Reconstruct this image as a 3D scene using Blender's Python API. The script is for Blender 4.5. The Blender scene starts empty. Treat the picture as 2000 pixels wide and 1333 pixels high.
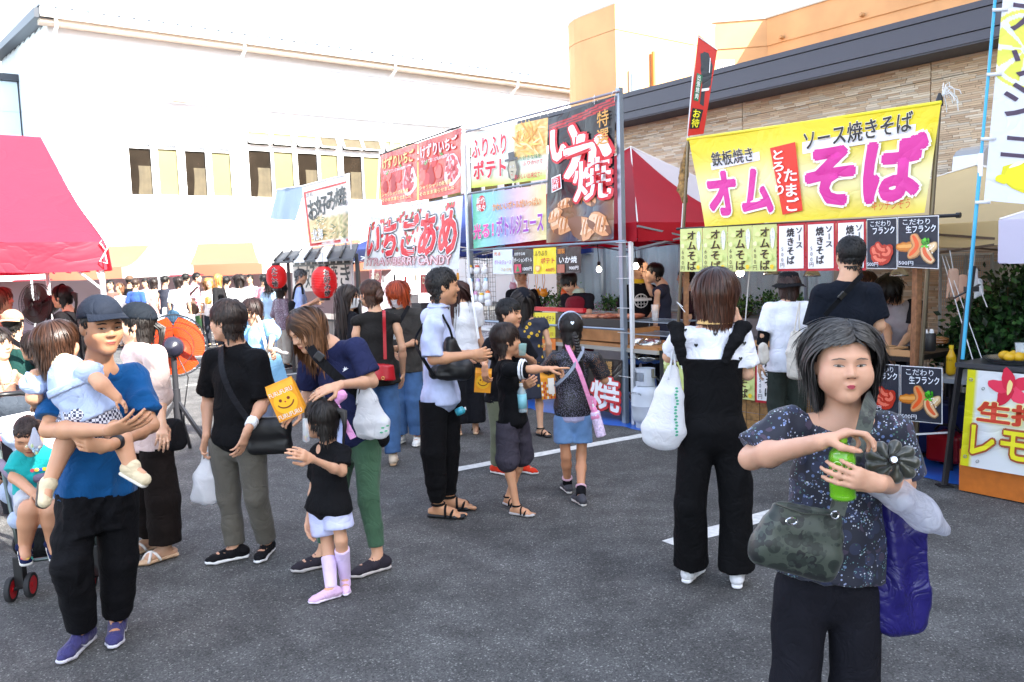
import bpy,bmesh,math,random
import numpy as np
from mathutils import Vector,Matrix
from mathutils.bvhtree import BVHTree
random.seed(7);RS=np.random.RandomState(7)
sc=bpy.context.scene
C=sc.collection
R=math.radians
# ------------------------------------------------------------------ camera
CAM_H,FPX=1.68,1600.0
PITCH,ROLL=math.atan(150.4/FPX),R(1.83)
_f=Vector((0,math.cos(PITCH),-math.sin(PITCH)))
_u0=Vector((0,math.sin(PITCH),math.cos(PITCH)));_r0=Vector((1,0,0))
_r=_r0*math.cos(ROLL)-_u0*math.sin(ROLL)
_u=_u0*math.cos(ROLL)+_r0*math.sin(ROLL)
cam_d=bpy.data.cameras.new('camera');cam=bpy.data.objects.new('camera',cam_d);C.objects.link(cam)
cam_d.sensor_width=36;cam_d.lens=36*FPX/2000;cam_d.clip_start=.05;cam_d.clip_end=2000
M3=Matrix((_r,_u,-_f)).transposed()
cam.matrix_world=Matrix.Translation((0,0,CAM_H)) @ M3.to_4x4()
sc.camera=cam
# ------------------------------------------------------------------ light
SUN_AZ,SUN_EL=124.0,37.0
w=bpy.data.worlds.new('World');sc.world=w;w.use_nodes=True
nt=w.node_tree;nt.nodes.clear()
sky=nt.nodes.new('ShaderNodeTexSky');sky.sky_type='NISHITA';sky.sun_disc=False
sky.sun_elevation=R(SUN_EL);sky.sun_rotation=R(SUN_AZ)
sky.air_density=1.0;sky.dust_density=1.2;sky.ozone_density=1.0
bg=nt.nodes.new('ShaderNodeBackground');bg.inputs['Strength'].default_value=.15
wo=nt.nodes.new('ShaderNodeOutputWorld')
hz=nt.nodes.new('ShaderNodeHueSaturation');hz.inputs['Saturation'].default_value=.62;nt.links.new(sky.outputs[0],hz.inputs['Color']);nt.links.new(hz.outputs[0],bg.inputs[0]);nt.links.new(bg.outputs[0],wo.inputs[0])
sd=bpy.data.lights.new('sun','SUN');sd.energy=4.6;sd.angle=R(.53);sd.color=(1,.95,.87)
sun=bpy.data.objects.new('sun',sd);C.objects.link(sun)
SDIR=Vector((math.sin(R(SUN_AZ))*math.cos(R(SUN_EL)),math.cos(R(SUN_AZ))*math.cos(R(SUN_EL)),math.sin(R(SUN_EL))))
sun.rotation_euler=SDIR.to_track_quat('Z','Y').to_euler();sun.location=SDIR*60
sc.view_settings.view_transform='Standard';sc.view_settings.look='None'
sc.view_settings.gamma=1;sc.view_settings.use_curve_mapping=False
sc.view_settings.exposure=2.45
try:
 sc.render.engine='CYCLES';sc.cycles.use_denoising=True;sc.cycles.max_bounces=6
 sc.cycles.diffuse_bounces=3;sc.cycles.glossy_bounces=2;sc.cycles.transmission_bounces=4
 sc.cycles.transparent_max_bounces=8;sc.cycles.caustics_reflective=False;sc.cycles.caustics_refractive=False
except Exception:pass
# ------------------------------------------------------------------ placing
def ray(px,py):
 return _f+_r*((px-1000)/FPX)+_u*((666.5-py)/FPX)
def P(px,py,Y):
 d=ray(px,py);return Vector((0,0,CAM_H))+d*(Y/d.y)
def G(px,py,z=0.0):
 d=ray(px,py);return Vector((0,0,CAM_H))+d*((z-CAM_H)/d.z)
def proj(p):
 q=Vector(p)-Vector((0,0,CAM_H));z=q.dot(_f)
 return(1000+FPX*q.dot(_r)/z,666.5-FPX*q.dot(_u)/z)
def onplane(px,py,p0,n):
 d=ray(px,py);o=Vector((0,0,CAM_H));t=(Vector(p0)-o).dot(n)/d.dot(n);return o+d*t
UAZ=R(-36.8)
U=Vector((math.sin(UAZ),math.cos(UAZ),0))
V=Vector((math.cos(UAZ),-math.sin(UAZ),0))
Z=Vector((0,0,1))
# ------------------------------------------------------------------ materials
_mats={}
def lin(c):
 if isinstance(c,str):
  c=tuple(int(c[i:i+2],16)/255 for i in(0,2,4))
  return tuple(x/12.92 if x<=.04045 else((x+.055)/1.055)**2.4 for x in c)
 return tuple(c)
def mat(name,col,rough=.7,bump=0,bscale=200,var=0,vscale=6,metal=0,spec=.5,attr=False,emis=None,trans=0,alpha=1,sheen=0,sss=0,coat=0,aniso=None,tl=0,crease=0,cscale=8):
 key=name
 if key in _mats:return _mats[key]
 m=bpy.data.materials.new(name);m.use_nodes=True;n=m.node_tree;N=n.nodes;L=n.links
 b=N['Principled BSDF'];col=lin(col)
 b.inputs['Roughness'].default_value=rough;b.inputs['Metallic'].default_value=metal
 b.inputs['Specular IOR Level'].default_value=spec
 tc=N.new('ShaderNodeTexCoord')
 src=None
 if attr:
  a=N.new('ShaderNodeAttribute');a.attribute_name='Col';src=a.outputs['Color']
 if var:
  no=N.new('ShaderNodeTexNoise');no.inputs['Scale'].default_value=vscale;no.inputs['Detail'].default_value=5
  L.new(tc.outputs['Object'],no.inputs['Vector'])
  r=N.new('ShaderNodeMapRange');r.inputs['From Min'].default_value=.3;r.inputs['From Max'].default_value=.7
  r.inputs['To Min'].default_value=1-var;r.inputs['To Max'].default_value=1+var
  L.new(no.outputs['Fac'],r.inputs['Value'])
  mx=N.new('ShaderNodeVectorMath');mx.operation='MULTIPLY'
  if src:L.new(src,mx.inputs[0])
  else:mx.inputs[0].default_value=col
  L.new(r.outputs[0],mx.inputs[1]);src=mx.outputs[0]
 if src:L.new(src,b.inputs['Base Color'])
 else:b.inputs['Base Color'].default_value=(*col,1)
 if bump:
  no=N.new('ShaderNodeTexNoise');no.inputs['Scale'].default_value=bscale;no.inputs['Detail'].default_value=3
  if aniso:
   mp=N.new('ShaderNodeMapping');mp.inputs['Scale'].default_value=aniso
   L.new(tc.outputs['Object'],mp.inputs[0]);L.new(mp.outputs[0],no.inputs['Vector'])
  else:L.new(tc.outputs['Object'],no.inputs['Vector'])
  bp=N.new('ShaderNodeBump');bp.inputs['Strength'].default_value=bump;bp.inputs['Distance'].default_value=.004
  L.new(no.outputs['Fac'],bp.inputs['Height']);L.new(bp.outputs[0],b.inputs['Normal'])
  if crease:
   n2=N.new('ShaderNodeTexNoise');n2.inputs['Scale'].default_value=cscale;n2.inputs['Detail'].default_value=3;n2.inputs['Roughness'].default_value=.45;n2.inputs['Distortion'].default_value=1.6;L.new(tc.outputs['Object'],n2.inputs['Vector'])
   ab=N.new('ShaderNodeMath');ab.operation='SUBTRACT';ab.inputs[1].default_value=.5;L.new(n2.outputs['Fac'],ab.inputs[0]);a2=N.new('ShaderNodeMath');a2.operation='ABSOLUTE';L.new(ab.outputs[0],a2.inputs[0]);a3=N.new('ShaderNodeMath');a3.operation='POWER';a3.inputs[1].default_value=.6;L.new(a2.outputs[0],a3.inputs[0])
   b2=N.new('ShaderNodeBump');b2.inputs['Strength'].default_value=crease;b2.inputs['Distance'].default_value=.02;L.new(a3.outputs[0],b2.inputs['Height']);L.new(b2.outputs[0],bp.inputs['Normal'])
 if emis:
  b.inputs['Emission Color'].default_value=(*lin(emis[0]),1);b.inputs['Emission Strength'].default_value=emis[1]
 if trans:b.inputs['Transmission Weight'].default_value=trans;b.inputs['IOR'].default_value=1.33
 if alpha<1:b.inputs['Alpha'].default_value=alpha
 if sheen:b.inputs['Sheen Weight'].default_value=sheen;b.inputs['Sheen Roughness'].default_value=.5
 if coat:b.inputs['Coat Weight'].default_value=coat;b.inputs['Coat Roughness'].default_value=.1
 if sss:
  b.inputs['Subsurface Weight'].default_value=sss;b.inputs['Subsurface Radius'].default_value=(1,.35,.2);b.inputs['Subsurface Scale'].default_value=.008
 if tl:
  t=N.new('ShaderNodeBsdfTranslucent');ms=N.new('ShaderNodeMixShader');ms.inputs[0].default_value=tl
  if src:L.new(src,t.inputs[0])
  else:t.inputs[0].default_value=(*col,1)
  L.new(b.outputs[0],ms.inputs[1]);L.new(t.outputs[0],ms.inputs[2]);L.new(ms.outputs[0],N['Material Output'].inputs[0])
 _mats[key]=m
 return m
def fab(c,name=None,**k):
 """woven cloth of a plain colour"""
 k.setdefault('rough',.85);k.setdefault('bump',.35);k.setdefault('bscale',420);k.setdefault('var',.1);k.setdefault('vscale',9);k.setdefault('sheen',.12 if max(lin(c))>.1 else .0);k.setdefault('spec',.15);k.setdefault('crease',.5)
 return mat(name or 'cloth_'+(c if isinstance(c,str)else '%.2f_%.2f_%.2f'%tuple(c)),c,**k)
def pla(c,**k):
 k.setdefault('rough',.4);return mat('plastic_'+c+str(k.get('rough'))+str(k.get('alpha','')),c,**k)
# ------------------------------------------------------------------ objects
def tag(o,label=None,cat=None,group=None,kind=None):
 if label:o['label']=label
 if cat:o['category']=cat
 if group:o['group']=group
 if kind:o['kind']=kind
 return o
def thing(name,label,cat,loc=(0,0,0),rz=0,group=None):
 o=bpy.data.objects.new(name,None);C.objects.link(o);o.location=loc;o.rotation_euler=(0,0,rz)
 o.empty_display_size=.1
 return tag(o,label,cat,group)
def raw(name,v,f,m,parent=None,smooth=True,cols=None,mi=None):
 """mesh object from arrays; f is an (n,4)/(n,3) int array or a list of tuples. Coordinates are world when the parent is a thing."""
 v=np.asarray(v,dtype=np.float32).reshape(-1,3)
 me=bpy.data.meshes.new(name)
 if isinstance(f,np.ndarray):
  k=f.shape[1];n=len(f)
  me.vertices.add(len(v));me.vertices.foreach_set('co',v.ravel())
  me.loops.add(n*k);me.loops.foreach_set('vertex_index',f.astype(np.int32).ravel())
  me.polygons.add(n);me.polygons.foreach_set('loop_start',np.arange(0,n*k,k,dtype=np.int32))
  try:me.polygons.foreach_set('loop_total',np.full(n,k,dtype=np.int32))
  except Exception:pass
  me.update(calc_edges=True)
 else:
  me.from_pydata([tuple(map(float,a))for a in v],[],f);me.update()
 me.polygons.foreach_set('use_smooth',np.full(len(me.polygons),bool(smooth)))
 for mm in(m if isinstance(m,(list,tuple))else[m]):me.materials.append(mm)
 if mi is not None:me.polygons.foreach_set('material_index',np.asarray(mi,dtype=np.int32))
 if cols is not None:
  a=me.color_attributes.new('Col','FLOAT_COLOR','POINT')
  cc=np.ones((len(v),4),np.float32);cc[:,:3]=cols;a.data.foreach_set('color',cc.ravel())
 o=bpy.data.objects.new(name,me);C.objects.link(o)
 if parent is not None:
  o.parent=parent
 return o
def wraw(name,v,f,m,parent=None,**k):
 """as raw, but v is in world coordinates and the parent may be moved/rotated"""
 v=np.asarray(v,dtype=np.float64).reshape(-1,3)
 if parent is not None:
  mw=np.array(wm(parent).inverted());v=v @ mw[:3,:3].T+mw[:3,3]
 return raw(name,v,f,m,parent,**k)
def wm(o):
 m=Matrix.Translation(o.location) @ o.rotation_euler.to_matrix().to_4x4()
 if o.parent:m=wm(o.parent) @ m
 return m
class MB:
 """collects simple shapes into one mesh"""
 def __init__(s):s.v=[];s.f=[];s.mi=[];s.cur=0
 def add(s,v,f,mi=None):
  b=len(s.v);s.v+=[tuple(p)for p in v];s.f+=[tuple(b+i for i in q)for q in f]
  s.mi+=[s.cur if mi is None else mi]*len(f);return s
 def box(s,c,size,rz=0,M=None,mi=None):
  hx,hy,hz=[a/2 for a in size];c=Vector(c)
  rot=M if M is not None else Matrix.Rotation(rz,3,'Z')
  v=[c+rot @ Vector((x*hx,y*hy,z*hz))for x in(-1,1)for y in(-1,1)for z in(-1,1)]
  return s.add(v,[(0,1,3,2),(4,6,7,5),(0,4,5,1),(2,3,7,6),(0,2,6,4),(1,5,7,3)],mi)
 def bar(s,a,b,w,h=None,up=(0,0,1),mi=None):
  a=Vector(a);b=Vector(b);d=b-a;L=d.length;d.normalize();up=Vector(up)
  if abs(d.dot(up))>.95:up=Vector((1,0,0))if abs(d.x)<.9 else Vector((0,1,0))
  x=d.cross(up).normalized();z=x.cross(d)
  return s.box((a+b)/2,(w,L,h or w),M=Matrix((x,d,z)).transposed(),mi=mi)
 def tube(s,pts,r,n=8,mi=None,cap=True):
  pts=[Vector(p)for p in pts];rr=r if isinstance(r,(list,tuple))else[r]*len(pts)
  base=len(s.v);prev=None
  for i,p in enumerate(pts):
   d=(pts[min(i+1,len(pts)-1)]-pts[max(i-1,0)])
   if d.length<1e-9:d=Vector((0,0,1))
   d.normalize()
   if prev is None:
    prev=d.orthogonal().normalized()
   x=(prev-d*prev.dot(d)).normalized()if(prev-d*prev.dot(d)).length>1e-6 else d.orthogonal().normalized();prev=x;y=d.cross(x)
   for k in range(n):
    a=2*math.pi*k/n;q=p+(x*math.cos(a)+y*math.sin(a))*rr[i];s.v.append(tuple(q))
  m_=s.cur if mi is None else mi
  for i in range(len(pts)-1):
   for k in range(n):
    a=base+i*n+k;b=base+i*n+(k+1)%n;s.f.append((a,b,b+n,a+n));s.mi.append(m_)
  if cap:
   s.f.append(tuple(base+k for k in range(n))[::-1]);s.mi.append(m_)
   e=base+(len(pts)-1)*n;s.f.append(tuple(e+k for k in range(n)));s.mi.append(m_)
  return s
 def lathe(s,prof,c=(0,0,0),n=20,M=None,mi=None):
  c=Vector(c);base=len(s.v);M=M or Matrix.Identity(3)
  for(r,z)in prof:
   for k in range(n):
    a=2*math.pi*k/n;s.v.append(tuple(c+M @ Vector((r*math.cos(a),r*math.sin(a),z))))
  m_=s.cur if mi is None else mi
  for i in range(len(prof)-1):
   for k in range(n):
    a=base+i*n+k;b=base+i*n+(k+1)%n;s.f.append((a,b,b+n,a+n));s.mi.append(m_)
  if prof[0][0]>1e-4:s.f.append(tuple(base+k for k in range(n))[::-1]);s.mi.append(m_)
  if prof[-1][0]>1e-4:e=base+(len(prof)-1)*n;s.f.append(tuple(e+k for k in range(n)));s.mi.append(m_)
  return s
 def poly(s,pts,mi=None):return s.add(pts,[tuple(range(len(pts)))],mi)
 def sheet(s,fn,nu,nv,mi=None):
  v=[fn(i/nu,j/nv)for j in range(nv+1)for i in range(nu+1)]
  f=[(j*(nu+1)+i,j*(nu+1)+i+1,(j+1)*(nu+1)+i+1,(j+1)*(nu+1)+i)for j in range(nv)for i in range(nu)]
  return s.add(v,f,mi)
 def build(s,name,m,parent=None,smooth=False,bevel=0,world=True,kind=None):
  fn=wraw if(world and parent is not None)else raw
  o=fn(name,np.array(s.v),s.f,m,parent,smooth=smooth,mi=s.mi)
  if bevel:
   b=o.modifiers.new('bevel','BEVEL');b.width=bevel;b.segments=2;b.limit_method='ANGLE'
  if smooth=='auto':
   o.data.polygons.foreach_set('use_smooth',np.full(len(o.data.polygons),True))
   try:
    o.data.set_sharp_from_angle(angle=R(40))
   except Exception:pass
  if kind:o['kind']=kind
  return o
# ------------------------------------------------------------------ rounded solids by distance fields (one continuous skin)
def nrm(a):
 a=np.asarray(a,float);n=np.linalg.norm(a);return a/n if n>1e-12 else a
class SD:
 def __init__(s,k=.02):s.p=[];s.k=k;s.fine=[]
 def cone(s,a,b,ra,rb,side=None,flat=1,k=None,op=0,cap=0):
  a=np.array(a,float);b=np.array(b,float)
  s.p.append(('c',a,b,ra,rb,None if side is None else np.array(side,float),flat,cap,s.k if k is None else k,op));return s
 def chain(s,pts,rs,**kw):
  for i in range(len(pts)-1):s.cone(pts[i],pts[i+1],rs[i],rs[i+1],**kw)
  return s
 def ell(s,c,r,M=None,k=None,op=0):
  s.p.append(('e',np.array(c,float),np.array(r,float),np.eye(3)if M is None else np.array(M,float),s.k if k is None else k,op));return s
 def _bb(s,p):
  if p[0]=='c':
   r=max(p[3],p[4]);return np.minimum(p[1],p[2])-r,np.maximum(p[1],p[2])+r
  r=max(p[2]);return p[1]-r,p[1]+r
 def mesh(s,vox,fine=None):
  lo=np.full(3,1e9);hi=-lo
  for p in s.p:
   if p[-1]==0:
    a,b=s._bb(p);lo=np.minimum(lo,a);hi=np.maximum(hi,b)
  lo-=vox*2;hi+=vox*2;ax=[]
  for d in range(3):
   xs=[lo[d]]
   while xs[-1]<hi[d]:
    st=vox
    for(c,rad,fv)in(fine or s.fine):
     if abs(xs[-1]-c[d])<rad:st=min(st,fv)
    xs.append(xs[-1]+st)
   ax.append(np.array(xs))
  X,Y,Zz=ax
  F=np.full((len(X),len(Y),len(Zz)),.5,np.float32)
  for p in sorted(s.p,key=lambda q:q[-1]):
   a,b=s._bb(p);k=p[-2];mg=k+vox*2
   i0,i1=np.searchsorted(X,a[0]-mg),np.searchsorted(X,b[0]+mg)
   j0,j1=np.searchsorted(Y,a[1]-mg),np.searchsorted(Y,b[1]+mg)
   k0,k1=np.searchsorted(Zz,a[2]-mg),np.searchsorted(Zz,b[2]+mg)
   if i1<=i0 or j1<=j0 or k1<=k0:continue
   x=X[i0:i1,None,None].astype(np.float32);y=Y[None,j0:j1,None].astype(np.float32);z=Zz[None,None,k0:k1].astype(np.float32)
   if p[0]=='c':
    _,pa,pb,ra,rb,side,flat,cap,k,op=p
    d=pb-pa;L=np.linalg.norm(d)or 1e-6;d=d/L
    qx,qy,qz=x-pa[0],y-pa[1],z-pa[2]
    t0=qx*d[0]+qy*d[1]+qz*d[2];t=np.clip(t0/L,-.3 if cap&2 else 0,1.3 if cap&1 else 1);rad=ra+(rb-ra)*np.clip(t,0,1)
    if side is None or flat==1:
     cx,cy,cz=qx-t*L*d[0],qy-t*L*d[1],qz-t*L*d[2]
     D=np.sqrt(cx*cx+cy*cy+cz*cz)-rad
    else:
     sd_=side-d*side.dot(d);sd_=nrm(sd_);ff=np.cross(d,sd_)
     qs=qx*sd_[0]+qy*sd_[1]+qz*sd_[2];qf=(qx*ff[0]+qy*ff[1]+qz*ff[2])/flat;qa=(t0-t*L)/max(flat,.5)
     D=(np.sqrt(qs*qs+qf*qf+qa*qa)-rad)*(flat**.5)
    if cap&1:D=np.maximum(D,t0-L)
    if cap&2:D=np.maximum(D,-t0)
   else:
    _,c,r,M,k,op=p
    qx,qy,qz=x-c[0],y-c[1],z-c[2]
    e=[(qx*M[0,i]+qy*M[1,i]+qz*M[2,i])for i in range(3)]
    k0_=np.sqrt((e[0]/r[0])**2+(e[1]/r[1])**2+(e[2]/r[2])**2)+1e-6
    k1_=np.sqrt((e[0]/r[0]**2)**2+(e[1]/r[1]**2)**2+(e[2]/r[2]**2)**2)+1e-6
    D=k0_*(k0_-1)/k1_
   B=F[i0:i1,j0:j1,k0:k1]
   if op==0:
    h=np.maximum(k-np.abs(B-D),0)/k;F[i0:i1,j0:j1,k0:k1]=np.minimum(B,D)-h*h*k*.25
   else:
    D=-D;h=np.maximum(k-np.abs(B-D),0)/k;F[i0:i1,j0:j1,k0:k1]=np.maximum(B,D)+h*h*k*.25
  return nets(F,X,Y,Zz)
def nets(F,X,Y,Zz):
 S=F<0;S[0]=S[-1]=False;S[:,0]=S[:,-1]=False;S[:,:,0]=S[:,:,-1]=False
 a=S.astype(np.uint8)
 c=a[:-1,:-1,:-1]+a[1:,:-1,:-1]+a[:-1,1:,:-1]+a[1:,1:,:-1]+a[:-1,:-1,1:]+a[1:,:-1,1:]+a[:-1,1:,1:]+a[1:,1:,1:]
 I,J,K=np.nonzero((c>0)&(c<8));n=len(I)
 ids=np.full(c.shape,-1,np.int32);ids[I,J,K]=np.arange(n)
 co=[(0,0,0),(1,0,0),(0,1,0),(1,1,0),(0,0,1),(1,0,1),(0,1,1),(1,1,1)]
 val=np.stack([F[I+q[0],J+q[1],K+q[2]]for q in co],1);sg=val<0
 pos=np.zeros((n,3));cnt=np.zeros(n)
 for(p,q)in[(0,1),(2,3),(4,5),(6,7),(0,2),(1,3),(4,6),(5,7),(0,4),(1,5),(2,6),(3,7)]:
  m=sg[:,p]!=sg[:,q];t=np.where(m,val[:,p]/(val[:,p]-val[:,q]+1e-12),0)
  t=np.clip(t,0,1)
  pos+=m[:,None]*(np.array(co[p])[None]+t[:,None]*(np.array(co[q])-np.array(co[p]))[None]);cnt+=m
 pos/=np.maximum(cnt,1)[:,None]
 dx,dy,dz=np.diff(X),np.diff(Y),np.diff(Zz)
 V_=np.stack([X[I]+pos[:,0]*dx[I],Y[J]+pos[:,1]*dy[J],Zz[K]+pos[:,2]*dz[K]],1)
 fs=[]
 i,j,k=np.nonzero(S[:-1,1:-1,1:-1]!=S[1:,1:-1,1:-1]);j+=1;k+=1
 q=np.stack([ids[i,j-1,k-1],ids[i,j,k-1],ids[i,j,k],ids[i,j-1,k]],1);fl=~S[i,j,k];q[fl]=q[fl][:,::-1];fs.append(q)
 i,j,k=np.nonzero(S[1:-1,:-1,1:-1]!=S[1:-1,1:,1:-1]);i+=1;k+=1
 q=np.stack([ids[i-1,j,k-1],ids[i-1,j,k],ids[i,j,k],ids[i,j,k-1]],1);fl=~S[i,j,k];q[fl]=q[fl][:,::-1];fs.append(q)
 i,j,k=np.nonzero(S[1:-1,1:-1,:-1]!=S[1:-1,1:-1,1:]);i+=1;j+=1
 q=np.stack([ids[i-1,j-1,k],ids[i,j-1,k],ids[i,j,k],ids[i-1,j,k]],1);fl=~S[i,j,k];q[fl]=q[fl][:,::-1];fs.append(q)
 Q=np.concatenate(fs);Q=Q[(Q>=0).all(1)]
 return V_,Q
def vnormals(v,q):
 n=np.cross(v[q[:,2]]-v[q[:,0]],v[q[:,3]]-v[q[:,1]]);o=np.zeros_like(v)
 for k in range(4):np.add.at(o,q[:,k],n)
 return o/(np.linalg.norm(o,axis=1,keepdims=True)+1e-12)
def wav(p,f,seed,n=5,an=(1,1,1)):
 r=np.random.RandomState(seed);o=np.zeros(len(p));pw=p*np.array(an)
 warp=np.stack([np.sin(pw @ (r.randn(3)*f*.45)+r.rand()*6)for _ in range(3)],1)*(.35/f*2)
 for _ in range(n):
  k=r.randn(3);k*=f*(.7+.6*r.rand())/np.linalg.norm(k);o+=np.sin((pw+warp) @ k+r.rand()*6.28)
 return o/n**.5
def folds(v,q,amp,seed,f=60,an=(1,1,.45)):
 n=vnormals(v,q);a=wav(v,f,seed,4,an);b=wav(v,f*.45,seed+1,4,an);c=wav(v,f*.8,seed+2,3,(an[0]*.5,an[1]*.5,an[2]*2.2));g=np.clip(wav(v,f*.2,seed+3,3)*.7+.6,0,1.4)
 d=amp*g*(1.1*(.55-np.abs(a))+.8*b+.7*(.5-np.abs(c)));return v+n*d[:,None]
# ------------------------------------------------------------------ people
def head_frame(az,pitch=0,roll=0):
 f=np.array([math.sin(az),math.cos(az),0.]);r=np.cross(f,[0,0,1.]);u=np.array([0,0,1.])
 c,s=math.cos(pitch),math.sin(pitch);f2=f*c-u*s;u2=u*c+f*s
 c,s=math.cos(roll),math.sin(roll);r2=r*c-u2*s;u3=u2*c+r*s
 return np.stack([r2,f2,u3],1)
def loc(M,o,p):return o+M @ np.array(p,float)
def head_prims(sd,o,M,hs,female=True,chub=0,ears=True,pucker=0):
 s=hs/.225;g=lambda x,y,z:loc(M,o,(x*s,y*s,z*s));k=.012*s
 sd.ell(g(0,-.012,.030),np.array((.0745,.092,.084))*s,M,k=.03*s)
 sd.ell(g(0,.022,-.022),np.array((.0635+.006*chub,.066,.082))*s,M,k=.035*s)
 sd.cone(g(-.045,.0,-.055),g(0,.052,-.086),.024*s,.021*s,k=.03*s);sd.cone(g(.045,.0,-.055),g(0,.052,-.086),.024*s,.021*s,k=.03*s)
 sd.ell(g(0,.061,-.092),np.array((.022,.018,.016))*s,M,k=.02*s)
 for e in(-1,1):
  sd.ell(g(e*(.036+.006*chub),.052,-.028-.008*chub),np.array((.024+.006*chub,.024+.004*chub,.026+.008*chub))*s,M,k=.03*s)
  sd.cone(g(e*.012,.081,.024),g(e*.046,.066,.020),.0105*s,.009*s,k=.02*s)
  sd.ell(g(e*.0315,.096,.001),np.array((.019,.017,.0105))*s,M,k=.012*s,op=1)
  sd.ell(g(e*.0315,.0655,.000),np.array((.0165,.0145,.0125))*s,M,k=.006*s)
  if ears:
   sd.ell(g(e*.0765,-.006,-.004),np.array((.0075,.0165,.030))*s,head_frame_local(M,e*.35),k=.006*s)
   sd.ell(g(e*.083,-.000,-.000),np.array((.004,.009,.018))*s,M,k=.005*s,op=1)
 sd.cone(g(0,.083,.008),g(0,.1005,-.024),.0075*s,.0105*s,k=.012*s)
 for e in(-1,1):sd.ell(g(e*.0115,.0935,-.0285),np.array((.0085,.0105,.0075))*s,M,k=.008*s)
 w_=.017 if pucker else .024
 if pucker:
  for e in(-1,1):sd.cone(g(e*.019,.099,-.030),g(e*.034,.088,-.066),.0035*s,.003*s,k=.010*s,op=1);sd.cone(g(e*.018,.098,-.018),g(e*.040,.090,-.024),.003*s,.0025*s,k=.010*s,op=1)
 sd.ell(g(0,.0835+.004*pucker,-.0545),np.array((w_,.010,.0055))*s,M,k=.006*s)
 sd.ell(g(0,.0825+.004*pucker,-.0640),np.array((w_*.85,.010,.0065))*s,M,k=.006*s)
 sd.fine.append((o,.135*s,None))
def head_frame_local(M,a):
 c,s=math.cos(a),math.sin(a);return M @ np.array([[c,-s,0],[s,c,0],[0,0,1.]])
def hand_prims(sd,wr,d,pn,size=.18,curl=.4,side=1,spread=.12,point=False,thumb=.5):
 """wr wrist, d direction of the palm, pn palm normal, size hand length"""
 d=nrm(d);pn=nrm(np.array(pn,float)-d*np.dot(pn,d));x=np.cross(d,pn)*side
 s=size/.18;wr=np.array(wr,float);k=.006*s
 sd.cone(wr,wr+d*.03*s,.024*s,.027*s,side=x,flat=.72,k=.015)
 sd.cone(wr+d*.03*s,wr+d*.078*s,.030*s,.036*s,side=x,flat=.42,k=.012*s)
 if size<.06:return
 L=[.040,.046,.043,.034]
 for i in range(4):
  off=(.027-.018*i)*s;b=wr+d*(.088-(.004 if i in(0,3)else 0)-(.006 if i==3 else 0))*s+x*off
  c_=curl*(1+.12*i);c_=.05 if(point and i==0)else(1.15 if point else c_)
  dd=nrm(d+x*(spread*(1.5-i)/1.5));p=b;a=c_*.55;r=.0088*s*(1 if i<3 else .85);l=L[i]*s
  pts=[wr+d*.05*s+x*off*.8,b];
  for f_ in(1,.68,.52):
   v=dd*math.cos(a)+pn*math.sin(a);p=p+v*l*f_;pts.append(p);a+=c_*.75
  sd.chain(pts,[r*1.05,r*1.05,r*.98,r*.9,r*.78],k=.0035*s)
 tb=wr+d*.022*s+x*.020*s;m=nrm(d*.55+x*(.85-.5*thumb)+pn*(.25+.5*thumb));t2=tb+m*.042*s;m2=nrm(d*.85+x*(.35-.6*thumb)+pn*(.2+.35*thumb))
 t3=t2+m2*.032*s;t4=t3+m2*.024*s
 sd.chain([tb,t2,t3,t4],[.0145*s,.0115*s,.0098*s,.0085*s],k=.006*s)
 sd.fine.append((wr+d*.07*s,.10*s,None))
def default_pose(H,hs,b=1.0,az=0,base=(0,0,0),stance=.055):
 L={}
 for sd_,e in(('l',-1),('r',1)):
  L['a'+sd_]=(e*stance*H,-.01*H,.048*H);L['k'+sd_]=(e*.055*H,.012*H,.275*H);L['h'+sd_]=(e*.052*H*b,0,.495*H)
  L['s'+sd_]=(e*.098*H*b,0,.793*H*.5+.5*(H-hs-.07*H));L['e'+sd_]=(e*.135*H*b,-.02*H,.63*H);L['w'+sd_]=(e*.14*H*b,.04*H,.49*H)
  L['t'+sd_]=(e*(stance+.02)*H,.115*H,0)
 L['neck']=(0,-.008*H,H-hs-.030*H);L['head']=(0,.012*H,H-hs*.5);L['pelvis']=(0,0,.515*H)
 f=np.array([math.sin(az),math.cos(az),0]);r=np.array([math.cos(az),-math.sin(az),0]);base=np.array(base,float)
 return{k:base+r*v[0]+f*v[1]+np.array([0,0,v[2]])for k,v in L.items()}
LOD={0:(.0180,.0058,.0098),1:(.024,.0100,.018),2:(.036,.020,.030)}
_sk={}
def skin(c='c79a7c'):
 return mat('skin_'+c,c,rough=.48,spec=.35,var=.06,vscale=14,bump=.12,bscale=260,sss=.12)
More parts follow.
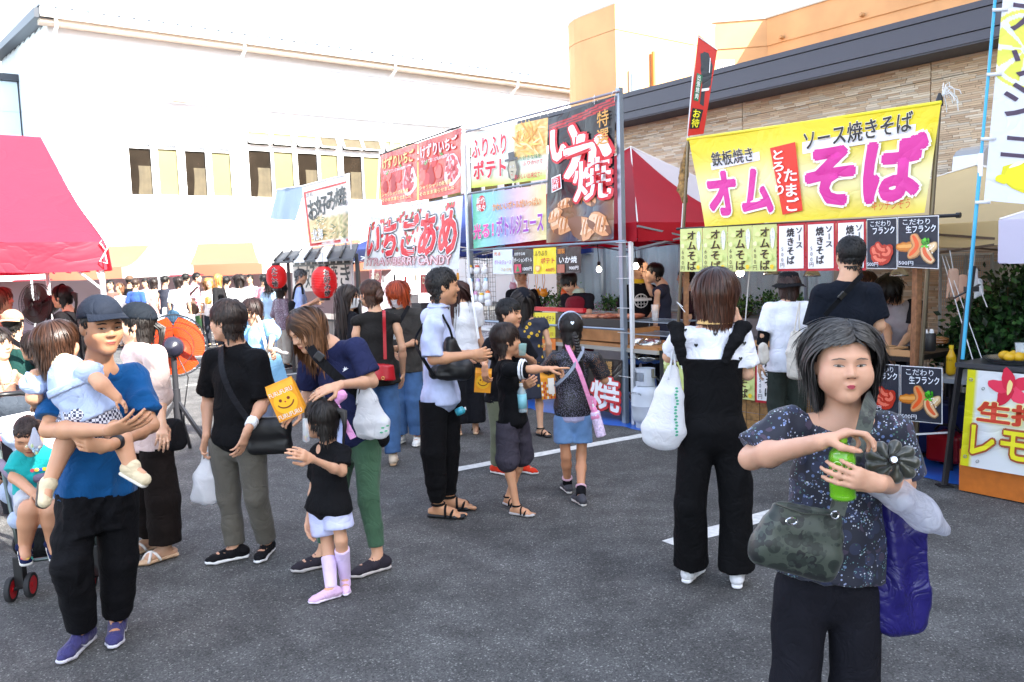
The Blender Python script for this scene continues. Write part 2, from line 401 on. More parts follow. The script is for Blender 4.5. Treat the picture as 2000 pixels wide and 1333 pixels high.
class Person:
 def __init__(s,label,H=1.62,hs=.222,az=180,foot=None,Y=None,x=None,zm=(0,0,1),kp=None,b=1.0,lod=1,face=None,pitch=0,roll=0,skin_c='c79a7c',female=True,chub=0,group=None,hands=None,stance=.055,ears=True,feet='shoe',pucker=0,seed=None,armr=1.0,legs=True,cat='person',zoff=0):
  s.lab=label;s.H=H;s.hs=hs;s.lod=lod;b=b*.95;s.b=b;s.zm=zm;s.skin_c=skin_c;s.female=female;s.chub=chub
  s.seed=seed if seed is not None else abs(hash_(label))%9999
  az_=R(az);s.az=az_
  px=lambda q:(zm[0]+q[0]*zm[2],zm[1]+q[1]*zm[2]);s.px=px
  if foot is not None:g=G(*px(foot));base=np.array(g)
  else:p=P(px((x,0))[0],540,Y);base=np.array((p.x,Y,zoff))
  s.base=base
  J=default_pose(H,hs,b,az_,base,stance);s.J=J
  for k,v in(kp or{}).items():
   d=v[2]if len(v)>2 else 0
   if k[0]in 'ft' and k[1]in 'lr' and len(k)==2:
    g=np.array(G(*px(v[:2])))if k[0]=='f' else np.array(G(*px(v[:2])))
    if k[0]=='f':
     J['a'+k[1]]=g+np.array([0,0,.048*H])
     J['t'+k[1]]=J['t'+k[1]]if('t'+k[1])in(kp or{})else g+np.array([math.sin(az_),math.cos(az_),0])*.1*H
    else:J[k]=g
   else:
    y0=J[k][1]if k in J else base[1]
    J[k]=np.array(P(*px(v[:2]),y0+d))
  if kp and('hl' in kp or 'hr' in kp)and 'pelvis' not in kp:J['pelvis']=(J['hl']+J['hr'])/2+np.array([0,0,.02*H])
  s.root=thing('person',label,cat,tuple(base),0,group)
  s.sideax=nrm(J['sr']-J['sl']);s.hipax=nrm(J['hr']-J['hl'])
  fz=R(az if face is None else face);s.HM=head_frame(fz,R(pitch),R(roll));s.ho=J['head']
  s.sdb=SD(.02);s.hands=hands or{};s.ears=ears;s.feet=feet;s.pucker=pucker;s.armr=armr*.93;s.legs=legs
  s._body()
 def _body(s):
  H,b,J,sd=s.H,s.b,s.J,s.sdb;q=H/1.62
  head_prims(sd,s.ho,s.HM,s.hs,s.female,s.chub,s.ears,s.pucker)
  hsx=s.hs/.225
  sd.cone(loc(s.HM,s.ho,(0,-.018*hsx,-.045*hsx)),J['neck']-np.array([0,0,.02*q]),.050*q*min(1,b)*.5+.025*hsx,.054*q*.5+.029*q,k=.025)
  N,Pc=J['neck'],J['pelvis']
  for e_ in('sl','sr'):sd.cone(N-np.array([0,0,.05*q]),J[e_]-np.array([0,0,.012*q]),.042*q,.028*q,k=.04)
  A=lambda t:N+(Pc-N)*t
  sd.chain([A(.14),A(.38),A(.72),A(1.0)],[.100*q*b,.118*q*b,.098*q*b,.112*q*b],side=s.sideax,flat=.66,k=.03)
  ar=s.armr*q
  for e in 'lr':
   sh,el,wr=J['s'+e],J['e'+e],J['w'+e]
   m=sh+(el-sh)*.45;m2=el+(wr-el)*.3
   sd.chain([sh,m,el,m2,wr],[.031*ar,.039*ar,.033*ar,.037*ar,.0225*ar],k=.02)
   h=s.hands.get(e,{});d=h.get('d');dv=nrm(wr-el)if d is None else(nrm(np.array(P(*s.px(d[:2]),wr[1]+(d[2]if len(d)>2 else 0)))-wr))
   sx=1 if e=='r' else-1
   pn=h.get('pn',nrm((J['sl']-J['sr'])*sx*1.0));
   if s.lod<2:hand_prims(sd,wr,dv,pn,h.get('size',s.hs*.76),h.get('curl',.45),side=-sx,point=h.get('point',False),thumb=h.get('thumb',.5))
   else:sd.cone(wr,wr+dv*.12*q,.026*q,.022*q,k=.01)
   if not s.legs:continue
   hp,kn,an=J['h'+e],J['k'+e],J['a'+e]
   m=kn+(an-kn)*.3
   sd.chain([hp,hp+(kn-hp)*.4,kn,m,an],[.056*q*b,.054*q*b,.044*q,.045*q*(1+.1*(b-1)),.029*q],k=.02)
   fd=nrm((J['t'+e]-an)*np.array([1,1,0]));g=an-np.array([0,0,.048*H]);sdx=np.cross(fd,[0,0,1.])
   s.J['fd'+e]=fd
   up=np.array([0,0,1.]);L=.152*H;s.J['g'+e]=g
   lift=.018*q
   sd.cone(g-fd*.20*L+up*(.028*q+lift*.6),g+fd*.40*L+up*(.026*q+lift*.6),.024*q,.030*q,k=.02)
   sd.cone(an,g+fd*.38*L+up*(.036*q),.030*q,.024*q,k=.02)
   if s.feet!='shoe':
    for i in range(5):
     o=(-.026+.013*i)*q*(1 if e=='l' else-1)
     tip=g+fd*(.70-.028*i)*L+sdx*o*(-1)+up*(.020*q)
     sd.cone(g+fd*.40*L+sdx*o*(-.9)+up*(.028*q),tip,.012*q,(.011 if i else .0135)*q,k=.006)
 def finish_body(s):
  v0,fn,vc=LOD[s.lod];fine=[(c,r,fn)for(c,r,_)in s.sdb.fine]
  v,q=s.sdb.mesh(v0,fine)
  s.bv,s.bq=v,q
  o=raw('body',v-s.base,q,skin(s.skin_c),s.root,smooth=True);s.body=o
  return o
 def face(s,brow='241a16',lip='a85a52',iris='120b08',smile=0,closed=False,browh=0,browt=1.0,gaze=(0,0),mouth=True):
  """eyes, brows, lips and nostrils laid on the head's own surface"""
  hs=s.hs/.225;m=((s.bv-s.ho) @ s.HM);
  keep=(m[s.bq[:,0],1]>.0)&(np.abs(m[s.bq[:,0],0])<.09*hs)&(np.abs(m[s.bq[:,0],2])<.13*hs)
  q=s.bq[keep];ids=np.unique(q);rm=np.full(len(m),-1);rm[ids]=np.arange(len(ids))
  bvh=BVHTree.FromPolygons([tuple(a)for a in m[ids]],[tuple(int(t)for t in a)for a in rm[q]])
  def hit(x,z,off):
   h=bvh.ray_cast(Vector((x*hs,.2,z*hs)),Vector((0,-1,0)))
   y=h[0].y if h[0]is not None else .07*hs
   return(x*hs,y+off*hs,z*hs)
  mb=MB()
  def patch(fn,nu,nv,off,mi,bulge=0):
   vs=[];
   for j in range(nv+1):
    for i in range(nu+1):
     x,z,bb=fn(i/nu,j/nv);p=hit(x,z,off+bulge*bb);vs.append(p)
   mb.add([loc(s.HM,s.ho,p)-s.base for p in vs],[(j*(nu+1)+i,j*(nu+1)+i+1,(j+1)*(nu+1)+i+1,(j+1)*(nu+1)+i)for j in range(nv)for i in range(nu)],mi)
  for e in(-1,1):
   cx=e*.0315;w_=.0140;ht=.0040 if not closed else .0012;
   up=lambda u:ht*(1-(2*u-1)**2)**.7;dn=lambda u:-.45*ht*(1-(2*u-1)**2)
   X=lambda u:cx+(2*u-1)*w_;tilt=lambda u:(2*u-1)*e*.0012
   if not closed:
    patch(lambda u,v:(X(u),-.001+tilt(u)+dn(u)+(up(u)-dn(u))*v,math.sin(math.pi*u)*math.sin(math.pi*v)),10,4,.0012,0,.001)
    gx,gz=gaze;ir=.0058
    def irf(u,v):
     a=u*2*math.pi;x=cx+gx+ir*v*math.cos(a);t=min(max((x-cx+w_)/(2*w_),0),1)
     z=-.001+gz+ir*v*math.sin(a);z=min(max(z,-.001+tilt(t)+dn(t)),-.001+tilt(t)+up(t));return x,z,1
    patch(irf,14,2,.0026,1)
   patch(lambda u,v:(cx+(2*u-1)*w_*1.12,-.001+tilt(u)+ht*(1-(2*u-1)**2)**.7+(.0022 if not closed else .0014)*(v-.2)+.0006,1),12,1,.0030,2)
   patch(lambda u,v:(cx+e*.002+(2*u-1)*.0185,.0195+browh+(.0032*(1-(2*u-1)**2))+(-.0015 if(u>.5)==(e>0)else 0)+(v-.5)*.0052*browt*(1-.7*abs(2*u-1)**3),1),12,2,.0016,2)
   patch(lambda u,v:(e*.0095+.0034*v*math.cos(u*6.283),-.0345+.0018*v*math.sin(u*6.283),1),8,1,.0012,3)
  if mouth:
   mw=.0220 if not s.pucker else .0130
   up=lambda u:.0062*(1-(2*u-1)**2)*(1-.18*math.exp(-((2*u-1)/.18)**2));dn=lambda u:-.0075*(1-(2*u-1)**2)
   sm=lambda u:smile*.006*((2*u-1)**2)
   z0=-.0595
   patch(lambda u,v:((2*u-1)*mw,z0+sm(u)+up(u)*v,1),12,3,.0007,4)
   patch(lambda u,v:((2*u-1)*mw*.96,z0+sm(u)+dn(u)*(1-v),1),12,3,.0007,4)
   patch(lambda u,v:((2*u-1)*mw*.97,z0+sm(u)+(v-.5)*.0016*(1-.6*abs(2*u-1)),1),12,1,.0016,5)
  ms=[mat('eye_white','a8a098',rough=.25),mat('iris_'+iris,iris,rough=.1),mat('brow_'+brow,brow,rough=.8),mat('nostril','5a3026',rough=.9),mat('lip_'+lip,lip,rough=.35,spec=.4),mat('mouth_line','5e2a26',rough=.8)]
  o=raw('face_features',np.array(mb.v),mb.f,ms,s.root,smooth=True,mi=mb.mi)
  s.bvh=bvh
  return o
 def hair(s,col='1c1412',L=(.10,.16,.16),part=None,vol=.010,n=None,flow=(0,-.03,1),cap=True,bare=.050,side_lim=-.02,tips=None,wave=.004,seed=None,wid=.0042,name='hair',bangs=None,nape=-.075,spread=.5,rough=.5,grow=0,stand=0,rgh=.07,inw=.0):
  """L = lock lengths front, side, back; bare = height of the front hairline over the head's centre"""
  hs=s.hs/.225;rs=np.random.RandomState(s.seed if seed is None else seed)
  n=n or{0:1700,1:560,2:140}[s.lod];n=int(n*.8)if s.lod==0 else min(n,{1:520,2:160}[s.lod])
  steps={0:8,1:6,2:5}[s.lod];wd=wid*{0:1.05,1:1.6,2:3.1}[s.lod]
  c0=np.array([0,-.012,.030]);ra=np.array([.0745+vol,.092+vol,.084+vol])
  d=rs.randn(n*5,3);d/=np.linalg.norm(d,axis=1,keepdims=True);p=c0+d*ra
  hl=bare+.0-.9*np.abs(p[:,0])*(p[:,0]**2>.0016)*.25
  ok=np.where(p[:,1]>.030,p[:,2]>hl,np.where(p[:,1]>-.012,p[:,2]>np.where(np.abs(p[:,1])<.030,side_lim+.018,side_lim),p[:,2]>nape))
  p=p[ok][:n];n=len(p)
  az=np.abs(np.arctan2(p[:,0],p[:,1]+.012))/math.pi
  ln=np.interp(az,[0,.22,.5,1],[L[0],L[0]*.6+L[1]*.4,L[1],L[2]])
  ln=ln*(.8+.35*rs.rand(n))
  if bangs is not None:
   f=(p[:,1]>.02)&(np.abs(p[:,0])<.055);ln[f]=bangs*(.8+.3*rs.rand(f.sum()))
  fl=nrm(flow);st=(ln/steps)[:,None]
  pts=[p.copy()];lift=.0+rs.rand(n,1)**1.5*.011*(vol/.01)
  c1=np.array([0,.012,-.03]);rb=np.array([.0665+vol*.6,.078+vol*.45,.088])
  fly=rs.rand(n,1)<.05;rnd=rs.randn(n,3)*rgh*np.where(fly,2.6,1)
  prev=None
  for i in range(steps):
   q=pts[-1];nn=(q-c0)/ra**2;nn/=np.linalg.norm(nn,axis=1,keepdims=True)
   if part is None:o=q-np.array([0,-.03,.13])
   else:o=np.stack([(q[:,0]-part)*2.4,(q[:,1]+.02)*.15,np.zeros(n)],1)
   o=o-nn*(o*nn).sum(1)[:,None];o/=(np.linalg.norm(o,axis=1,keepdims=True)+1e-6)
   g=s.HM.T @ np.array([0,0,-1.]);inside=(q[:,2]>-.01)[:,None]
   gt=g-nn*(nn @ g)[:,None]
   if part is not None:gt=gt*np.stack([np.ones(n),np.where((q[:,1]>.0)&(q[:,2]>.055),.12,1),np.ones(n)],1)
   if s.hs<9:gw=np.clip((.09-q[:,2])/.09,.15,1)[:,None]
   dv=np.where(inside,o*(1-.75*gw)+gt*gw*1.2,g[None]-nn*np.array([inw,inw,0]))
   dv=dv+rnd+np.array([0,0,stand])*(i<2)+wave*40*np.sin(i*1.3+rnd[:,:1]*30)*rnd
   if prev is not None:dv=dv/np.linalg.norm(dv,axis=1,keepdims=True)*.6+prev*.4
   dv/=np.linalg.norm(dv,axis=1,keepdims=True);prev=dv;q=q+dv*st
   for(cc,rr)in((c0,ra),(c1,rb)):
    e=(q-cc)/rr;r_=np.linalg.norm(e,axis=1,keepdims=True);lim=1+lift*3*(.3+.7*(i+1)/steps)
    q=np.where(r_<lim,cc+e/np.maximum(r_,1e-4)*lim*rr,q)
   rr=np.hypot(q[:,0],q[:,1]+.03);m=(q[:,2]<-.06)&(rr<.058);sc_=np.where(m,.058/np.maximum(rr,1e-3),1)
   q[:,0]*=sc_;q[:,1]=(q[:,1]+.03)*sc_-.03
   pts.append(q)
  pts=np.stack(pts,1)*hs
  K=steps+1;T=np.gradient(pts,axis=1);T/=np.linalg.norm(T,axis=2,keepdims=True)+1e-9
  out=pts-np.array(c0)*hs;out[:,:,2]*=.6;out-=T*(out*T).sum(2)[:,:,None];out/=np.linalg.norm(out,axis=2,keepdims=True)+1e-9
  sx=np.cross(T,out);W=wd*hs*(.6+.7*rs.rand(n,1,1))*np.where(fly,.35,1)[:,:,None]*np.interp(np.linspace(0,1,K),[0,.3,.8,1],[.8,1,.8,.12])[None,:,None]
  a=pts-sx*W;b_=pts+sx*W;c_=pts+out*W*.32
  vs=np.stack([a,c_,b_],2).reshape(n*K*3,3)
  base=(np.arange(n)[:,None]*K+np.arange(K-1)[None])*3;base=base.reshape(-1)
  fs=np.concatenate([np.stack([base+i,base+(i+1)%3,base+3+(i+1)%3,base+3+i],1)for i in range(2)])
  cl=np.array(lin(col));tp=np.array(lin(tips or col));k_=np.repeat(np.tile(np.linspace(0,1,K),n),3)[:,None]**1.5
  jit=np.repeat(.55+.9*rs.rand(n),K*3)[:,None]
  cols=(cl*(1-k_)+tp*k_)*jit
  if cap:
   ths=np.linspace(0,math.pi*.80,16);ph=np.linspace(0,2*math.pi,33)[:-1]
   cv=[];
   for t in ths:
    for f_ in ph:
     dd=np.array([math.sin(t)*math.sin(f_),math.sin(t)*math.cos(f_),math.cos(t)]);q=c0+dd*(ra-.0035)
     lim=bare+.004 if q[1]>.03 else(side_lim+.02 if q[1]>-.012 else nape)
     if q[2]<lim:
      q=np.array([q[0]*.86,(q[1]+.012)*.86-.012,max(q[2],lim-.01)])
     cv.append(q*hs)
   n0=len(vs);idx=lambda i,j:n0+i*32+j%32
   fc=np.array([(idx(i,j),idx(i,j+1),idx(i+1,j+1),idx(i+1,j))for i in range(15)for j in range(32)])
   vs=np.concatenate([vs,np.array(cv)]);fs=np.concatenate([fs,fc]);cols=np.concatenate([cols,np.tile(cl*.8,(len(cv),1))])
  W_=s.ho+vs @ s.HM.T
  m=mat('hair_%s'%rough,col,rough=rough,spec=.35,attr=True)
  return raw(name,W_-s.base,fs,m,s.root,smooth=True,cols=cols)
 def strand(s,pts,r,col='1c1412',n=60,name='ponytail',jitter=.35,tips=None,local=True):
  """a bundle of locks following pts (head-local metres) with radii r"""
  rs=np.random.RandomState(s.seed+5);hs=s.hs/.225;pts=np.array(pts,float)
  if local:pts=s.ho+(pts*hs) @ s.HM.T
  r=np.array(r)*hs;mb=MB();cols=[];K=len(pts);cl=np.array(lin(col));tp=np.array(lin(tips or col))
  T=np.gradient(pts,axis=0);T/=np.linalg.norm(T,axis=1,keepdims=True);x=nrm(np.cross(T[0],[.3,.8,.1]));
  for i in range(n):
   a=rs.rand()*6.28;rad=rs.rand()**.5;w_=.0035*(1 if s.lod==0 else 1.8)*(.7+.6*rs.rand());ll=[]
   for k in range(K):
    y=np.cross(T[k],x);xx=np.cross(y,T[k]);aa=a+.5*k*jitter
    ll.append(pts[k]+(xx*math.cos(aa)+y*math.sin(aa))*r[k]*rad)
   m0=len(mb.v);mb.tube([Vector(p)for p in ll],[w_*(1 if k<K-1 else .2)for k in range(K)],4,cap=False)
   j_=.75+.5*rs.rand()
   for k in range(K):cols+=[(cl*(1-k/(K-1))+tp*k/(K-1))*j_]*4
  mb2=np.array(mb.v)-s.base
  return raw(name,mb2,mb.f,mat('hair_0.42',col,rough=.42,spec=.6,attr=True),s.root,smooth=True,cols=np.array(cols))
 def _cloth(s,sd,name,m,amp=.004,f=55,an=(1,1,.45),vox=None,label=None,parent=None,k=0,cut=None):
  v,q=sd.mesh(vox or LOD[s.lod][2])
  if cut is not None:
   c_,n_=cut;q=q[(((v[q].mean(1))-c_) @ n_)<0];u_,iv=np.unique(q,return_inverse=True);v=v[u_];q=iv.reshape(-1,4)
  if amp and s.lod<2:v=folds(v,q,amp,s.seed+len(name)+k,f,an)
  o=raw(name,v-s.base,q,m,parent or s.root,smooth=True)
  if label:o['label']=label
  return o
 def top(s,m,sleeve=.8,fit=.014,hem=.08,name='shirt',neck=None,sfit=None,amp=.004,hemw=0,label=None,back=True,belly=0,neckr=None,flat=.70,sl=None,sho=1.0,hemtilt=None,an=(1,1,.45),strap=False,clip=None):
  hem=.02 if abs(hem)<.02 else hem;H,b,J=s.H,s.b,s.J;q=H/1.62;sd=SD(.035);N,Pc=J['neck'],J['pelvis'];A=lambda t:N+(Pc-N)*t
  sfit=fit+.012 if sfit is None else sfit;ar=s.armr*q
  for e_ in('sl','sr'):sd.cone(N-np.array([0,0,.050*q]),J[e_]-np.array([0,0,.016*q])+(J[e_]-N)*(sho-1)*.5,.047*q+fit*.4,(.034*q+fit*.5),k=.045)
  hp=Pc+(Pc-N)/np.linalg.norm(Pc-N)*hem*q
  fw=np.cross([0,0,1.],s.sideax)
  pts=[A(.17),A(.38),A(.70)+fw*belly*.6,A(1.0)+fw*belly*.4,hp];rr=[.100*q*b+fit*.5,.121*q*b+fit*.8,.110*q*b+fit*1.1+belly*.3,.132*q*b+fit*.9+hemw*.6,(.134+.12*max(0,min(hem,.2)))*q*b+fit*.8+hemw]
  s.hemcut=(hp+(N-Pc)/np.linalg.norm(N-Pc)*.02,nrm(N-Pc))if hem>-.001 else None
  if hem<0:pts[3],pts[4]=A(.86+hem),A(1.0+hem)
  for i in range(4):sd.cone(pts[i],pts[i+1],rr[i],rr[i+1],side=s.sideax,flat=flat,k=.035,cap=1 if i==3 else 0)
  if sleeve:
   for e in(sl or 'lr'):
    sh,el,wr=J['s'+e],J['e'+e],J['w'+e]
    if sleeve<=1:
     sd.cone(sh-np.array([0,0,.012*q]),sh+(el-sh)*sleeve,.038*ar+sfit*.6,.037*ar+sfit*.9,k=.035,cap=1)
    else:
     sd.cone(sh,el,.043*ar+sfit*.7,.036*ar+sfit,k=.04);sd.cone(el,el+(wr-el)*(sleeve-1),.036*ar+sfit,.026*ar+sfit,k=.02,cap=1)
  if neck:
   sd.ell(N+fw*neck[0]+np.array([0,0,neck[2]]),(neck[1],neck[1],neck[1]*1.0),k=.008,op=1)
  s.lasttop=(pts,rr)
  return s._cloth(sd,name,m,amp,an=an,label=label,cut=None if clip is None else(A(clip),nrm(Pc-N)))
 def trousers(s,m,ln=1.93,thigh=.012,knee=.018,hemr=.022,waist=.10,name='trousers',amp=.005,fit=.010,label=None,vox=None,tuck=None):
  H,b,J=s.H,s.b,s.J;q=H/1.62;sd=SD(.03);N,Pc=J['neck'],J['pelvis']
  up=(N-Pc)/np.linalg.norm(N-Pc)
  sd.cone(Pc+up*waist*q,Pc,.108*q*b+fit,.126*q*b+fit,side=s.hipax,flat=.70,k=.03,cap=2)
  mid=(J['hl']+J['hr'])/2;sd.cone(Pc,mid-np.array([0,0,.02*q]),.126*q*b+fit,.112*q*b+fit,side=s.hipax,flat=.72,k=.03)
  for e in 'lr':
   hp,kn,an=J['h'+e],J['k'+e],J['a'+e]
   if ln<=1:sd.cone(hp,hp+(kn-hp)*ln,.072*q*b+thigh,.064*q*b+hemr,k=.02,cap=1)
   else:
    sd.cone(hp,kn,.072*q*b+thigh,.046*q+knee,k=.02)
    sd.cone(kn,kn+(an-kn)*(ln-1)*.6,.046*q+knee,.038*q+(knee+hemr)/2,k=.02);sd.cone(kn+(an-kn)*(ln-1)*.6,kn+(an-kn)*(ln-1),.038*q+(knee+hemr)/2,.030*q+hemr,k=.012,cap=1)
  return s._cloth(sd,name,m,amp*.8,f=46,an=(1,1,.6),label=label,vox=vox,cut=getattr(s,'hemcut',None)if tuck is None else None)
 def skirt(s,m,ln=.30,w0=.0,w1=.08,name='skirt',amp=.010,waist=.08,flat=.75,label=None):
  H,b,J=s.H,s.b,s.J;q=H/1.62;sd=SD(.03);N,Pc=J['neck'],J['pelvis'];dn=np.array([0,0,-1.])
  sd.cone(Pc-dn*waist*q,Pc,.112*q*b+.012+w0,.136*q*b+.014+w0,side=s.hipax,flat=flat,k=.03)
  sd.cone(Pc,Pc+dn*ln,.136*q*b+.014+w0,.14*q*b+w1,side=s.hipax,flat=flat,k=.02,cap=1)
  return s._cloth(sd,name,m,amp,f=70,an=(1,1,.08),label=label)
 def shoe(s,col='26262c',sole='e8e6e2',which='lr',kind='sneaker',high=0,label=None,accent=None):
  q=s.H/1.62;up=np.array([0,0,1.]);out=[]
  for e in which:
   fd,g,an=s.J['fd'+e],s.J['g'+e],s.J['a'+e];sx=np.cross(fd,up);L=.158*s.H;v=.008 if s.lod==0 else(.012 if s.lod==1 else .022)
   sh=thing_part('shoe' if kind=='sneaker' else 'sandal',s.root,g-s.base)
   if label:sh['label']=label
   so=SD(.01)
   T=.016*q
   so.cone(g-fd*.24*L+up*T,g+fd*.02*L+up*T,.029*q,.029*q,side=sx,flat=.55,k=.01);so.cone(g+fd*.02*L+up*T,g+fd*.46*L+up*T,.029*q,.040*q,side=sx,flat=.45,k=.01);so.cone(g+fd*.46*L+up*T,g+fd*.66*L+up*(T+.003),.040*q,.026*q,side=sx,flat=.45,k=.01)
   vv,qq=so.mesh(v);vv[:,2]=np.maximum(vv[:,2],.002)
   raw('sole',vv-g,qq,pla(sole,rough=.6),sh)
   if kind=='sneaker':
    u=SD(.02)
    u.cone(g-fd*.20*L+up*.045*q,g+fd*.1*L+up*.048*q,.031*q,.034*q,k=.015);u.cone(g+fd*.1*L+up*.046*q,g+fd*.50*L+up*.034*q,.034*q,.036*q,side=sx,flat=.75,k=.02)
    u.cone(g+fd*.50*L+up*.032*q,g+fd*.64*L+up*.030*q,.036*q,.022*q,side=sx,flat=.72,k=.01)
    u.cone(g-fd*.13*L+up*.050*q,an+up*(.008+high)*q+fd*.0,.034*q,.037*q,k=.02,cap=1)
    u.cone(g+fd*.02*L+up*.075*q,g+fd*.34*L+up*.052*q,.022*q,.020*q,k=.015)
    vv,qq=u.mesh(v);vv[:,2]=np.maximum(vv[:,2],.012*q)
    raw('upper',vv-g,qq,fab(col,rough=.7),sh)
    if s.lod<2:
     la=MB()
     for i in range(4):
      c=g+fd*(.08+.08*i)*L+up*(.098-.0125*i)*q;la.tube([c-sx*.022*q-up*.012,c-sx*.010*q+up*.003,c+sx*.010*q+up*.003,c+sx*.022*q-up*.012],.0032*q,5)
     la.v=[tuple(np.array(p)-g)for p in la.v];raw('laces',np.array(la.v),la.f,pla(accent or col,rough=.8),sh)
   else:
    st=MB();r_=.0085*q
    def strap(t,w_,h,tw=0):
     pts=[]
     for i in range(9):
      a=math.pi*i/8;c=g+fd*(t+tw*(i/8-.5))*L+up*.018*q;pts.append(Vector(c+sx*w_*math.cos(a)+up*h*math.sin(a)))
     st.tube(pts,r_,6)
    if kind=='cross':strap(.34,.042*q,.050*q,.30);strap(.34,.042*q,.052*q,-.30)
    elif kind=='thong':strap(.30,.040*q,.046*q,.0)
    else:
     strap(.42,.042*q,.040*q,.12);strap(.20,.037*q,.064*q,-.06)
     ring=[Vector(an+up*.012*q+(fd*math.cos(a)+sx*math.sin(a))*.040*q)for a in np.linspace(0,2*math.pi,13)];st.tube(ring,r_,6)
    st.v=[tuple(np.array(p)-g)for p in st.v];raw('strap',np.array(st.v),st.f,fab(col,rough=.7),sh)
   out.append(sh)
  return out
 def strap(s,pts,w=.03,th=.006,m=None,name='strap',label=None,parent=None,cat=None,topl=False):
  return strapmesh(pts,w,m or fab('18181a'),name,s.root if not topl else None,s.base if not topl else np.zeros(3),label)
 def band(s,a,b_,r,m,name='band',flat=1,side=None,amp=0,label=None,vox=None):
  sd=SD(.004);sd.cone(a,b_,r[0],r[1],side=side,flat=flat,cap=3)
  return s._cloth(sd,name,m,amp,vox=vox or min(.007,LOD[s.lod][2]),label=label)
 def body_pt(s,t,ang,off=.02):
  """a point on the clothed torso: t down the spine, ang clockwise from the chest seen from above"""
  pts,rr=s.lasttop;N,Pc=s.J['neck'],s.J['pelvis'];p=N+(Pc-N)*t;q=s.H/1.62
  r=np.interp(t,[0,.15,.38,.7,1.0,1.2],[.10*q*s.b,rr[0],rr[1],rr[2],rr[3],rr[4]])+off
  fw=np.cross([0,0,1.],s.sideax);return p+s.sideax*math.sin(ang)*r+fw*math.cos(ang)*(r*.70+.01)
def thing_part(name,parent,l):
 o=bpy.data.objects.new(name,None);C.objects.link(o);o.parent=parent;o.location=tuple(l);o.empty_display_size=.05;return o
def hash_(t):
 h=7
 for c in t:h=(h*31+ord(c))%1000003
 return h
def smooth_path(pts,n=24):
 pts=[np.array(p,float)for p in pts]
 if len(pts)<3:return[pts[0]+(pts[-1]-pts[0])*i/n for i in range(n+1)]
 P_=[2*pts[0]-pts[1]]+pts+[2*pts[-1]-pts[-2]];out=[];seg=max(2,n//(len(pts)-1))
 for i in range(1,len(P_)-2):
  a,b,c,d=P_[i-1:i+3]
  for k in range(seg):
   t=k/seg;out.append(.5*((2*b)+(-a+c)*t+(2*a-5*b+4*c-d)*t*t+(-a+3*b-3*c+d)*t**3))
 out.append(pts[-1]);return out
def strapmesh(pts,w,m,name,parent,base,label=None,nrmv=None,th=.004,n=24):
 """a flat belt of width w along pts; its flat side turned away from the path's centre"""
 p=np.array(smooth_path(pts,n));c=p.mean(0)if nrmv is None else None;T=np.gradient(p,axis=0);T/=np.linalg.norm(T,axis=1,keepdims=True)
 vs=[]
 for i in range(len(p)):
  o=(p[i]-c)if nrmv is None else np.array(nrmv,float);o=nrm(o-T[i]*np.dot(o,T[i]));x=np.cross(T[i],o)
  vs+=[p[i]-x*w/2,p[i]+x*w/2,p[i]+x*w/2+o*th,p[i]-x*w/2+o*th]
 K=len(p);fs=[(i*4+k,i*4+(k+1)%4,(i+1)*4+(k+1)%4,(i+1)*4+k)for i in range(K-1)for k in range(4)]+[(3,2,1,0),tuple((K-1)*4+k for k in range(4))]
 o=raw(name,np.array(vs)-base,fs,m,parent,smooth=False)
 if label:o['label']=label
 return o
# ------------------------------------------------------------------ print and lettering on cloth
def text_mesh(body,off=0.0,res=3,shear=0):
 c=bpy.data.curves.new('t','FONT');c.body=body;c.size=1;c.offset=off;c.resolution_u=res;c.shear=shear;c.space_line=.95
 o=bpy.data.objects.new('t',c);me=bpy.data.meshes.new_from_object(o)
 v=np.empty(len(me.vertices)*3);me.vertices.foreach_get('co',v);v=v.reshape(-1,3)[:,:2]
 f=[tuple(p.vertices)for p in me.polygons]
 bpy.data.meshes.remove(me);bpy.data.objects.remove(o);bpy.data.curves.remove(c);return v,f
def subdivide(v,f,L):
 bm=bmesh.new();vs=[bm.verts.new((a[0],a[1],0))for a in v]
 for q in f:
  try:bm.faces.new([vs[i]for i in q])
  except Exception:pass
 for _ in range(4):
  e=[x for x in bm.edges if x.calc_length()>L]
  if not e:break
  bmesh.ops.subdivide_edges(bm,edges=e,cuts=1)
 bmesh.ops.triangulate(bm,faces=bm.faces[:])
 bm.verts.index_update();V_=np.array([x.co[:2]for x in bm.verts]);F=[tuple(y.index for y in x.verts)for x in bm.faces];bm.free();return V_,F
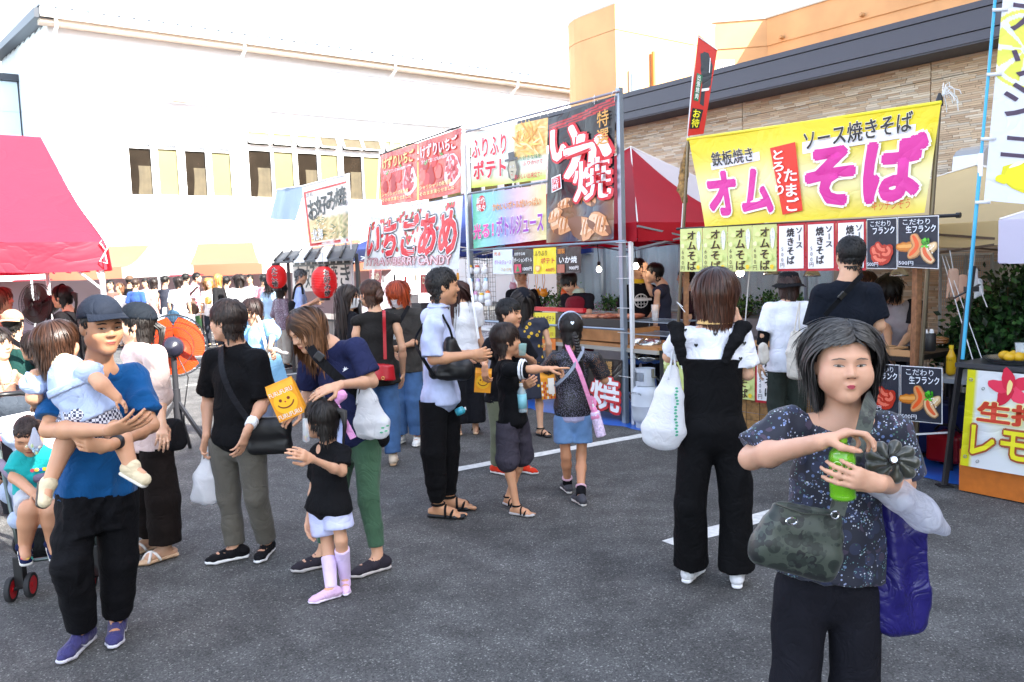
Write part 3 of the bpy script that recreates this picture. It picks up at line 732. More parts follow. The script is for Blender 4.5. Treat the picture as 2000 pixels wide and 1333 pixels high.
class Banner:
 """printed cloth or card: corners TL, TR, BR, BL in the world; print laid on it in 0..1 coordinates, y down"""
 def __init__(s,name,label,cat,c,col='f2f2f0',wave=.012,seed=1,nu=40,nv=24,colfn=None,rough=.5,parent=None,group=None,sag=0,tl=.15,fold=1.0,wn=7,curl=0,thick=.0,part=None):
  s.c=[np.array(p,float)for p in c];s.wave=wave;s.seed=seed;s.sag=sag;s.wn=wn;s.curl=curl
  s.n=nrm(np.cross(s.c[1]-s.c[0],s.c[3]-s.c[0]))
  if np.dot(s.n,np.array([0,0,CAM_H])-s.c[0])<0:s.n=-s.n
  s.W=np.linalg.norm(s.c[1]-s.c[0]);s.H=np.linalg.norm(s.c[3]-s.c[0]);s.layer=0;s.big=s.W>.6 or s.H>.6;s.rs=np.random.RandomState(seed)
  s.ph=s.rs.rand(6)*6.28
  x,y=np.meshgrid(np.linspace(0,1,nu+1),np.linspace(0,1,nv+1));x=x.ravel();y=y.ravel()
  v=s.S(x,y);f=np.array([(j*(nu+1)+i,j*(nu+1)+i+1,(j+1)*(nu+1)+i+1,(j+1)*(nu+1)+i)for j in range(nv)for i in range(nu)])
  if colfn is None:cols=np.tile(lin(col),(len(v),1))
  else:cols=colfn(x,y,s)
  m=mat('printed_cloth_%s_%s'%(rough,tl),'ffffff',rough=rough,attr=True,tl=tl,bump=.1,bscale=300,crease=.55,cscale=2.6)
  base=(s.c[2]+s.c[3])/2
  if part is None:
   s.root=thing(name,label,cat,tuple(base),0,group);s.base=base
   s.cloth=raw('cloth',v-base,f,m,s.root,cols=cols)
  else:
   s.root=part;s.base=np.array(wm(part).translation);s.cloth=raw(name,v-s.base,f,m,part,cols=cols)
   s.root=s.cloth
   if label:s.cloth['label']=label
 def S(s,x,y,off=0):
  x=np.asarray(x,float);y=np.asarray(y,float);a,b,c,d=s.c
  p=a[None]*((1-x)*(1-y))[:,None]+b[None]*(x*(1-y))[:,None]+c[None]*(x*y)[:,None]+d[None]*((1-x)*y)[:,None]
  X=x*s.W;Y=y*s.H;ph=s.ph
  h=s.wave*(np.sin(X*s.wn+ph[0]+.8*np.sin(Y*2.3+ph[1]))*.6+np.sin(X*s.wn*.43+Y*2.1+ph[2])*.7+np.sin(X*s.wn*2.1-Y*3.3+ph[3])*.25)*(.35+.65*y)
  dz=-s.sag*4*x*(1-x)*(y)
  return p+s.n[None]*(h+off)[:,None]+np.array([0,0,1.])[None]*(dz)[:,None]
 def _lay(s,v,f,col,name,parent=None,mi=None,up=.0016,rough=.5,lv=None):
  s.layer+=1;w=s.S(v[:,0],v[:,1],.0012+s.layer*up)-s.base
  if lv is not None:w=w+s.n[None]*lv[:,None]
  m=[mat('print_'+c,c,rough=rough,bump=.1,bscale=300,crease=.5,cscale=2.6)for c in(col if isinstance(col,list)else[col])]
  return raw(name,w,f,m,parent or s.root,smooth=True,mi=mi)
 def text(s,body,box,col='111111',off=.0,outline=(),vertical=False,shear=0,name='lettering',rot=0,parent=None,wob=0):
  x0,y0,x1,y1=box;vv=[];ff=[]
  def glyph(bd,o_):
   if o_>.004:
    v,f=glyph0(bd,.004 if o_<.02 else 0);V_=[];F_=[];n=len(v);r_=max(o_-.004,.008);K=4 if o_<.04 or not s.big else(8 if o_<.075 else 10)
    for i in range(K):a=2*math.pi*(i+.5)/K;V_.append(v+np.array([math.cos(a),math.sin(a)])*r_);F_+=[tuple(k+i*n for k in q)for q in f]
    if K>=8:
     for i in range(4):a=math.pi*i/2;V_.append(v+np.array([math.cos(a),math.sin(a)])*r_*.5);F_+=[tuple(k+(K+i)*n for k in q)for q in f]
    s.nlast=n;return np.concatenate(V_),F_
   s.nlast=None;return glyph0(bd,o_)
  def glyph0(bd,o_):
   if not vertical:return text_mesh(bd,o_,shear=shear,res=2)
   V_=[];F_=[];n=0
   for i,ch in enumerate(bd):
    a,b=text_mesh(ch,o_,res=2);
    if len(a)==0:continue
    cx=.5 if ord(ch)>255 else(a[:,0].max()+a[:,0].min())/2
    if ch in 'ー〜～|':a=np.stack([.5+(a[:,1]-.36),.36-(a[:,0]-.5)],1);b=[q[::-1]for q in b]if False else b
    a=a+np.array([-cx,-i*1.02]);V_.append(a);F_+=[tuple(k+n for k in q)for q in b];n+=len(a)
   return np.concatenate(V_),F_
  ref,_=glyph(body,off);mn,mx=ref.min(0),ref.max(0)
  if rot:pass
  for(o_,c_)in list(outline)+[(0,col)]:
   v,f=glyph(body,off+o_)
   if isinstance(c_,tuple):dx,dy,c_=c_
   else:dx=dy=0
   u=(v-mn)/(mx-mn);u[:,1]=1-u[:,1]
   if wob:u[:,1]+=wob*np.sin(u[:,0]*9)
   u=u+np.array([dx,dy])
   p=np.stack([x0+u[:,0]*(x1-x0),y0+u[:,1]*(y1-y0)],1)
   if rot:
    cxy=np.array([(x0+x1)/2,(y0+y1)/2]);asp=s.W/s.H;d=(p-cxy)*np.array([asp,1]);c__,s__=math.cos(rot),math.sin(rot)
    p=cxy+np.stack([d[:,0]*c__-d[:,1]*s__,d[:,0]*s__+d[:,1]*c__],1)/np.array([asp,1])
   q=p*np.array([s.W,s.H])
   lv=None if s.nlast is None or len(q)%s.nlast else(np.arange(len(q))//s.nlast)*.00012
   s._lay(q/np.array([s.W,s.H]),f,c_,name if c_==col else 'lettering_edge',parent,up=.0022,lv=lv)
 def shape(s,pts,col,name='printed_shape',rough=.5):
  """filled outline in 0..1 coordinates"""
  p=np.array(pts,float);q=p*np.array([s.W,s.H]);c=q.mean(0);n=len(q)
  v=np.concatenate([q,(q+c)/2,c[None]]);f=[(i,(i+1)%n,n+(i+1)%n,n+i)for i in range(n)]+[(n+i,n+(i+1)%n,2*n)for i in range(n)]
  return s._lay(v/np.array([s.W,s.H]),f,col,name,rough=rough)
 def blobs(s,items,name='printed_picture',rough=.45):
  """many round or long blobs in one print layer: (x, y, rx, ry, angle, colour), radii in metres"""
  vv=[];ff=[];mi=[];cols=[];h=[]
  for k,(x,y,rx,ry,a,c)in enumerate(items):
   if c not in cols:cols.append(c)
   n=14;b=len(vv)
   vv.append((x,y));h.append(k)
   for i in range(n):
    t=2*math.pi*i/n;w_=1+.10*math.sin(3*t+x*40)+.05*math.sin(5*t+y*31)
    dx,dy=rx*w_*math.cos(t),ry*w_*math.sin(t);vv.append((x+(dx*math.cos(a)-dy*math.sin(a))/s.W,y+(dx*math.sin(a)+dy*math.cos(a))/s.H));h.append(k)
   ff+=[(b,b+1+i,b+1+(i+1)%n)for i in range(n)];mi+=[cols.index(c)]*n
  vv=np.array(vv);s.layer+=1
  w=s.S(vv[:,0],vv[:,1],.0014+s.layer*.0016)+s.n[None]*(np.array(h)*(.0015/max(1,len(items)))*4)[:,None]-s.base;s.layer+=3
  o=raw(name,w,ff,[mat('print_'+c,c,rough=rough)for c in cols],s.root,mi=mi,smooth=True);o['kind']='stuff';return o
def mixc(a,b,t):
 a=np.array(lin(a));b=np.array(lin(b));t=np.clip(np.asarray(t),0,1)[:,None];return a*(1-t)+b*t
# ------------------------------------------------------------------ ground
def ground_mat():
 m=bpy.data.materials.new('asphalt');m.use_nodes=True;n=m.node_tree;N=n.nodes;L=n.links;b=N['Principled BSDF']
 tc=N.new('ShaderNodeTexCoord')
 def noise(sc_,det=4,rough=.6):
  x=N.new('ShaderNodeTexNoise');x.inputs['Scale'].default_value=sc_;x.inputs['Detail'].default_value=det;x.inputs['Roughness'].default_value=rough;L.new(tc.outputs['Object'],x.inputs['Vector']);return x
 big=noise(.55,6);mid=noise(3.5,5);fine=noise(220,2,.7)
 vo=N.new('ShaderNodeTexVoronoi');vo.inputs['Scale'].default_value=150;L.new(tc.outputs['Object'],vo.inputs['Vector'])
 r1=N.new('ShaderNodeValToRGB');r1.color_ramp.elements[0].position=.35;r1.color_ramp.elements[0].color=(.086,.085,.084,1);r1.color_ramp.elements[1].position=.68;r1.color_ramp.elements[1].color=(.126,.125,.122,1)
 L.new(big.outputs['Fac'],r1.inputs[0])
 r2=N.new('ShaderNodeMapRange');r2.inputs['From Min'].default_value=.38;r2.inputs['From Max'].default_value=.68;r2.inputs['To Min'].default_value=.72;r2.inputs['To Max'].default_value=1.22;L.new(mid.outputs['Fac'],r2.inputs[0])
 sp=N.new('ShaderNodeValToRGB');sp.color_ramp.interpolation='LINEAR';e=sp.color_ramp.elements;e[0].position=.0;e[0].color=(.35,.35,.35,1);e[1].position=.80;e[1].color=(1.15,1.15,1.15,1)
 x=sp.color_ramp.elements.new(.93);x.color=(2.9,2.9,2.8,1)
 L.new(vo.outputs['Color'],sp.inputs[0])
 a=N.new('ShaderNodeVectorMath');a.operation='MULTIPLY';L.new(r1.outputs[0],a.inputs[0]);L.new(r2.outputs[0],a.inputs[1])
 c=N.new('ShaderNodeVectorMath');c.operation='MULTIPLY';L.new(a.outputs[0],c.inputs[0]);L.new(sp.outputs[0],c.inputs[1]);L.new(c.outputs[0],b.inputs['Base Color'])
 st=noise(1.3,7,.55);r3=N.new('ShaderNodeMapRange');r3.inputs['From Min'].default_value=.54;r3.inputs['From Max'].default_value=.72;r3.inputs['To Min'].default_value=1;r3.inputs['To Max'].default_value=.62;L.new(st.outputs['Fac'],r3.inputs[0])
 ck=N.new('ShaderNodeTexVoronoi');ck.feature='DISTANCE_TO_EDGE';ck.inputs['Scale'].default_value=.33;wn=noise(2.2,4);wv=N.new('ShaderNodeVectorMath');wv.operation='MULTIPLY_ADD';wv.inputs[1].default_value=(.5,.5,.5);L.new(wn.outputs['Color'],wv.inputs[0]);L.new(tc.outputs['Object'],wv.inputs[2]);L.new(wv.outputs[0],ck.inputs['Vector'])
 r4=N.new('ShaderNodeMapRange');r4.inputs['From Min'].default_value=.0;r4.inputs['From Max'].default_value=.006;r4.inputs['To Min'].default_value=.8;r4.inputs['To Max'].default_value=1;L.new(ck.outputs['Distance'],r4.inputs[0])
 m3=N.new('ShaderNodeMath');m3.operation='MULTIPLY';L.new(r3.outputs[0],m3.inputs[0]);L.new(r4.outputs[0],m3.inputs[1]);c9=N.new('ShaderNodeVectorMath');c9.operation='MULTIPLY';L.new(c.outputs[0],c9.inputs[0]);L.new(m3.outputs[0],c9.inputs[1]);L.new(c9.outputs[0],b.inputs['Base Color'])
 b.inputs['Roughness'].default_value=.82;b.inputs['Specular IOR Level'].default_value=.4
 bp=N.new('ShaderNodeBump');bp.inputs['Strength'].default_value=.7;bp.inputs['Distance'].default_value=.006
 ad=N.new('ShaderNodeMath');ad.operation='ADD';L.new(fine.outputs['Fac'],ad.inputs[0]);L.new(vo.outputs['Distance'],ad.inputs[1]);L.new(ad.outputs[0],bp.inputs['Height']);L.new(bp.outputs[0],b.inputs['Normal'])
 return m
g=raw('ground',[(-400,-80,0),(400,-80,0),(400,900,0),(-400,900,0)],[(0,1,2,3)],ground_mat(),smooth=False);g['kind']='structure'
paintm=mat('road_paint','cfcfcc',rough=.7,var=.18,vscale=25,bump=.3,bscale=150)
def worn_line(a,b,wd,z=.004):
 a,b=Vector(a),Vector(b);d=(b-a);L=d.length;d.normalize();x=Vector((d.y,-d.x,0));n=max(8,int(L/.12));rs=np.random.RandomState(int(L*100));v=[]
 for i in range(n+1):
  p=a+d*(L*i/n);e1,e2=(rs.rand(2)-.5)*.012;v+=[(*(p+x*(wd/2+e1))[:2],z),(*(p-x*(wd/2+e2))[:2],z)]
 o=raw('parking_line',v,[(2*i,2*i+1,2*i+3,2*i+2)for i in range(n)],paintm,smooth=False);o['kind']='structure';return o
p1,p2=G(880,920),G(1262,850);d1=(p2-p1).normalized();worn_line(p1,p1+d1*5.0,.125)
p3=G(1309,1064);p4=G(1480,1013);worn_line(p3,p3+(p4-p3).normalized()*4.6,.14)
for(px,py,ln)in[(300,659,14),(330,666,12),(350,679.5,11),(338,724,9),(352,700.5,8.5),(364,754,6.5)]:
 q=G(px,py);worn_line(q,q+V*ln,.12)
# ------------------------------------------------------------------ white hall
nV=Vector((V.y,-V.x,0))
H0=Vector((-12.69,28,0))
def hall(px,py):p=onplane(px,py,H0,nV);return(p-H0).dot(V),p.z
def hp(s_,z,o=0):return H0+V*s_+nV*o+Z*z
white=mat('white_siding','e0e4ea',rough=.75,var=.03,vscale=2)
hall_o=thing('hall_building','large white two storey hall with long gutter and brown framed curtained windows','building',hp(8,0))
S0,S1,EZ=hall(76,62)[0]+.28,25,9.75
wins=[]
def win(a,b,kind):s0,z1=hall(*a);s1,z0=hall(*b);wins.append((s0,z0,s1,z1,kind))
win((250.5,289),(300,383.5),'d');win((307,291),(351,382),'y');win((360,295),(406,385.5),'d');win((412,298),(454,384),'y')
s_a=hall(420,262)[0];s_b=hall(450,262)[0];wins.append((s_a,6.28,s_b,6.82,'y'))
xs_=[(484.5,528),(533,571),(580,618.5),(624,658),(669,705),(708,742),(752,784),(790,820),(832,862),(870,898),(910,938),(944,970),(982,1006),(1012,1036)]
for i,(a,b)in enumerate(xs_):
 s0=hall(a,300)[0];s1=hall(b,300)[0];wins.append((s0,4.43,s1,6.12,'d' if i%2==0 else 'y'));wins.append((s0,6.33,s1,6.78,'t'))
mb=MB();zb=[0,1.2,2.4,3.4,4.43,6.12,6.33,6.78,7.6,8.5,9.3,EZ]
for z0,z1 in zip(zb[:-1],zb[1:]):
 if z1<=4.43 or z0>=6.8:
  mb.box(hp((S0+S1)/2,(z0+z1)/2,-.10),(S1-S0,.2,z1-z0-.012),M=Matrix((V,nV,Z)).transposed())
mb.box(hp((S0+S1)/2,EZ/2,-.22),(S1-S0,.1,EZ),M=Matrix((V,nV,Z)).transposed())
spans=sorted([(w_[0],w_[2])for w_ in wins if w_[1]<5 and w_[4]!='t']);last=S0
for a,b in spans+[(S1,S1)]:
 if a-last>.02:mb.box(hp((last+a)/2,5.615,-.10),(a-last-.0,.2,2.35),M=Matrix((V,nV,Z)).transposed())
 last=b
s484=hall(484.5,300)[0]
mb.box(hp((s484+S1)/2,6.225,-.085),(S1-s484,.2,.2),M=Matrix((V,nV,Z)).transposed())
mb.box(hp(-.4+(S0+s484)/2,6.45,-.097),(1,.2,.01),M=Matrix((V,nV,Z)).transposed())
for a,b in[(hall(307,300)[0],hall(351,300)[0]),(hall(250,300)[0],hall(300,300)[0]),(hall(360,300)[0],hall(406,300)[0]),(hall(412,300)[0],hall(454,300)[0])]:
 mb.box(hp((a+b)/2,6.46,-.10),(b-a,.2,.66),M=Matrix((V,nV,Z)).transposed())
mb.build('wall',white,hall_o)
wf=mat('white_frame','f0f0ee',rough=.4);dk=mat('dark_glass','2a2620',rough=.06,spec=.8);cur=mat('drawn_curtain','4a4230',rough=.8,var=.2,vscale=4);yel=mat('pale_curtain','6e6a40',rough=.35,spec=.8,var=.1,vscale=1.2)
def hbox(mb,s0,z0,s1,z1,o0,o1):mb.box(hp((s0+s1)/2,(z0+z1)/2,(o0+o1)/2),(s1-s0,abs(o1-o0),z1-z0),M=Matrix((V,nV,Z)).transposed())
for(s0,z0,s1,z1,k)in wins:
 fr=MB();t=.045
 hbox(fr,s0-t,z0-t,s1+t,z0,-.05,.03);hbox(fr,s0-t,z1,s1+t,z1+t,-.05,.03);hbox(fr,s0-t,z0,s0,z1,-.05,.03);hbox(fr,s1,z0,s1+t,z1,-.05,.03)
 fo=fr.build('window',wf,hall_o)
 pn=MB()
 if k=='t':
  a=[hp(s0,z1,-.02),hp(s1,z1,-.02),hp(s1,z0+.05,.22),hp(s0,z0+.05,.22)]
  pn.poly(a);pn.build('pane',yel if int(s0*7)%3 else cur,fo)
  bf=MB();
  for q,r_ in((a[0],a[3]),(a[1],a[2]),(a[3],a[2])):bf.bar(q,r_,.05)
  bf.build('sash',wf,fo);b2=MB();hbox(b2,s0,z0,s1,z1,-.16,-.15);b2.build('glazing',dk,fo)
 else:
  hbox(pn,s0,z0,s1,z1,-.06,-.04);pn.build('pane',yel if k=='y' else mat('glass_over_curtain','241e18',rough=.08,spec=.6,var=.35,vscale=1.5),fo)
  if k=='d':
   c_=MB();v=[];n=14
   c_.sheet(lambda a,b:hp(s0+(s1-s0)*(.32+.10*math.sin(b*2.2)+(.68-.10*math.sin(b*2.2))*a),z0+(z1-z0)*.64*b,-.036+.004*math.sin(a*17)),24,6);c_.build('curtain',cur,fo,smooth=True)
mb=MB();hbox(mb,S0-.3,9.62,S1,9.75,0,.52);mb.build('soffit',mat('soffit','cdbfae',rough=.7),hall_o)
mb=MB();hbox(mb,S0-.3,9.75,S1,10.02,.52,.66);mb.build('gutter',mat('gutter','e9e4da',rough=.45),hall_o)
slate=mat('dark_metal_roof','3b4048',rough=.5)
mb=MB();mb.add([hp(S0-.3,10.05,.62),hp(S1,10.05,.62),hp(S1,11.5,-12),hp(S0-.3,11.5,-12),hp(S0-.3,9.98,.62),hp(S1,9.98,.62),hp(S1,11.4,-12),hp(S0-.3,11.4,-12)],[(0,1,2,3),(4,7,6,5),(0,4,5,1),(0,3,7,4)]);mb.build('roof',slate,hall_o)
mb=MB();n=60
for i in range(n):s_=S0-.3+(S1-S0+.3)*i/n;mb.bar(hp(s_,10.07,.64),hp(s_,11.52,-12),.05,.05)
mb.build('roof_rib',slate,hall_o,kind='stuff')
for px in(108,467,757,994):
 s_=hall(px,100)[0];tb=MB();tb.tube([hp(s_,9.76,.58),hp(s_,9.5,.56),hp(s_-.05,9.25,.15),hp(s_-.05,9.0,.07),hp(s_-.05,.1,.07)],.055,10);tb.build('downpipe',mat('pipe_white','ecebe8',rough=.4),hall_o,smooth='auto')
mb=MB();s0,z0=hall(337,199);mb.add([hp(s0,z0,.01),hp(s0+.52,z0,.01),hp(s0+.52,z0-.03,.35),hp(s0,z0-.03,.35),hp(s0,z0+.14,.01),hp(s0+.52,z0+.14,.01),hp(s0+.5,z0+.02,.36),hp(s0+.02,z0+.02,.36)],[(0,1,2,3),(4,7,6,5),(0,3,7,4),(1,5,6,2),(3,2,6,7)])
mb.build('vent_hood',mat('vent_hood','b09a86',rough=.5),hall_o)
C0=hp(S0,0);nU=-V
gp=lambda u,z,o=0:C0+U*u+nU*o+Z*z
panel=mat('gable_panel','dfe6ea',rough=.6,var=.03,vscale=1)
for i in range(9):
 for j in range(10):
  u0,u1=i*1.35,(i+1)*1.35;z0,z1=j*1.02,(j+1)*1.02
  if j==9:z1=9.75+.12*(u0+u1)/2
  mb=MB();M_=Matrix((U,nU,Z)).transposed();mb.box(gp((u0+u1)/2,(z0+z1)/2,.02),(u1-u0-.012,.04,z1-z0-.012),M=M_);mb.build('siding_panel',panel,hall_o)
mb=MB();mb.add([gp(0,0,-.01),gp(13,0,-.01),gp(13,11.3,-.01),gp(0,9.75,-.01)],[(0,1,2,3)]);mb.build('gable_wall',panel,hall_o)
mb=MB();mb.bar(gp(-.6,9.85,.2),gp(13,11.43,.2),.5,.28);mb.build('verge_board',slate,hall_o)
an=thing('annex_building','pale blue low annex with flat dark roof beside the white hall','building',gp(4,0,3))
a0=gp(7.6,0,.1);mb=MB();top=9.35
mb.box(a0+nU*6+U*3+Z*(top/2),(12,6,top),M=Matrix((nU,U,Z)).transposed());mb.build('wall',mat('annex_wall','c9dbe6',rough=.6),an)
mb=MB();mb.box(a0+nU*6+U*3+Z*(top+.14),(12.3,6.3,.26),M=Matrix((nU,U,Z)).transposed());mb.build('roof',slate,an)
mb=MB()
for i in range(8):mb.box(a0+nU*6+U*(-.012)+Z*(top*(i+.5)/8),(12,.03,top/8-.02),M=Matrix((nU,U,Z)).transposed())
mb.build('siding_panel',mat('annex_wall','c9dbe6'),an,kind='stuff')
# ------------------------------------------------------------------ orange building
ora=mat('orange_render','c89a6c',rough=.85,var=.10,vscale=.7,bump=.25,bscale=25)
ob=thing('orange_building','orange rendered building with rounded tower end and windows above the tiled shop','building',(14,44,0))
T0=Vector((.134*30,30,0));TZ=P(1215,4,30).z
e_=lambda px,py,p0,n:onplane(px,py,p0,n)
n2=Vector((-V.x,-V.y,0))
def onU(px,p0):return(onplane(px,300,p0,V)-p0).dot(U)
uc=onU(1140,T0)
ring=[T0+U*0];ring.append(T0+U*uc)
rad=1.9
for i in range(1,9):
 a=math.pi/2*i/8*1.15;ring.append(T0+U*uc+U*(rad*math.sin(a))+V*(rad*(1-math.cos(a))))
q=ring[-1];ring+=[q+V*3.0,T0+V*6.5+U*2,T0+V*5.4]
def prism(mb,ring,z0,z1):
 n=len(ring);v=[(p.x,p.y,z0)for p in ring]+[(p.x,p.y,z1)for p in ring];mb.add(v,[(i,(i+1)%n,n+(i+1)%n,n+i)for i in range(n)]+[tuple(range(n))[::-1],tuple(range(n,2*n))])
mb=MB();prism(mb,ring,0,TZ-.95);cen=sum(ring,Vector())/len(ring);r2=[cen+(p-cen)*1.006 for p in ring];prism(mb,r2,TZ-.93,TZ-.06);prism(mb,[cen+(p-cen)*.99 for p in ring],TZ-.96,TZ-.9)
mb.build('tower',ora,ob)
mb=MB();prism(mb,[cen+(p-cen)*1.012 for p in ring],TZ-.06,TZ);mb.build('coping',mat('coping','b8b2a6',rough=.6),ob)
wl_=mat('orange_lit','d99a58',rough=.85,var=.05,vscale=.7)
w0=onplane(1229,185,T0,Vector((V.y,-V.x,0)));w1=onplane(1250,145,T0,Vector((V.y,-V.x,0)))
sv0,sv1=(w0-T0).dot(V),(w1-T0).dot(V);n3=Vector((V.y,-V.x,0))
fr=MB();M_=Matrix((V,n3,Z)).transposed()
fr.box(T0+V*((sv0+sv1)/2)+n3*.03+Z*(w0.z+.45-.3),(sv1-sv0+.1,.08,1.35),M=M_);fo=fr.build('window',mat('alu','9aa0a4',rough=.3,metal=.6),ob)
pn=MB();pn.box(T0+V*((sv0+sv1)/2)+n3*.05+Z*(w0.z+.15),(sv1-sv0-.1,.08,1.15),M=M_);pn.build('pane',mat('sky_glass','6d7a84',rough=.05,spec=.9),fo)
mb=MB();sp_=(onplane(1272,150,T0,n3)-T0).dot(V);mb.tube([T0+V*sp_+n3*.12+Z*0,T0+V*sp_+n3*.12+Z*(P(1272,115,T0.y+2).z)],.07,10);mb.build('downpipe',mat('orange_pipe','c07a34',rough=.5),ob,smooth='auto')
Q1=P(1500,300,40);Q1.z=0;Q0=P(1393,300,40.4);Q0.z=0;MZ=P(1500,34,40).z
Qa=T0+V*5.4;QR=Q1-U*34
ring=[Q0,Q1,QR,QR+V*14,Q1+V*14+U*6,Q0+V*10+U*4,T0+V*6.5+U*6]
mb=MB();b1=MZ-1.35
prism(mb,ring,0,b1);c_=sum(ring,Vector())/len(ring);prism(mb,[p+(-V*.05)for p in ring],b1+.03,MZ-.08);prism(mb,ring,b1-.01,b1+.04)
mb.build('wall',ora,ob)
mb=MB();prism(mb,[p-V*.12 for p in ring],MZ-.08,MZ);mb.build('coping',mat('coping','b8b2a6'),ob)
alu=mat('alu_white','dfe1e2',rough=.35)
def upos(px):p=onplane(px,100,Q1,V);return-(p-Q1).dot(U)
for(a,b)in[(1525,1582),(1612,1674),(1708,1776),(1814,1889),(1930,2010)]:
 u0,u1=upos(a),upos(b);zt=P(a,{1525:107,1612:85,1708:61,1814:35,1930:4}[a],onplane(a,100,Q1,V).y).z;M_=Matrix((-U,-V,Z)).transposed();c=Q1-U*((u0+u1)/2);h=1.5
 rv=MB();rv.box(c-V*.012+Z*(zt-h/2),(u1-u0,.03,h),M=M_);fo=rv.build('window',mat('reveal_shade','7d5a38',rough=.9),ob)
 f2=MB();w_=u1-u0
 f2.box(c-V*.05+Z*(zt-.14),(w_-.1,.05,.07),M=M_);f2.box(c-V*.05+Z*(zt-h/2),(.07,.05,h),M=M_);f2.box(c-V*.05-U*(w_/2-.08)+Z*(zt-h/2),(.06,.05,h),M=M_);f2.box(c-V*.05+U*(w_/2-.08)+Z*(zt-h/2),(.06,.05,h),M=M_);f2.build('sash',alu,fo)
 for e in(-1,1):pn=MB();pn.box(c-V*.035+U*(e*w_/4)+Z*(zt-h/2-.1),(w_/2-.12,.02,h-.25),M=M_);pn.build('pane',mat('sky_glass','6d7a84'),fo)
gx=MB();fgz=mat('grille_white','e4e4e0',rough=.5);a=P(1399,150,38.5);b=P(1434,120,38.5);gx.box(((a.x+b.x)/2,38.6,(a.z+b.z)/2-.6),(b.x-a.x,.06,2.0));gx.build('grille_back',mat('grille_dark','55504a'),ob)
gx=MB()
for i in range(11):x=a.x+(b.x-a.x)*i/10;gx.bar((x,38.5,a.z-1),(x,38.5,b.z+.05),.03)
for j in range(9):z=a.z-.9+(b.z-a.z+.95)*j/8;gx.bar((a.x,38.5,z),(b.x,38.5,z),.03)
gx.build('grille',fgz,ob)
for(px,py)in[(1531,74),(1688,31)]:
 p=onplane(px,py,Q1,V)-V*.12;k=MB();k.lathe([(.10,0),(.10,.12),(.06,.2)],p,10,M=Vector((0,0,1)).rotation_difference(-V).to_matrix());k.build('vent_cap',mat('vent_cap','b98b5c',rough=.6),ob,smooth='auto')
# ------------------------------------------------------------------ tiled shop
W0=P(1500,500,11);W0.z=0;nT=-V
wp=lambda t,z,o=0:W0+U*t+nT*o+Z*z
MT=Matrix((U,nT,Z)).transposed()
shop=thing('tiled_building','low building with beige strip tiles and wide charcoal eave fascia','building',wp(0,0))
core=MB();TE,TS=4.4,-11.0
WZ0,WZ1,WT0,WT1=.92,2.25,-.95,4.1
def tbox(mb,t0,z0,t1,z1,o0,o1):mb.box(wp((t0+t1)/2,(z0+z1)/2,(o0+o1)/2),(abs(t1-t0),abs(o1-o0),z1-z0),M=MT)
tbox(core,TS,WZ1,TE,4.0,-7,-.02);tbox(core,TS,0,WT0,WZ1,-7,-.02);tbox(core,WT1,0,TE,WZ1,-7,-.02);tbox(core,WT0,0,WT1,WZ0,-7,-.02);tbox(core,WT0,WZ0,WT1,WZ1,-7,-3.0)
core.build('wall',mat('mortar','9a8c7a',rough=.9),shop)
rs=np.random.RandomState(3);v=[];f=[];cl=[]
pal=np.array([lin(c)for c in('b59a7e','a58a70','c3b29c','b8a48c','d0c4b2','9c8268','c0a586','ada497')])
hh=.0235;z=.06
while z<3.78:
 t=TS+rs.rand()*.3
 while t<TE:
  L_=.12+.16*rs.rand();t1=min(t+L_,TE);zc=z+hh/2
  inwin=(t1>WT0 and t<WT1 and WZ0-.03<zc<WZ1+.01)
  joint=any(abs(t-j)<.02 or(t<j<t1)for j in(.4,-2.13,-4.66,-7.2,2.93))
  if inwin:pass
  else:
   tt0,tt1=t+.002,t1-.002
   for j in(.4,-2.13,-4.66,-7.2,2.93):
    if t<j-.004<t1:tt1=j-.006;t1=j+.004
   if tt1-tt0<.01:t=t1;continue
   d_=rs.rand()*.005;b=len(v);zz1=z+hh-.003
   if abs(z-3.54)<.012:zz1=z+hh-.009
   for(a_,z_)in((tt0,z),(tt1,z),(tt1,zz1),(tt0,zz1)):v.append(wp(a_,z_,.002+d_)[:]);
   for(a_,z_)in((tt0,z),(tt1,z),(tt1,zz1),(tt0,zz1)):v.append(wp(a_,z_,-.02)[:])
   f+=[(b,b+1,b+2,b+3),(b+4,b+5,b+1,b),(b+3,b+2,b+6,b+7),(b+4,b,b+3,b+7),(b+1,b+5,b+6,b+2)]
   c=pal[rs.randint(len(pal))]*.8+pal.mean(0)*.38;cl+=[c]*8
  t=t1
 z+=hh
o=wraw('tile',v,np.array(f),mat('strip_tile','ffffff',rough=.8,attr=True,bump=.4,bscale=60),shop,smooth=False,cols=np.array(cl));o['kind']='stuff'
char=mat('charcoal_fascia','3f3f4a',rough=.45,var=.04,vscale=3)
for(z0,z1,o_)in((3.77,3.868,.44),(3.876,4.078,.455),(4.086,4.15,.47)):
 m1=MB();tbox(m1,TS,z0,TE+.4,z1,-7.2,o_);m1.build('fascia_board',char,shop)
m1=MB();tbox(m1,TS,3.75,TE+.4,3.768,-.1,.43);m1.build('soffit',mat('soffit_dark','4a4a50',rough=.8),shop)
fr=MB();nW=6
for i in range(nW+1):t=WT0+(WT1-WT0)*i/nW;tbox(fr,t-.03,WZ0,t+.03,WZ1,-.09,-.03)
tbox(fr,WT0,WZ0,WT1,WZ0+.05,-.10,-.02);tbox(fr,WT0,WZ1-.06,WT1,WZ1,-.10,-.02);tbox(fr,WT0-.02,WZ0-.03,WT1+.02,WZ0,-.1,.05)
wf2=fr.build('window',mat('alu','9aa0a4'),shop)
m1=MB();tbox(m1,WT0,WZ0+.04,WT1,WZ1-.05,-.065,-.058);m1.build('pane',mat('clear_pane','dfe9ea',rough=.03,spec=.6,alpha=.14),wf2)
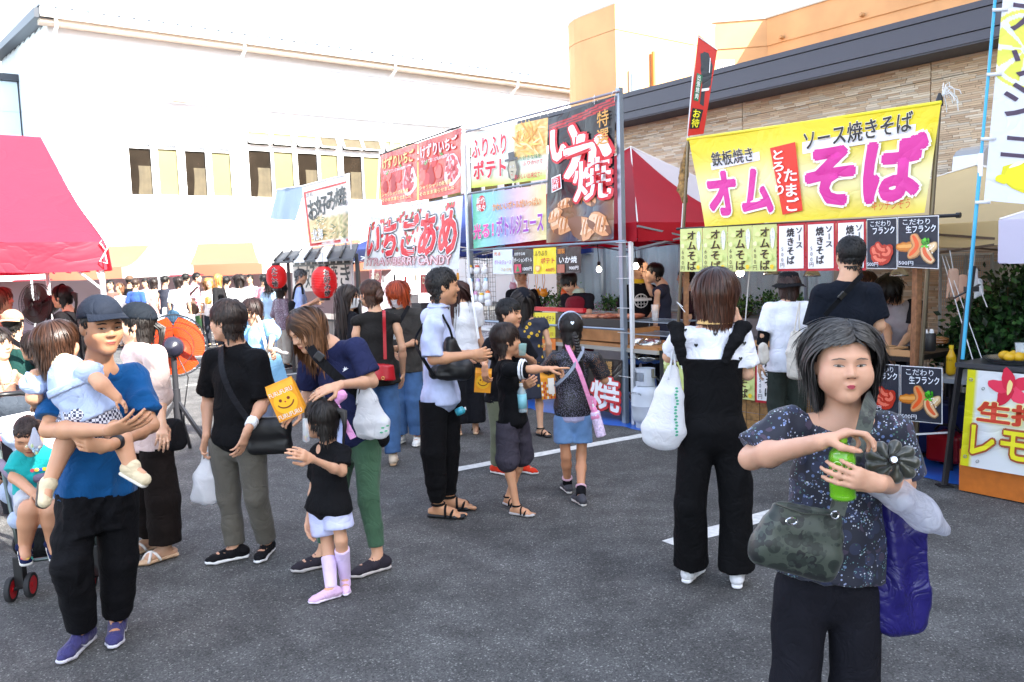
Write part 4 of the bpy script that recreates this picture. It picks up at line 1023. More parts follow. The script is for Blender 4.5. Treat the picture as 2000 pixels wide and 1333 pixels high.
m1=MB();m1.sheet(lambda a,b:wp(WT0+(WT1-WT0)*a,WZ0+(WZ1-WZ0)*b,-.13+.028*math.sin(a*150)+.010*math.sin(a*61)),420,2);m1.build('curtain',mat('blue_grey_curtain','c0d2d4',rough=.8,tl=.3),wf2,smooth=True)
m1=MB();tbox(m1,TS,0,TE,.9,.03,.05);
hb=onplane(1862,335,wp(0,0,.3),nT);hd=onplane(1922,290,wp(0,0,.3),nT);t0=(hb-W0).dot(U);t1=(hd-W0).dot(U)
vh=thing('vent_hood','white metal vent hood on the tiled wall beside the blue pole','vent hood',wp((t0+t1)/2,hb.z,.15))
m1=MB();zc,zt=hb.z-.02,hd.z+.03
pr=[(0,zt+.02),(.12,zt+.02),(.24,zt-.02),(.31,zt-.08),(.33,zc+.03),(.33,zc),(0,zc)]
n=len(pr);vv=[wp(t0,z_,o_)for(o_,z_)in pr]+[wp(t1,z_,o_)for(o_,z_)in pr];m1.add(vv,[(i,(i+1)%n,n+(i+1)%n,n+i)for i in range(n)]+[tuple(range(n)),tuple(range(n,2*n))[::-1]]);m1.build('hood',mat('hood_metal','c9ced6',rough=.3,metal=.5),vh)
m1=MB();tbox(m1,t0+.02,zc-.03,t1-.02,zc-.002,.02,.3);m1.build('grating',mat('grille_dark','55504a'),vh)
ac=thing('service_cabinet','pale metal service cabinet marked AC-160 behind the bushes','cabinet',wp(-3.6,0,.3))
m1=MB();
A1=onplane(1938,600,wp(0,0,.35),nT);ta=(A1-W0).dot(U);tbox(m1,ta,.05,ta-1.6,1.55,.05,.35);m1.build('body',mat('cabinet_metal','b9bfc4',rough=.45),ac,bevel=.01)
TXT=[]
def wall_text(body,p_tl,size,ux,dn,n,col,parent,name='lettering',off=0.01,vertical=False):
 """small flat print on a hard face"""
 v,f=text_mesh(body,off);
 w_=[Vector(p_tl)+ux*(a[0]*size)+dn*((.75-a[1])*size)+n*.002 for a in v]
 return wraw(name,[p[:]for p in w_],f,mat('print_'+col,col),parent,smooth=False)
At=onplane(1950,546,wp(0,0,.353),nT);wall_text('AC-160',At,.075,-U,-Z,nT,'2a2a2c',ac);At=onplane(1950,557,wp(0,0,.353),nT);wall_text('鈴鹿産業専用１号空調機',At,.028,-U,-Z,nT,'3a3a3c',ac)
cg=thing('wire_cage','grey wire mesh cage over equipment against the tiled wall','cage',wp(-2.4,0,.3));m1=MB()
B1=(onplane(1835,600,wp(0,0,.4),nT)-W0).dot(U);B2=(onplane(1936,600,wp(0,0,.4),nT)-W0).dot(U)
for i in range(27):t=B1+(B2-B1)*i/26;m1.bar(wp(t,.05,.4),wp(t,1.62,.4),.005)
for j in range(30):m1.bar(wp(B1,.05+1.57*j/29,.4),wp(B2,.05+1.57*j/29,.4),.005)
o=m1.build('wire_mesh',mat('galvanised','a8adb0',rough=.4,metal=.7),cg);o['kind']='stuff'
m1=MB();
for t in(B1,B2,(B1+B2)/2):m1.bar(wp(t,0,.4),wp(t,1.64,.4),.02)
for z_ in(1.63,.05,.85):m1.bar(wp(B1,z_,.4),wp(B2,z_,.4),.02)
m1.build('frame',mat('galvanised','a8adb0'),cg)
blk=thing('shade_block','tall beige office block standing beyond the tiled shop','building',(24,2,0))
def blk_build():
 m1=MB();m1.box((27,-12,9.0),(21,58,18.0));m1.build('wall',mat('beige_render','a89c88',rough=.9),blk)  # out-of-view block added and sized so its shadow covers the foreground
blk_build()
# ------------------------------------------------------------------ stall frames
steel=mat('steel_pole','8d99a6',rough=.35,metal=.55,spec=.5);wht=mat('white_pole','d8dadc',rough=.4,metal=.2);brass=mat('brass_pole','6d6352',rough=.3,metal=.7)
wood=mat('timber','8a5f3e',rough=.8,var=.3,vscale=30,bump=.3,bscale=90,aniso=(1,1,.1));blackm=mat('black_metal','1b1b1e',rough=.45);ropem=mat('white_cord','dedede',rough=.9)
F0=G(1222,828);B0=G(1785,925)
def fr_(o0):return lambda t,z,o=0:o0+U*t+nT*o+Z*z
fp,bp_=fr_(F0),fr_(B0)
onF=lambda px,py,o=0:onplane(px,py,F0+nT*o,nT);onB=lambda px,py,o=0:onplane(px,py,B0+nT*o,nT)
def rod(name,a,b,r,m,parent,n=8,label=None):
 o=MB().tube([a,b],r,n).build(name,m,parent,smooth='auto')
 if label:o['label']=label
 return o
def knot(mb,p,s=.02,n=3,seed=0):
 rs=np.random.RandomState(seed+int(abs(p[0])*1000)%997)
 for i in range(n):
  d=Vector(rs.randn(3));d.normalize();q=Vector(p)
  mb.tube([q,q+d*s*1.5,q+d*s*2.5+Z*(-s*2)],.0025,4)
 mb.tube([Vector(p)+Vector((math.cos(a)*s*.8,math.sin(a)*s*.8,0))for a in np.linspace(0,6.28,9)],.003,4)
def canopy(name,label,fr,t0,t1,o0,o1,ez,vh,az,col,legs=True,side=None,group=None,col2=None,legm=None,inset=.0,tl=.25,feet=True):
 c=thing(name,label,'tent',fr((t0+t1)/2,0,(o0+o1)/2),0,group)
 m=mat('tent_'+col,col,rough=.6,var=.05,vscale=1.5,tl=tl);m2=mat('tent_'+(col2 or col),col2 or col,rough=.6,tl=tl)
 ap=fr((t0+t1)/2,az,(o0+o1)/2);cs=[fr(t0,ez,o0),fr(t1,ez,o0),fr(t1,ez,o1),fr(t0,ez,o1)]
 for i in range(4):
  a,b=cs[i],cs[(i+1)%4];mb=MB();N_=14
  def fn(u,v):
   p=a*(1-u)+b*u;q=p*(1-v)+ap*v;sg=.10*math.sin(math.pi*v)*(math.sin(math.pi*u));w_=.012*math.sin(u*23+i)*(1-v);return q-Z*(sg+abs(w_))
  v=[];f=[];mi=[]
  for j in range(N_+1):
   for k in range(N_+1):v.append(fn(k/N_,j/N_*.995))
  for j in range(N_):
   for k in range(N_):f.append((j*(N_+1)+k,j*(N_+1)+k+1,(j+1)*(N_+1)+k+1,(j+1)*(N_+1)+k));mi.append(1 if(side and side.get(i)and side[i][0]<=k/N_<side[i][1])else 0)
  wraw('roof_panel',[p[:]for p in v],f,[m,m2],c,mi=mi)
  vv=MB();d=(b-a).normalized();nn=Vector((d.y,-d.x,0));cen=fr((t0+t1)/2,ez,(o0+o1)/2)
  if(a-cen).dot(nn)<0:nn=-nn
  vv.sheet(lambda u,w_:a*(1-u)+b*u+nn*(.012+.012*math.sin(u*31+i*2)*w_+.01*math.sin(u*12))-Z*(vh*w_*(1+.04*math.sin(u*40))),40,3)
  vv.build('valance',m,c,smooth=True)
 sm=MB();
 for q in cs:sm.tube([q+Z*.006,q*.5+ap*.5+Z*(-.03),ap+Z*.01],.008,5)
 sm.build('ridge_seam',mat('seam_white','d8d4d0',rough=.7),c)
 if legs:
  for k,q in enumerate(cs):
   if legs is True or k in legs:
    leg=MB();leg.box((q.x,q.y,(ez-.02)/2),(.032,.032,ez-.02),rz=-UAZ);
    if feet:leg.box((q.x,q.y,.006),(.09,.09,.012),rz=-UAZ)
    leg.build('leg',legm or wht,c)
  tr=MB()
  for i in range(4):
   a,b=cs[i]-Z*.04,cs[(i+1)%4]-Z*.04;n=2
   for k in range(n):p,q=a+(b-a)*k/n,a+(b-a)*(k+1)/n;tr.bar(p,q-Z*.22,.018);tr.bar(p-Z*.22,q,.018)
  tr.build('truss',legm or wht,c)
 return c
red_t=canopy('canopy_tent','red canopy tent with white panel edge rising behind the squid banner',fp,-.12,2.9,-.10,-3.0,2.06,.19,3.08,'b81228',legs=(1,2,3),legm=steel,side={3:(0,.38)},col2='e4dfe0',tl=.45)
beige_t=canopy('canopy_tent','cream canopy tent behind the yellow noodle banner',bp_,-1.5,2.2,-.35,-3.1,1.88,.18,2.42,'dcc290',legs=(2,3),legm=mat('brown_leg','5a4636',rough=.6),tl=.35)
lav_t=canopy('canopy_tent','pale lavender white canopy tent over the lemonade stand at the right edge',bp_,-.72,-3.6,.38,-2.0,1.86,.27,2.5,'cfcbe0',legs=None,tl=.3)
blue_t=canopy('canopy_tent','navy blue canopy tent behind the strawberry candy banner',fp,4.3,7.9,-.7,-3.9,2.02,.2,2.95,'22367a',legs=(0,1,2,3),tl=.2)
ms=thing('stall_frame','tall steel banner frame of the squid and potato stall','stall',F0)
topR,topL=onF(1203,182),onF(912,262);zt=topR.z
for(t,z1,r_)in((0.0,zt+.04,.030),(2.74,zt+.02,.028)):
 mb=MB();mb.box(fp(t,z1/2),(.055,.05,z1),rz=-UAZ);mb.build('post',steel,ms)
mb=MB();mb.box(fp(-.10,.93,-.02),(.035,.035,1.86),rz=-UAZ);mb.build('post',wht,ms)
mb=MB();mb.box(fp(1.2,.70,.02),(.03,.03,.02));
for z_,a,b in((zt,-.05,2.86),(2.58,1.05,2.84),(1.87,-.08,2.88)):rod('rail',fp(a,z_,.03),fp(b,z_+(.0),.03),.014,steel,ms)
rod('rail',fp(-.06,.98,.05),fp(2.8,.98,.05),.013,steel,ms)
kn=MB()
for t in(0,.33,.75,1.15,1.9,2.3,2.74):knot(kn,fp(t,zt,.04),.022,4)
for t in(1.2,1.6,2.1,2.7):knot(kn,fp(t,2.58,.04),.02,3)
for z_ in(1.86,1.72,1.2,.95,.5,1.5):kn.tube([fp(.05,z_,.04),fp(-.13,z_,.05),fp(-.17,z_+.004,.04)],.003,4)
kn.build('tie',ropem,ms,kind='stuff')
def squid_col(x,y,b):
 c=mixc('17171c','23232a',.5+.5*np.sin(x*5+y*3));t=np.clip((y-.62)/.1,0,1)
 n_=np.sin(x*9+np.sin(y*14)*1.5)*.5+.5;f=mixc('3c4a60','8a6a4c',n_*t);c=c*(1-t[:,None])+f*t[:,None]
 for k in range(3):band=np.abs(y-(.035+.022*k)-.02*np.sin(x*3.1+1))<.006;c[band]=lin('c8202c')
 return c
sq=Banner('squid_banner','tall black grilled squid banner with big white brush letters','banner',[onF(1072,233,.05),onF(1200,186,.05),onF(1198,468,.05),onF(1068,475,.05)],colfn=squid_col,nu=60,nv=110,wave=.02,wn=11,rough=.3,seed=4)
rs=np.random.RandomState(5);it=[]
for(x,y,rx,ry,a)in[(.62,.66,.16,.09,.5),(.30,.70,.12,.05,-.2),(.22,.86,.17,.10,.3),(.55,.90,.22,.12,.2),(.80,.88,.18,.10,.5),(.15,.78,.12,.06,-.5)]:
 it.append((x,y,rx*1.05,ry*1.05,a,'7a4c30'));it.append((x,y,rx,ry,a,'d89c6c'));it.append((x-.02,y-.012,rx*.8,ry*.7,a,'ecc09a'))
 for k in range(4):it.append((x+(k-1.5)*.055,y+.004,.012,ry*.85,.25,'b8743c'))
 for k in range(3):it.append((x+(k-1)*.05,y-.01,.007,ry*.6,.3,'f6dcc0'))
sq.blobs(it,name='squid_photo')
gr=MB();
W_='f6f6f8';rd='d2202e'
sq.text('い',(.04,.10,.52,.36),W_,off=.045,outline=[(.055,(.02,.012,rd))],wob=.01)
sq.text('か',(.28,.20,.98,.52),W_,off=.05,outline=[(.055,(.02,.012,rd))])
sq.text('焼',(.42,.40,.98,.70),W_,off=.022,outline=[(.05,(.02,.010,rd))])
sq.text('特選',(.78,.08,.94,.32),'d9a24c',off=.01,vertical=True)
sq.shape([(.09,.48),(.25,.465),(.27,.58),(.10,.60)],W_);sq.shape([(.105,.49),(.24,.477),(.255,.57),(.115,.59)],rd);sq.text('元祖',(.125,.495,.235,.575),W_,vertical=True,off=.01)
def pot_col(x,y,b):
 c=mixc('cfe4ee','f2f6d8',y);g_=np.clip((y-.80)/.2+.15*np.sin(x*9),0,1);c=c*(1-g_[:,None])+np.array(lin('cfe35a'))[None]*g_[:,None]
 o=np.clip((x-.56)/.05,0,1)*np.clip((.62-y)/.05,0,1);n_=.5+.5*np.sin(x*60+y*34)*np.sin(x*21-y*40);f=mixc('e8a14a','f6dc8e',n_);return c*(1-o[:,None])+f*o[:,None]
po=Banner('potato_banner','pale banner for shaken fries with red letters and potato drawing','banner',[onF(920,262,.05),onF(1070,230,.05),onF(1067,350,.05),onF(922,368,.05)],colfn=pot_col,nu=60,nv=40,wave=.012,seed=5,rough=.4)
fi=[];rs=np.random.RandomState(2)
for k in range(40):fi.append((.60+.34*rs.rand(),.08+.48*rs.rand(),.075+.03*rs.rand(),.011,rs.rand()*3.1,['f2cf6a','e7b24a','f8e2a0','d8963a'][k%4]))
po.blobs(fi,name='fries_photo')
po.text('ふりふり',(.03,.12,.50,.47),'d8203a',off=.03,outline=[(.03,'f8f8f8')]);po.text('ポテト',(.05,.52,.50,.86),'d8203a',off=.04,outline=[(.03,'f8f8f8')])
po.text('お好きな味を',(.68,.56,.94,.64),'2f8a5a',off=.01);po.text('ふりかけて',(.72,.66,.97,.73),'d8203a',off=.01);po.text('おいしい出来立て！',(.62,.86,.96,.95),'d8203a',off=.02)
po.shape([(.54,.60),(.63,.58),(.67,.72),(.66,.92),(.60,.97),(.54,.90),(.52,.74)],'6a6a60');po.shape([(.55,.63),(.62,.62),(.645,.78),(.62,.92),(.57,.93),(.54,.76)],'b9b39a')
po.shape([(.53,.47),(.61,.46),(.62,.57),(.54,.58)],'55565a');po.shape([(.49,.58),(.66,.56),(.66,.60),(.49,.62)],'55565a')
po.blobs([(.573,.72,.012,.014,0,'f4f4f0'),(.61,.715,.012,.014,0,'f4f4f0'),(.573,.72,.005,.006,0,'111111'),(.61,.715,.005,.006,0,'111111'),(.59,.80,.022,.005,.1,'222222'),(.592,.86,.012,.006,.2,'c8202c')],name='potato_face')
def ju_col(x,y,b):
 h=(x*1.3+y*.5)%1;a=mixc('7fe0b8','9cc8f0',x*2.2);d=mixc('d8a8e8','f2e6a0',(x-.5)*2);t=np.clip((x-.35)*3,0,1)[:,None];return a*(1-t)+d*t
ju=Banner('juice_banner','pastel rainbow banner for glowing bottle juice','banner',[onF(922,380,.05),onF(1066,360,.05),onF(1067,468,.05),onF(924,486,.05)],colfn=ju_col,nu=50,nv=30,wave=.012,seed=6,rough=.4)
ju.blobs([(.14,.20,.10,.10,0,'d8303a')]);ju.text('新作',(.08,.08,.21,.20),'f8f8f0',off=.02);ju.text('続々',(.08,.21,.21,.33),'f8f8f0',off=.02)
ju.text('かわいいボトルがいっぱい',(.32,.22,.95,.36),'e07820',off=.02,outline=[(.03,'fff6c0')])
ju.text('光る！',(.03,.56,.34,.84),'e84aa0',off=.04,outline=[(.03,'f4f4f4')]);ju.text('ボトルジュース',(.38,.48,.985,.84),'9a3ab0',off=.035,outline=[(.03,'f4f4f8')])
def card(px,label,col,build,fn=onF,o=.06,**k):
 (x0,yt0,yb0,x1,yt1,yb1)=px
 b=Banner('price_card',label,'sign',[fn(x0,yt0,o),fn(x1,yt1,o),fn(x1,yb1,o),fn(x0,yb0,o)],col=col,nu=8,nv=10,wave=.003,rough=.35,tl=.1,**k);build(b);return b
def c1(b):
 b.text('光る',(.06,.08,.40,.24),'e08040',off=.02);b.text('ボトルジュース',(.1,.42,.95,.60),'b070c8',off=.01);b.text('７００円',(.45,.75,.95,.9),'d8a020',off=.01)
def c2(b):
 b.text('お好きな味',(.06,.12,.6,.25),'f0f0f0',off=.01);b.text('ポーションボトル',(.04,.34,.96,.52),'f4f4f4',off=.02);b.text('1000円',(.5,.72,.96,.88),'f4f4f4',off=.02);b.shape([(.06,.6),(.42,.6),(.42,.94),(.06,.94)],'c83a5a');b.shape([(.24,.64),(.34,.9),(.14,.9)],'2f8a4a')
def c3(b):
 b.text('ふりふり',(.06,.1,.62,.30),'8a6a10',off=.03);b.text('ポテト',(.34,.38,.95,.60),'d02a2a',off=.03);b.text('400円',(.56,.78,.94,.92),'d02a2a',off=.01);b.blobs([(.22,.78,.05,.04,0,'e8a850'),(.22,.78,.035,.026,0,'f4d890')])
def c4(b):
 b.text('謹製',(.05,.06,.35,.26),'e08a2a',off=.02);b.text('いか焼',(.12,.36,.86,.62),'f4f4f4',off=.02);b.text('900円',(.55,.74,.92,.88),'f4f4f4',off=.01);b.shape([(.04,.66),(.36,.66),(.36,.97),(.04,.97)],'a8604a')
card((963,489,535,1001,487,536),'pastel card for juice hanging leftmost from the low rail','d8e4ec',c1,seed=1)
card((1003,488,536,1041,486,535),'black card priced 1000 yen with pink picture on the low rail','2a2829',c2,seed=2)
card((1042,486,536,1086,483,535),'yellow card for fries priced 400 yen on the low rail','f0dc20',c3,seed=3)
card((1087,483,535,1135,481,533),'black card for grilled squid priced 900 yen on the low rail','2b2324',c4,seed=4)
stw=thing('stall_frame','thin white pole frame holding the strawberry banners','stall',onF(905,700,0).xy.to_3d())
SA,SB=onF(905,245,.12),onF(742,303,.12)
rod('rail',SA,SB,.012,blackm,stw);rod('rail',onF(903,382,.12),onF(725,418,.12),.011,blackm,stw)
rod('post',SA,Vector((SA.x,SA.y,0)),.018,wht,stw);e=onF(708,560,.12);rod('post',SB,Vector((e.x,e.y,0)),.014,wht,stw)
def st_col(k):
 def f(x,y,b):
  n_=np.sin(x*14+k)*np.sin(y*11+x*5);c=mixc('b8202a','e86a58',.5+.5*n_);t=np.clip((.16-y)/.1,0,1)*np.clip(1.2-3*np.abs(x-.5),0,1);return c
 return f
for k,(a,b,lb)in enumerate([((743,304,403),(816,279,393),'left red poster of shaved frozen strawberries on upper rail'),((817,279,393),(901,250,376),'right red poster of shaved frozen strawberries on upper rail')]):
 bb=Banner('strawberry_poster',lb,'poster',[onF(a[0],a[1],.15),onF(b[0],b[1],.15),onF(b[0]-1,b[2],.15),onF(a[0]+2,a[2],.15)],colfn=st_col(k),nu=30,nv=40,wave=.008,seed=11+k,rough=.25,group='strawberry posters')
 rs=np.random.RandomState(k);it=[(.80,.62,.20,.20,0,'f0e0e4'),(.78,.60,.15,.17,0,'c83444')]
 for q in range(26):it.append((.78+.13*rs.randn()*.6,.60+.12*rs.randn(),.035,.022,rs.rand()*3,['c01c2c','e85a5a','f0a0a0','a01424'][q%4]))
 for q in range(8):it.append((.12+.4*rs.rand(),.35+.35*rs.rand(),.07,.09,rs.rand()*.6,['b01424','d83c40','e86a60'][q%3]));
 it+=[(.55,.3,.05,.02,.5,'5a9a3a'),(.2,.38,.05,.02,-.5,'6aaa4a')]
 bb.blobs(it,name='strawberry_photo')
 bb.text('けずりいちご',(.08,.08,.92,.30),'f6e08a' if k==0 else 'f8f0f0',off=.03,outline=[(.035,'b0202c')]);bb.text('冷たくて甘いSTRAWBERRY',(.10,.33,.75,.40),'f8f0f0',off=.01)
 bb.text('シャリシャリの新食感',(.05,.75,.8,.83),'f8e8a0',off=.02);bb.text('そのまま凍らせました',(.05,.86,.88,.93),'f8e8a0',off=.02)
sc_b=Banner('strawberry_candy_banner','white strawberry candy banner with giant red letters and berries','banner',[onF(722,418,.16),onF(905,382,.16),onF(896,526,.16),onF(708,527,.16)],col='dfe6ea',nu=70,nv=50,wave=.022,wn=9,seed=13,rough=.35)
rs=np.random.RandomState(9);it=[]
for q in range(70):
 x,y=.04+.93*rs.rand(),.08+.66*rs.rand();a=rs.rand()*3;it.append((x,y,.042,.030,a,['d02030','e04a50','b8182c'][q%3]));it.append((x+.016*math.cos(a),y-.02,.020,.012,a,'4a9a4a'))
sc_b.blobs(it,name='berry_print')
sc_b.text('いちごあめ',(.02,.13,.98,.80),'dc2834',off=.045,outline=[(.055,'3a3a42'),(.028,'f4f4f4')]);sc_b.text('STRAWBERRY CANDY',(.06,.80,.94,.93),'e8d0d4',off=.02,outline=[(.04,'b82030')])
rk=thing('bottle_rack','black wire mesh rack with hooks on the left post','rack',fp(2.4,0,.05));mb=MB()
ra_,rb_=onF(905,505,.0),onF(962,505,.0);tA,tB=(ra_-F0).dot(U),(rb_-F0).dot(U)
for i in range(13):t=tB+(tA-tB)*i/12;mb.bar(fp(t,.75,-.03),fp(t,1.82,-.03),.004)
for j in range(19):mb.bar(fp(tB,.75+1.07*j/18,-.03),fp(tA,.75+1.07*j/18,-.03),.004)
o=mb.build('wire_mesh',blackm,rk);o['kind']='stuff'
caps=['e8c030','c05a4a','e8e0e0','8cc8e0','c8b8e8','a8d0e8','e0c838','e0a0c8','e8c030','e07a3a','c8b0e0']
spots=[(918,527),(932,527),(947,526),(920,556),(934,556),(949,555),(916,578),(929,580),(941,581),(953,577),(954,589)]
names=['with yellow cap','with brown red cap','with white and red cap','with light blue cap','with lilac cap','with sky blue cap','with yellow ears cap','with pink ears cap','with round yellow cap','with orange cap','with lilac lid']
rows=['top row left','top row middle','top row right','middle row left','middle row centre','middle row right','bottom row far left','bottom row second','bottom row third','bottom row right','lowest at the rack corner']
for k,(px,py)in enumerate(spots):
 p=onF(px,py,.03);tall=3<=k<=5;h=.16 if tall else .12;r_=.040 if tall else .046
 t=thing('novelty_bottle','small white drink bottle %s, %s of the rack'%(names[k],rows[k]),'bottle',p-Z*h*.5,0,'novelty bottles hanging on the rack')
 pr=[(.0,0),(r_*.8,.002),(r_,.02),(r_*(1 if not tall else .95),h*.5),(r_*.7,h*.72),(r_*.55,h*.75)]
 MB().lathe(pr,p-Z*h*.5,14).build('bottle_body',mat('milky_plastic','d6d8da',rough=.25),t,smooth=True)
 c=MB().lathe([(r_*.62,h*.72),(r_*.66,h*.82),(r_*.5,h*.95),(0,h*1.0)],p-Z*h*.5,12)
 if k in(6,7,2):
  for e in(-1,1):c.lathe([(.014,0),(.010,.02),(0,.03)],p-Z*h*.5+U*(e*.022)+Z*h*.9,6)
 c.build('cap',pla(caps[k],rough=.4),t,smooth='auto')
 MB().tube([p+Z*h*.45+nT*.0,p+Z*(h*.45+.03)-nT*.05],.003,4).build('cord',ropem,t)
rs=np.random.RandomState(12)
for k,(px,py,c,lb)in enumerate([(1015,572,'d88aa0','pink'),(1030,574,'c86a80','rose'),(1048,573,'e8a030','orange'),(1062,573,'d88a20','amber'),(1103,573,'e05a18','deep orange'),(1002,560,'e0b0c0','pale pink')]):
 p=onF(px,py,-.5);t=thing('hanging_pouch','%s drink pouch on a neck cord above the counter'%lb,'pouch',p,0,'drink pouches hanging over the counter')
 sd_=SD(.01);sd_.ell(p,(.05,.035,.05));sd_.cone(p+Vector((-.02,0,.03)),p+Vector((-.03,0,.065)),.014,.008);sd_.cone(p+Vector((.02,0,.03)),p+Vector((.03,0,.065)),.014,.008);v,q=sd_.mesh(.011)
 wraw('pouch',v,q,pla(c,rough=.25),t);MB().tube([p+Z*.05,p+Z*.18+U*.02,p+Z*.38],.004,4).tube([p+Z*.05,p+Z*.16-U*.03,p+Z*.38],.004,4).build('cord',pla(c,rough=.6),t)
ct=thing('serving_table','long wooden serving table behind the squid poster and gas cylinder','table',fp(.3,0,-.4))
mb=MB();mb.box(fp(1.2,.80,-.32),(.6,3.3,.03),M=Matrix((nT,U,Z)).transposed());mb.build('tabletop',mat('plywood','a87444',rough=.6,var=.2,vscale=8),ct)
mb=MB();mb.box(fp(1.2,.765,-.02),(.03,3.3,.04),M=Matrix((nT,U,Z)).transposed());mb.build('edge_board',mat('grey_board','9a958c',rough=.6),ct)
for t in(-.42,1.2,2.8):
 for o_ in(-.1,-.55):MB().bar(fp(t,0,o_),fp(t,.78,o_),.035).build('leg',blackm,ct)
sh=thing('counter_rack','thin metal rack holding foil trays beside the steel post','rack',fp(-.3,.815,-.25));mb=MB()
for z_ in(.93,1.06):
 for o_ in(-.05,-.45):mb.bar(fp(.1,z_,o_),fp(-.6,z_,o_),.01)
 for i in range(9):t=.1-.7*i/8;mb.bar(fp(t,z_,-.05),fp(t,z_,-.45),.006)
for t in(.08,-.58):
 for o_ in(-.05,-.45):mb.bar(fp(t,.815,o_),fp(t,1.06,o_),.012)
mb.build('frame',steel,sh)
foil=mat('foil','c8c8c4',rough=.22,metal=.95)
def blob(name,label,cat,c,r,m,amp=.02,f=40,vox=.016,parent=None,group=None,partname='wrap'):
 t=thing(name,label,cat,Vector(c)-Z*r[2],0,group)if parent is None else parent
 s_=SD(.02);s_.ell(c,r,np.array(Matrix.Rotation(-UAZ,3,'Z')));v,q=s_.mesh(vox);v=folds(v,q,amp,3+int(abs(c[0])*77)%50,f,(1,1,1))
 wraw(partname,v,q,m,t);return t
for(px,py,z_,r_,lb)in[(1240,668,1.13,(.13,.12,.07),'crumpled foil parcel on the upper rack beside the post'),(1268,672,1.12,(.12,.12,.06),'crumpled foil parcel on the upper rack by the glass cup'),(1240,697,.98,(.13,.12,.06),'crumpled foil parcel under the rack beside the post'),(1270,699,.98,(.13,.12,.05),'foil tray in the lower rack above the brown table')]:
 p=onF(px,py,-.22);blob('foil_parcel',lb,'foil parcel',(p.x,p.y,p.z),r_,foil,.02,60,group='foil parcels by the grill')
cu=onF(1280,662,-.15);t=thing('glass_cup','clear plastic cup with orange fruit at the corner of the rack','cup',(cu.x,cu.y,1.07));MB().lathe([(.03,0),(.038,.16)],(cu.x,cu.y,1.07),14).build('cup',mat('clear_plastic','dfe6e8',rough=.05,alpha=.35,spec=.6),t,smooth=True);MB().lathe([(.0,.09),(.028,.10),(.03,.14),(.0,.16)],(cu.x,cu.y,1.07),10).build('fruit',pla('e89a30'),t,smooth=True)
gr_=thing('grill_tray','black tray piled with grilled squid skewers next to the braid girl','food tray',fp(.55,.98,-.3));mb=MB()
mb.box(fp(.5,1.02,-.3),(.42,.85,.09),M=Matrix((nT,U,Z)).transposed());mb.build('tray',blackm,gr_);mb=MB();mb.box(fp(.5,.90,-.3),(.46,1.0,.14),M=Matrix((nT,U,Z)).transposed());mb.build('crate',mat('plywood','a87444'),gr_)
rs=np.random.RandomState(21);mm=[mat('grilled_squid','8a4a34',rough=.35,var=.4,vscale=40),mat('grilled_squid_pale','b87a5c',rough=.35,var=.3,vscale=40)]
for k in range(26):
 p=fp(.12+.03*k+.02*rs.randn(),1.075+.015*rs.rand(),-.3+.14*rs.randn()*.6);s_=MB();d=(nT+U*.3*rs.randn()).normalized()
 s_.tube([p-d*.12,p-d*.07,p,p+d*.07,p+d*.10],[.006,.02,.026,.02,.008],7);s_.build('skewered_squid',mm[k%2],gr_,smooth=True)
rb=thing('red_counter','red rimmed warming counter with glass front behind the girl in sunflower dress','counter',fp(1.7,0,-.25));mb=MB();a,b=onF(1042,603,-.1),onF(1142,606,-.1);zc=a.z
mb.bar(Vector((a.x,a.y,zc)),Vector((b.x,b.y,zc)),.05,.045);mb.build('rim',pla('c01a28',rough=.35),rb);mb=MB();ta,tb=(a-F0).dot(U),(b-F0).dot(U);mb.box(fp((ta+tb)/2,(zc+.8)/2-.02,-.36),(.5,ta-tb,zc-.84),M=Matrix((nT,U,Z)).transposed());mb.build('case',mat('case_glass','8e8a84',rough=.08,metal=.3),rb)
ys=card((1042,611,662,1085,611,660),'bright yellow sign for fries on the counter front','ecdc2a',lambda b:(b.text('ふりふりポテト',(.04,.12,.96,.34),'7a4a20',off=.03),b.text('塩　コンソメ',(.2,.48,.8,.58),'9a8a20'),b.text('400円',(.5,.78,.92,.92),'c8a020',off=.02)),o=.0,seed=8)
orb=card((1046,663,686,1085,662,684),'small orange sign under the yellow fries sign','e87a20',lambda b:b.text('揚げたて',(.2,.3,.85,.75),'f0e0a0',off=.02),o=.0,seed=9)
mbd=card((933,643,667,962,640,664),'black handwritten menu board lying on the juice counter','232022',lambda b:(b.text('ポーションボトル',(.05,.3,.95,.6),'f0f0f0',off=.02),b.text('1000円',(.4,.66,.95,.9),'f0f0f0',off=.02)),o=.25,seed=10)
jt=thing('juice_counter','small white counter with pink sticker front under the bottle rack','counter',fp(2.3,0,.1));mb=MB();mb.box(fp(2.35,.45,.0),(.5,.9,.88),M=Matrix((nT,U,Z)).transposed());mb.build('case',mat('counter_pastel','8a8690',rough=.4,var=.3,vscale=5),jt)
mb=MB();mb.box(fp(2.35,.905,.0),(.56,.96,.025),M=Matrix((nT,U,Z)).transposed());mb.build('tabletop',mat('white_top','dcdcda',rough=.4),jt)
def lq(x,y,b):return mixc('1c1618','2a2224',.5+.5*np.sin(x*7+y*5))
lb=Banner('squid_poster','low black poster with white brush letter on the table front','poster',[onF(1096,694,.03),onF(1216,704,.03),onF(1214,812,.03),onF(1092,782,.03)],colfn=lq,nu=30,nv=24,wave=.010,seed=21,rough=.3)
lb.text('焼',(.52,.34,.98,.97),'f2f2f4',off=.03,outline=[(.05,(.015,.02,'c81c28'))]);lb.text('か',(.02,.30,.46,.95),'f2f2f4',off=.03,outline=[(.05,(.015,.02,'c81c28'))])
lb.text('特選',(.66,.03,.86,.30),'b88a4a',off=.02);lb.blobs([(.4,.1,.09,.05,.3,'c87a4a'),(.2,.15,.09,.05,-.3,'d89a6a')])
gc=G(1262,835);gt=thing('gas_cylinder','pale grey gas cylinder standing under the grill table','gas cylinder',gc)
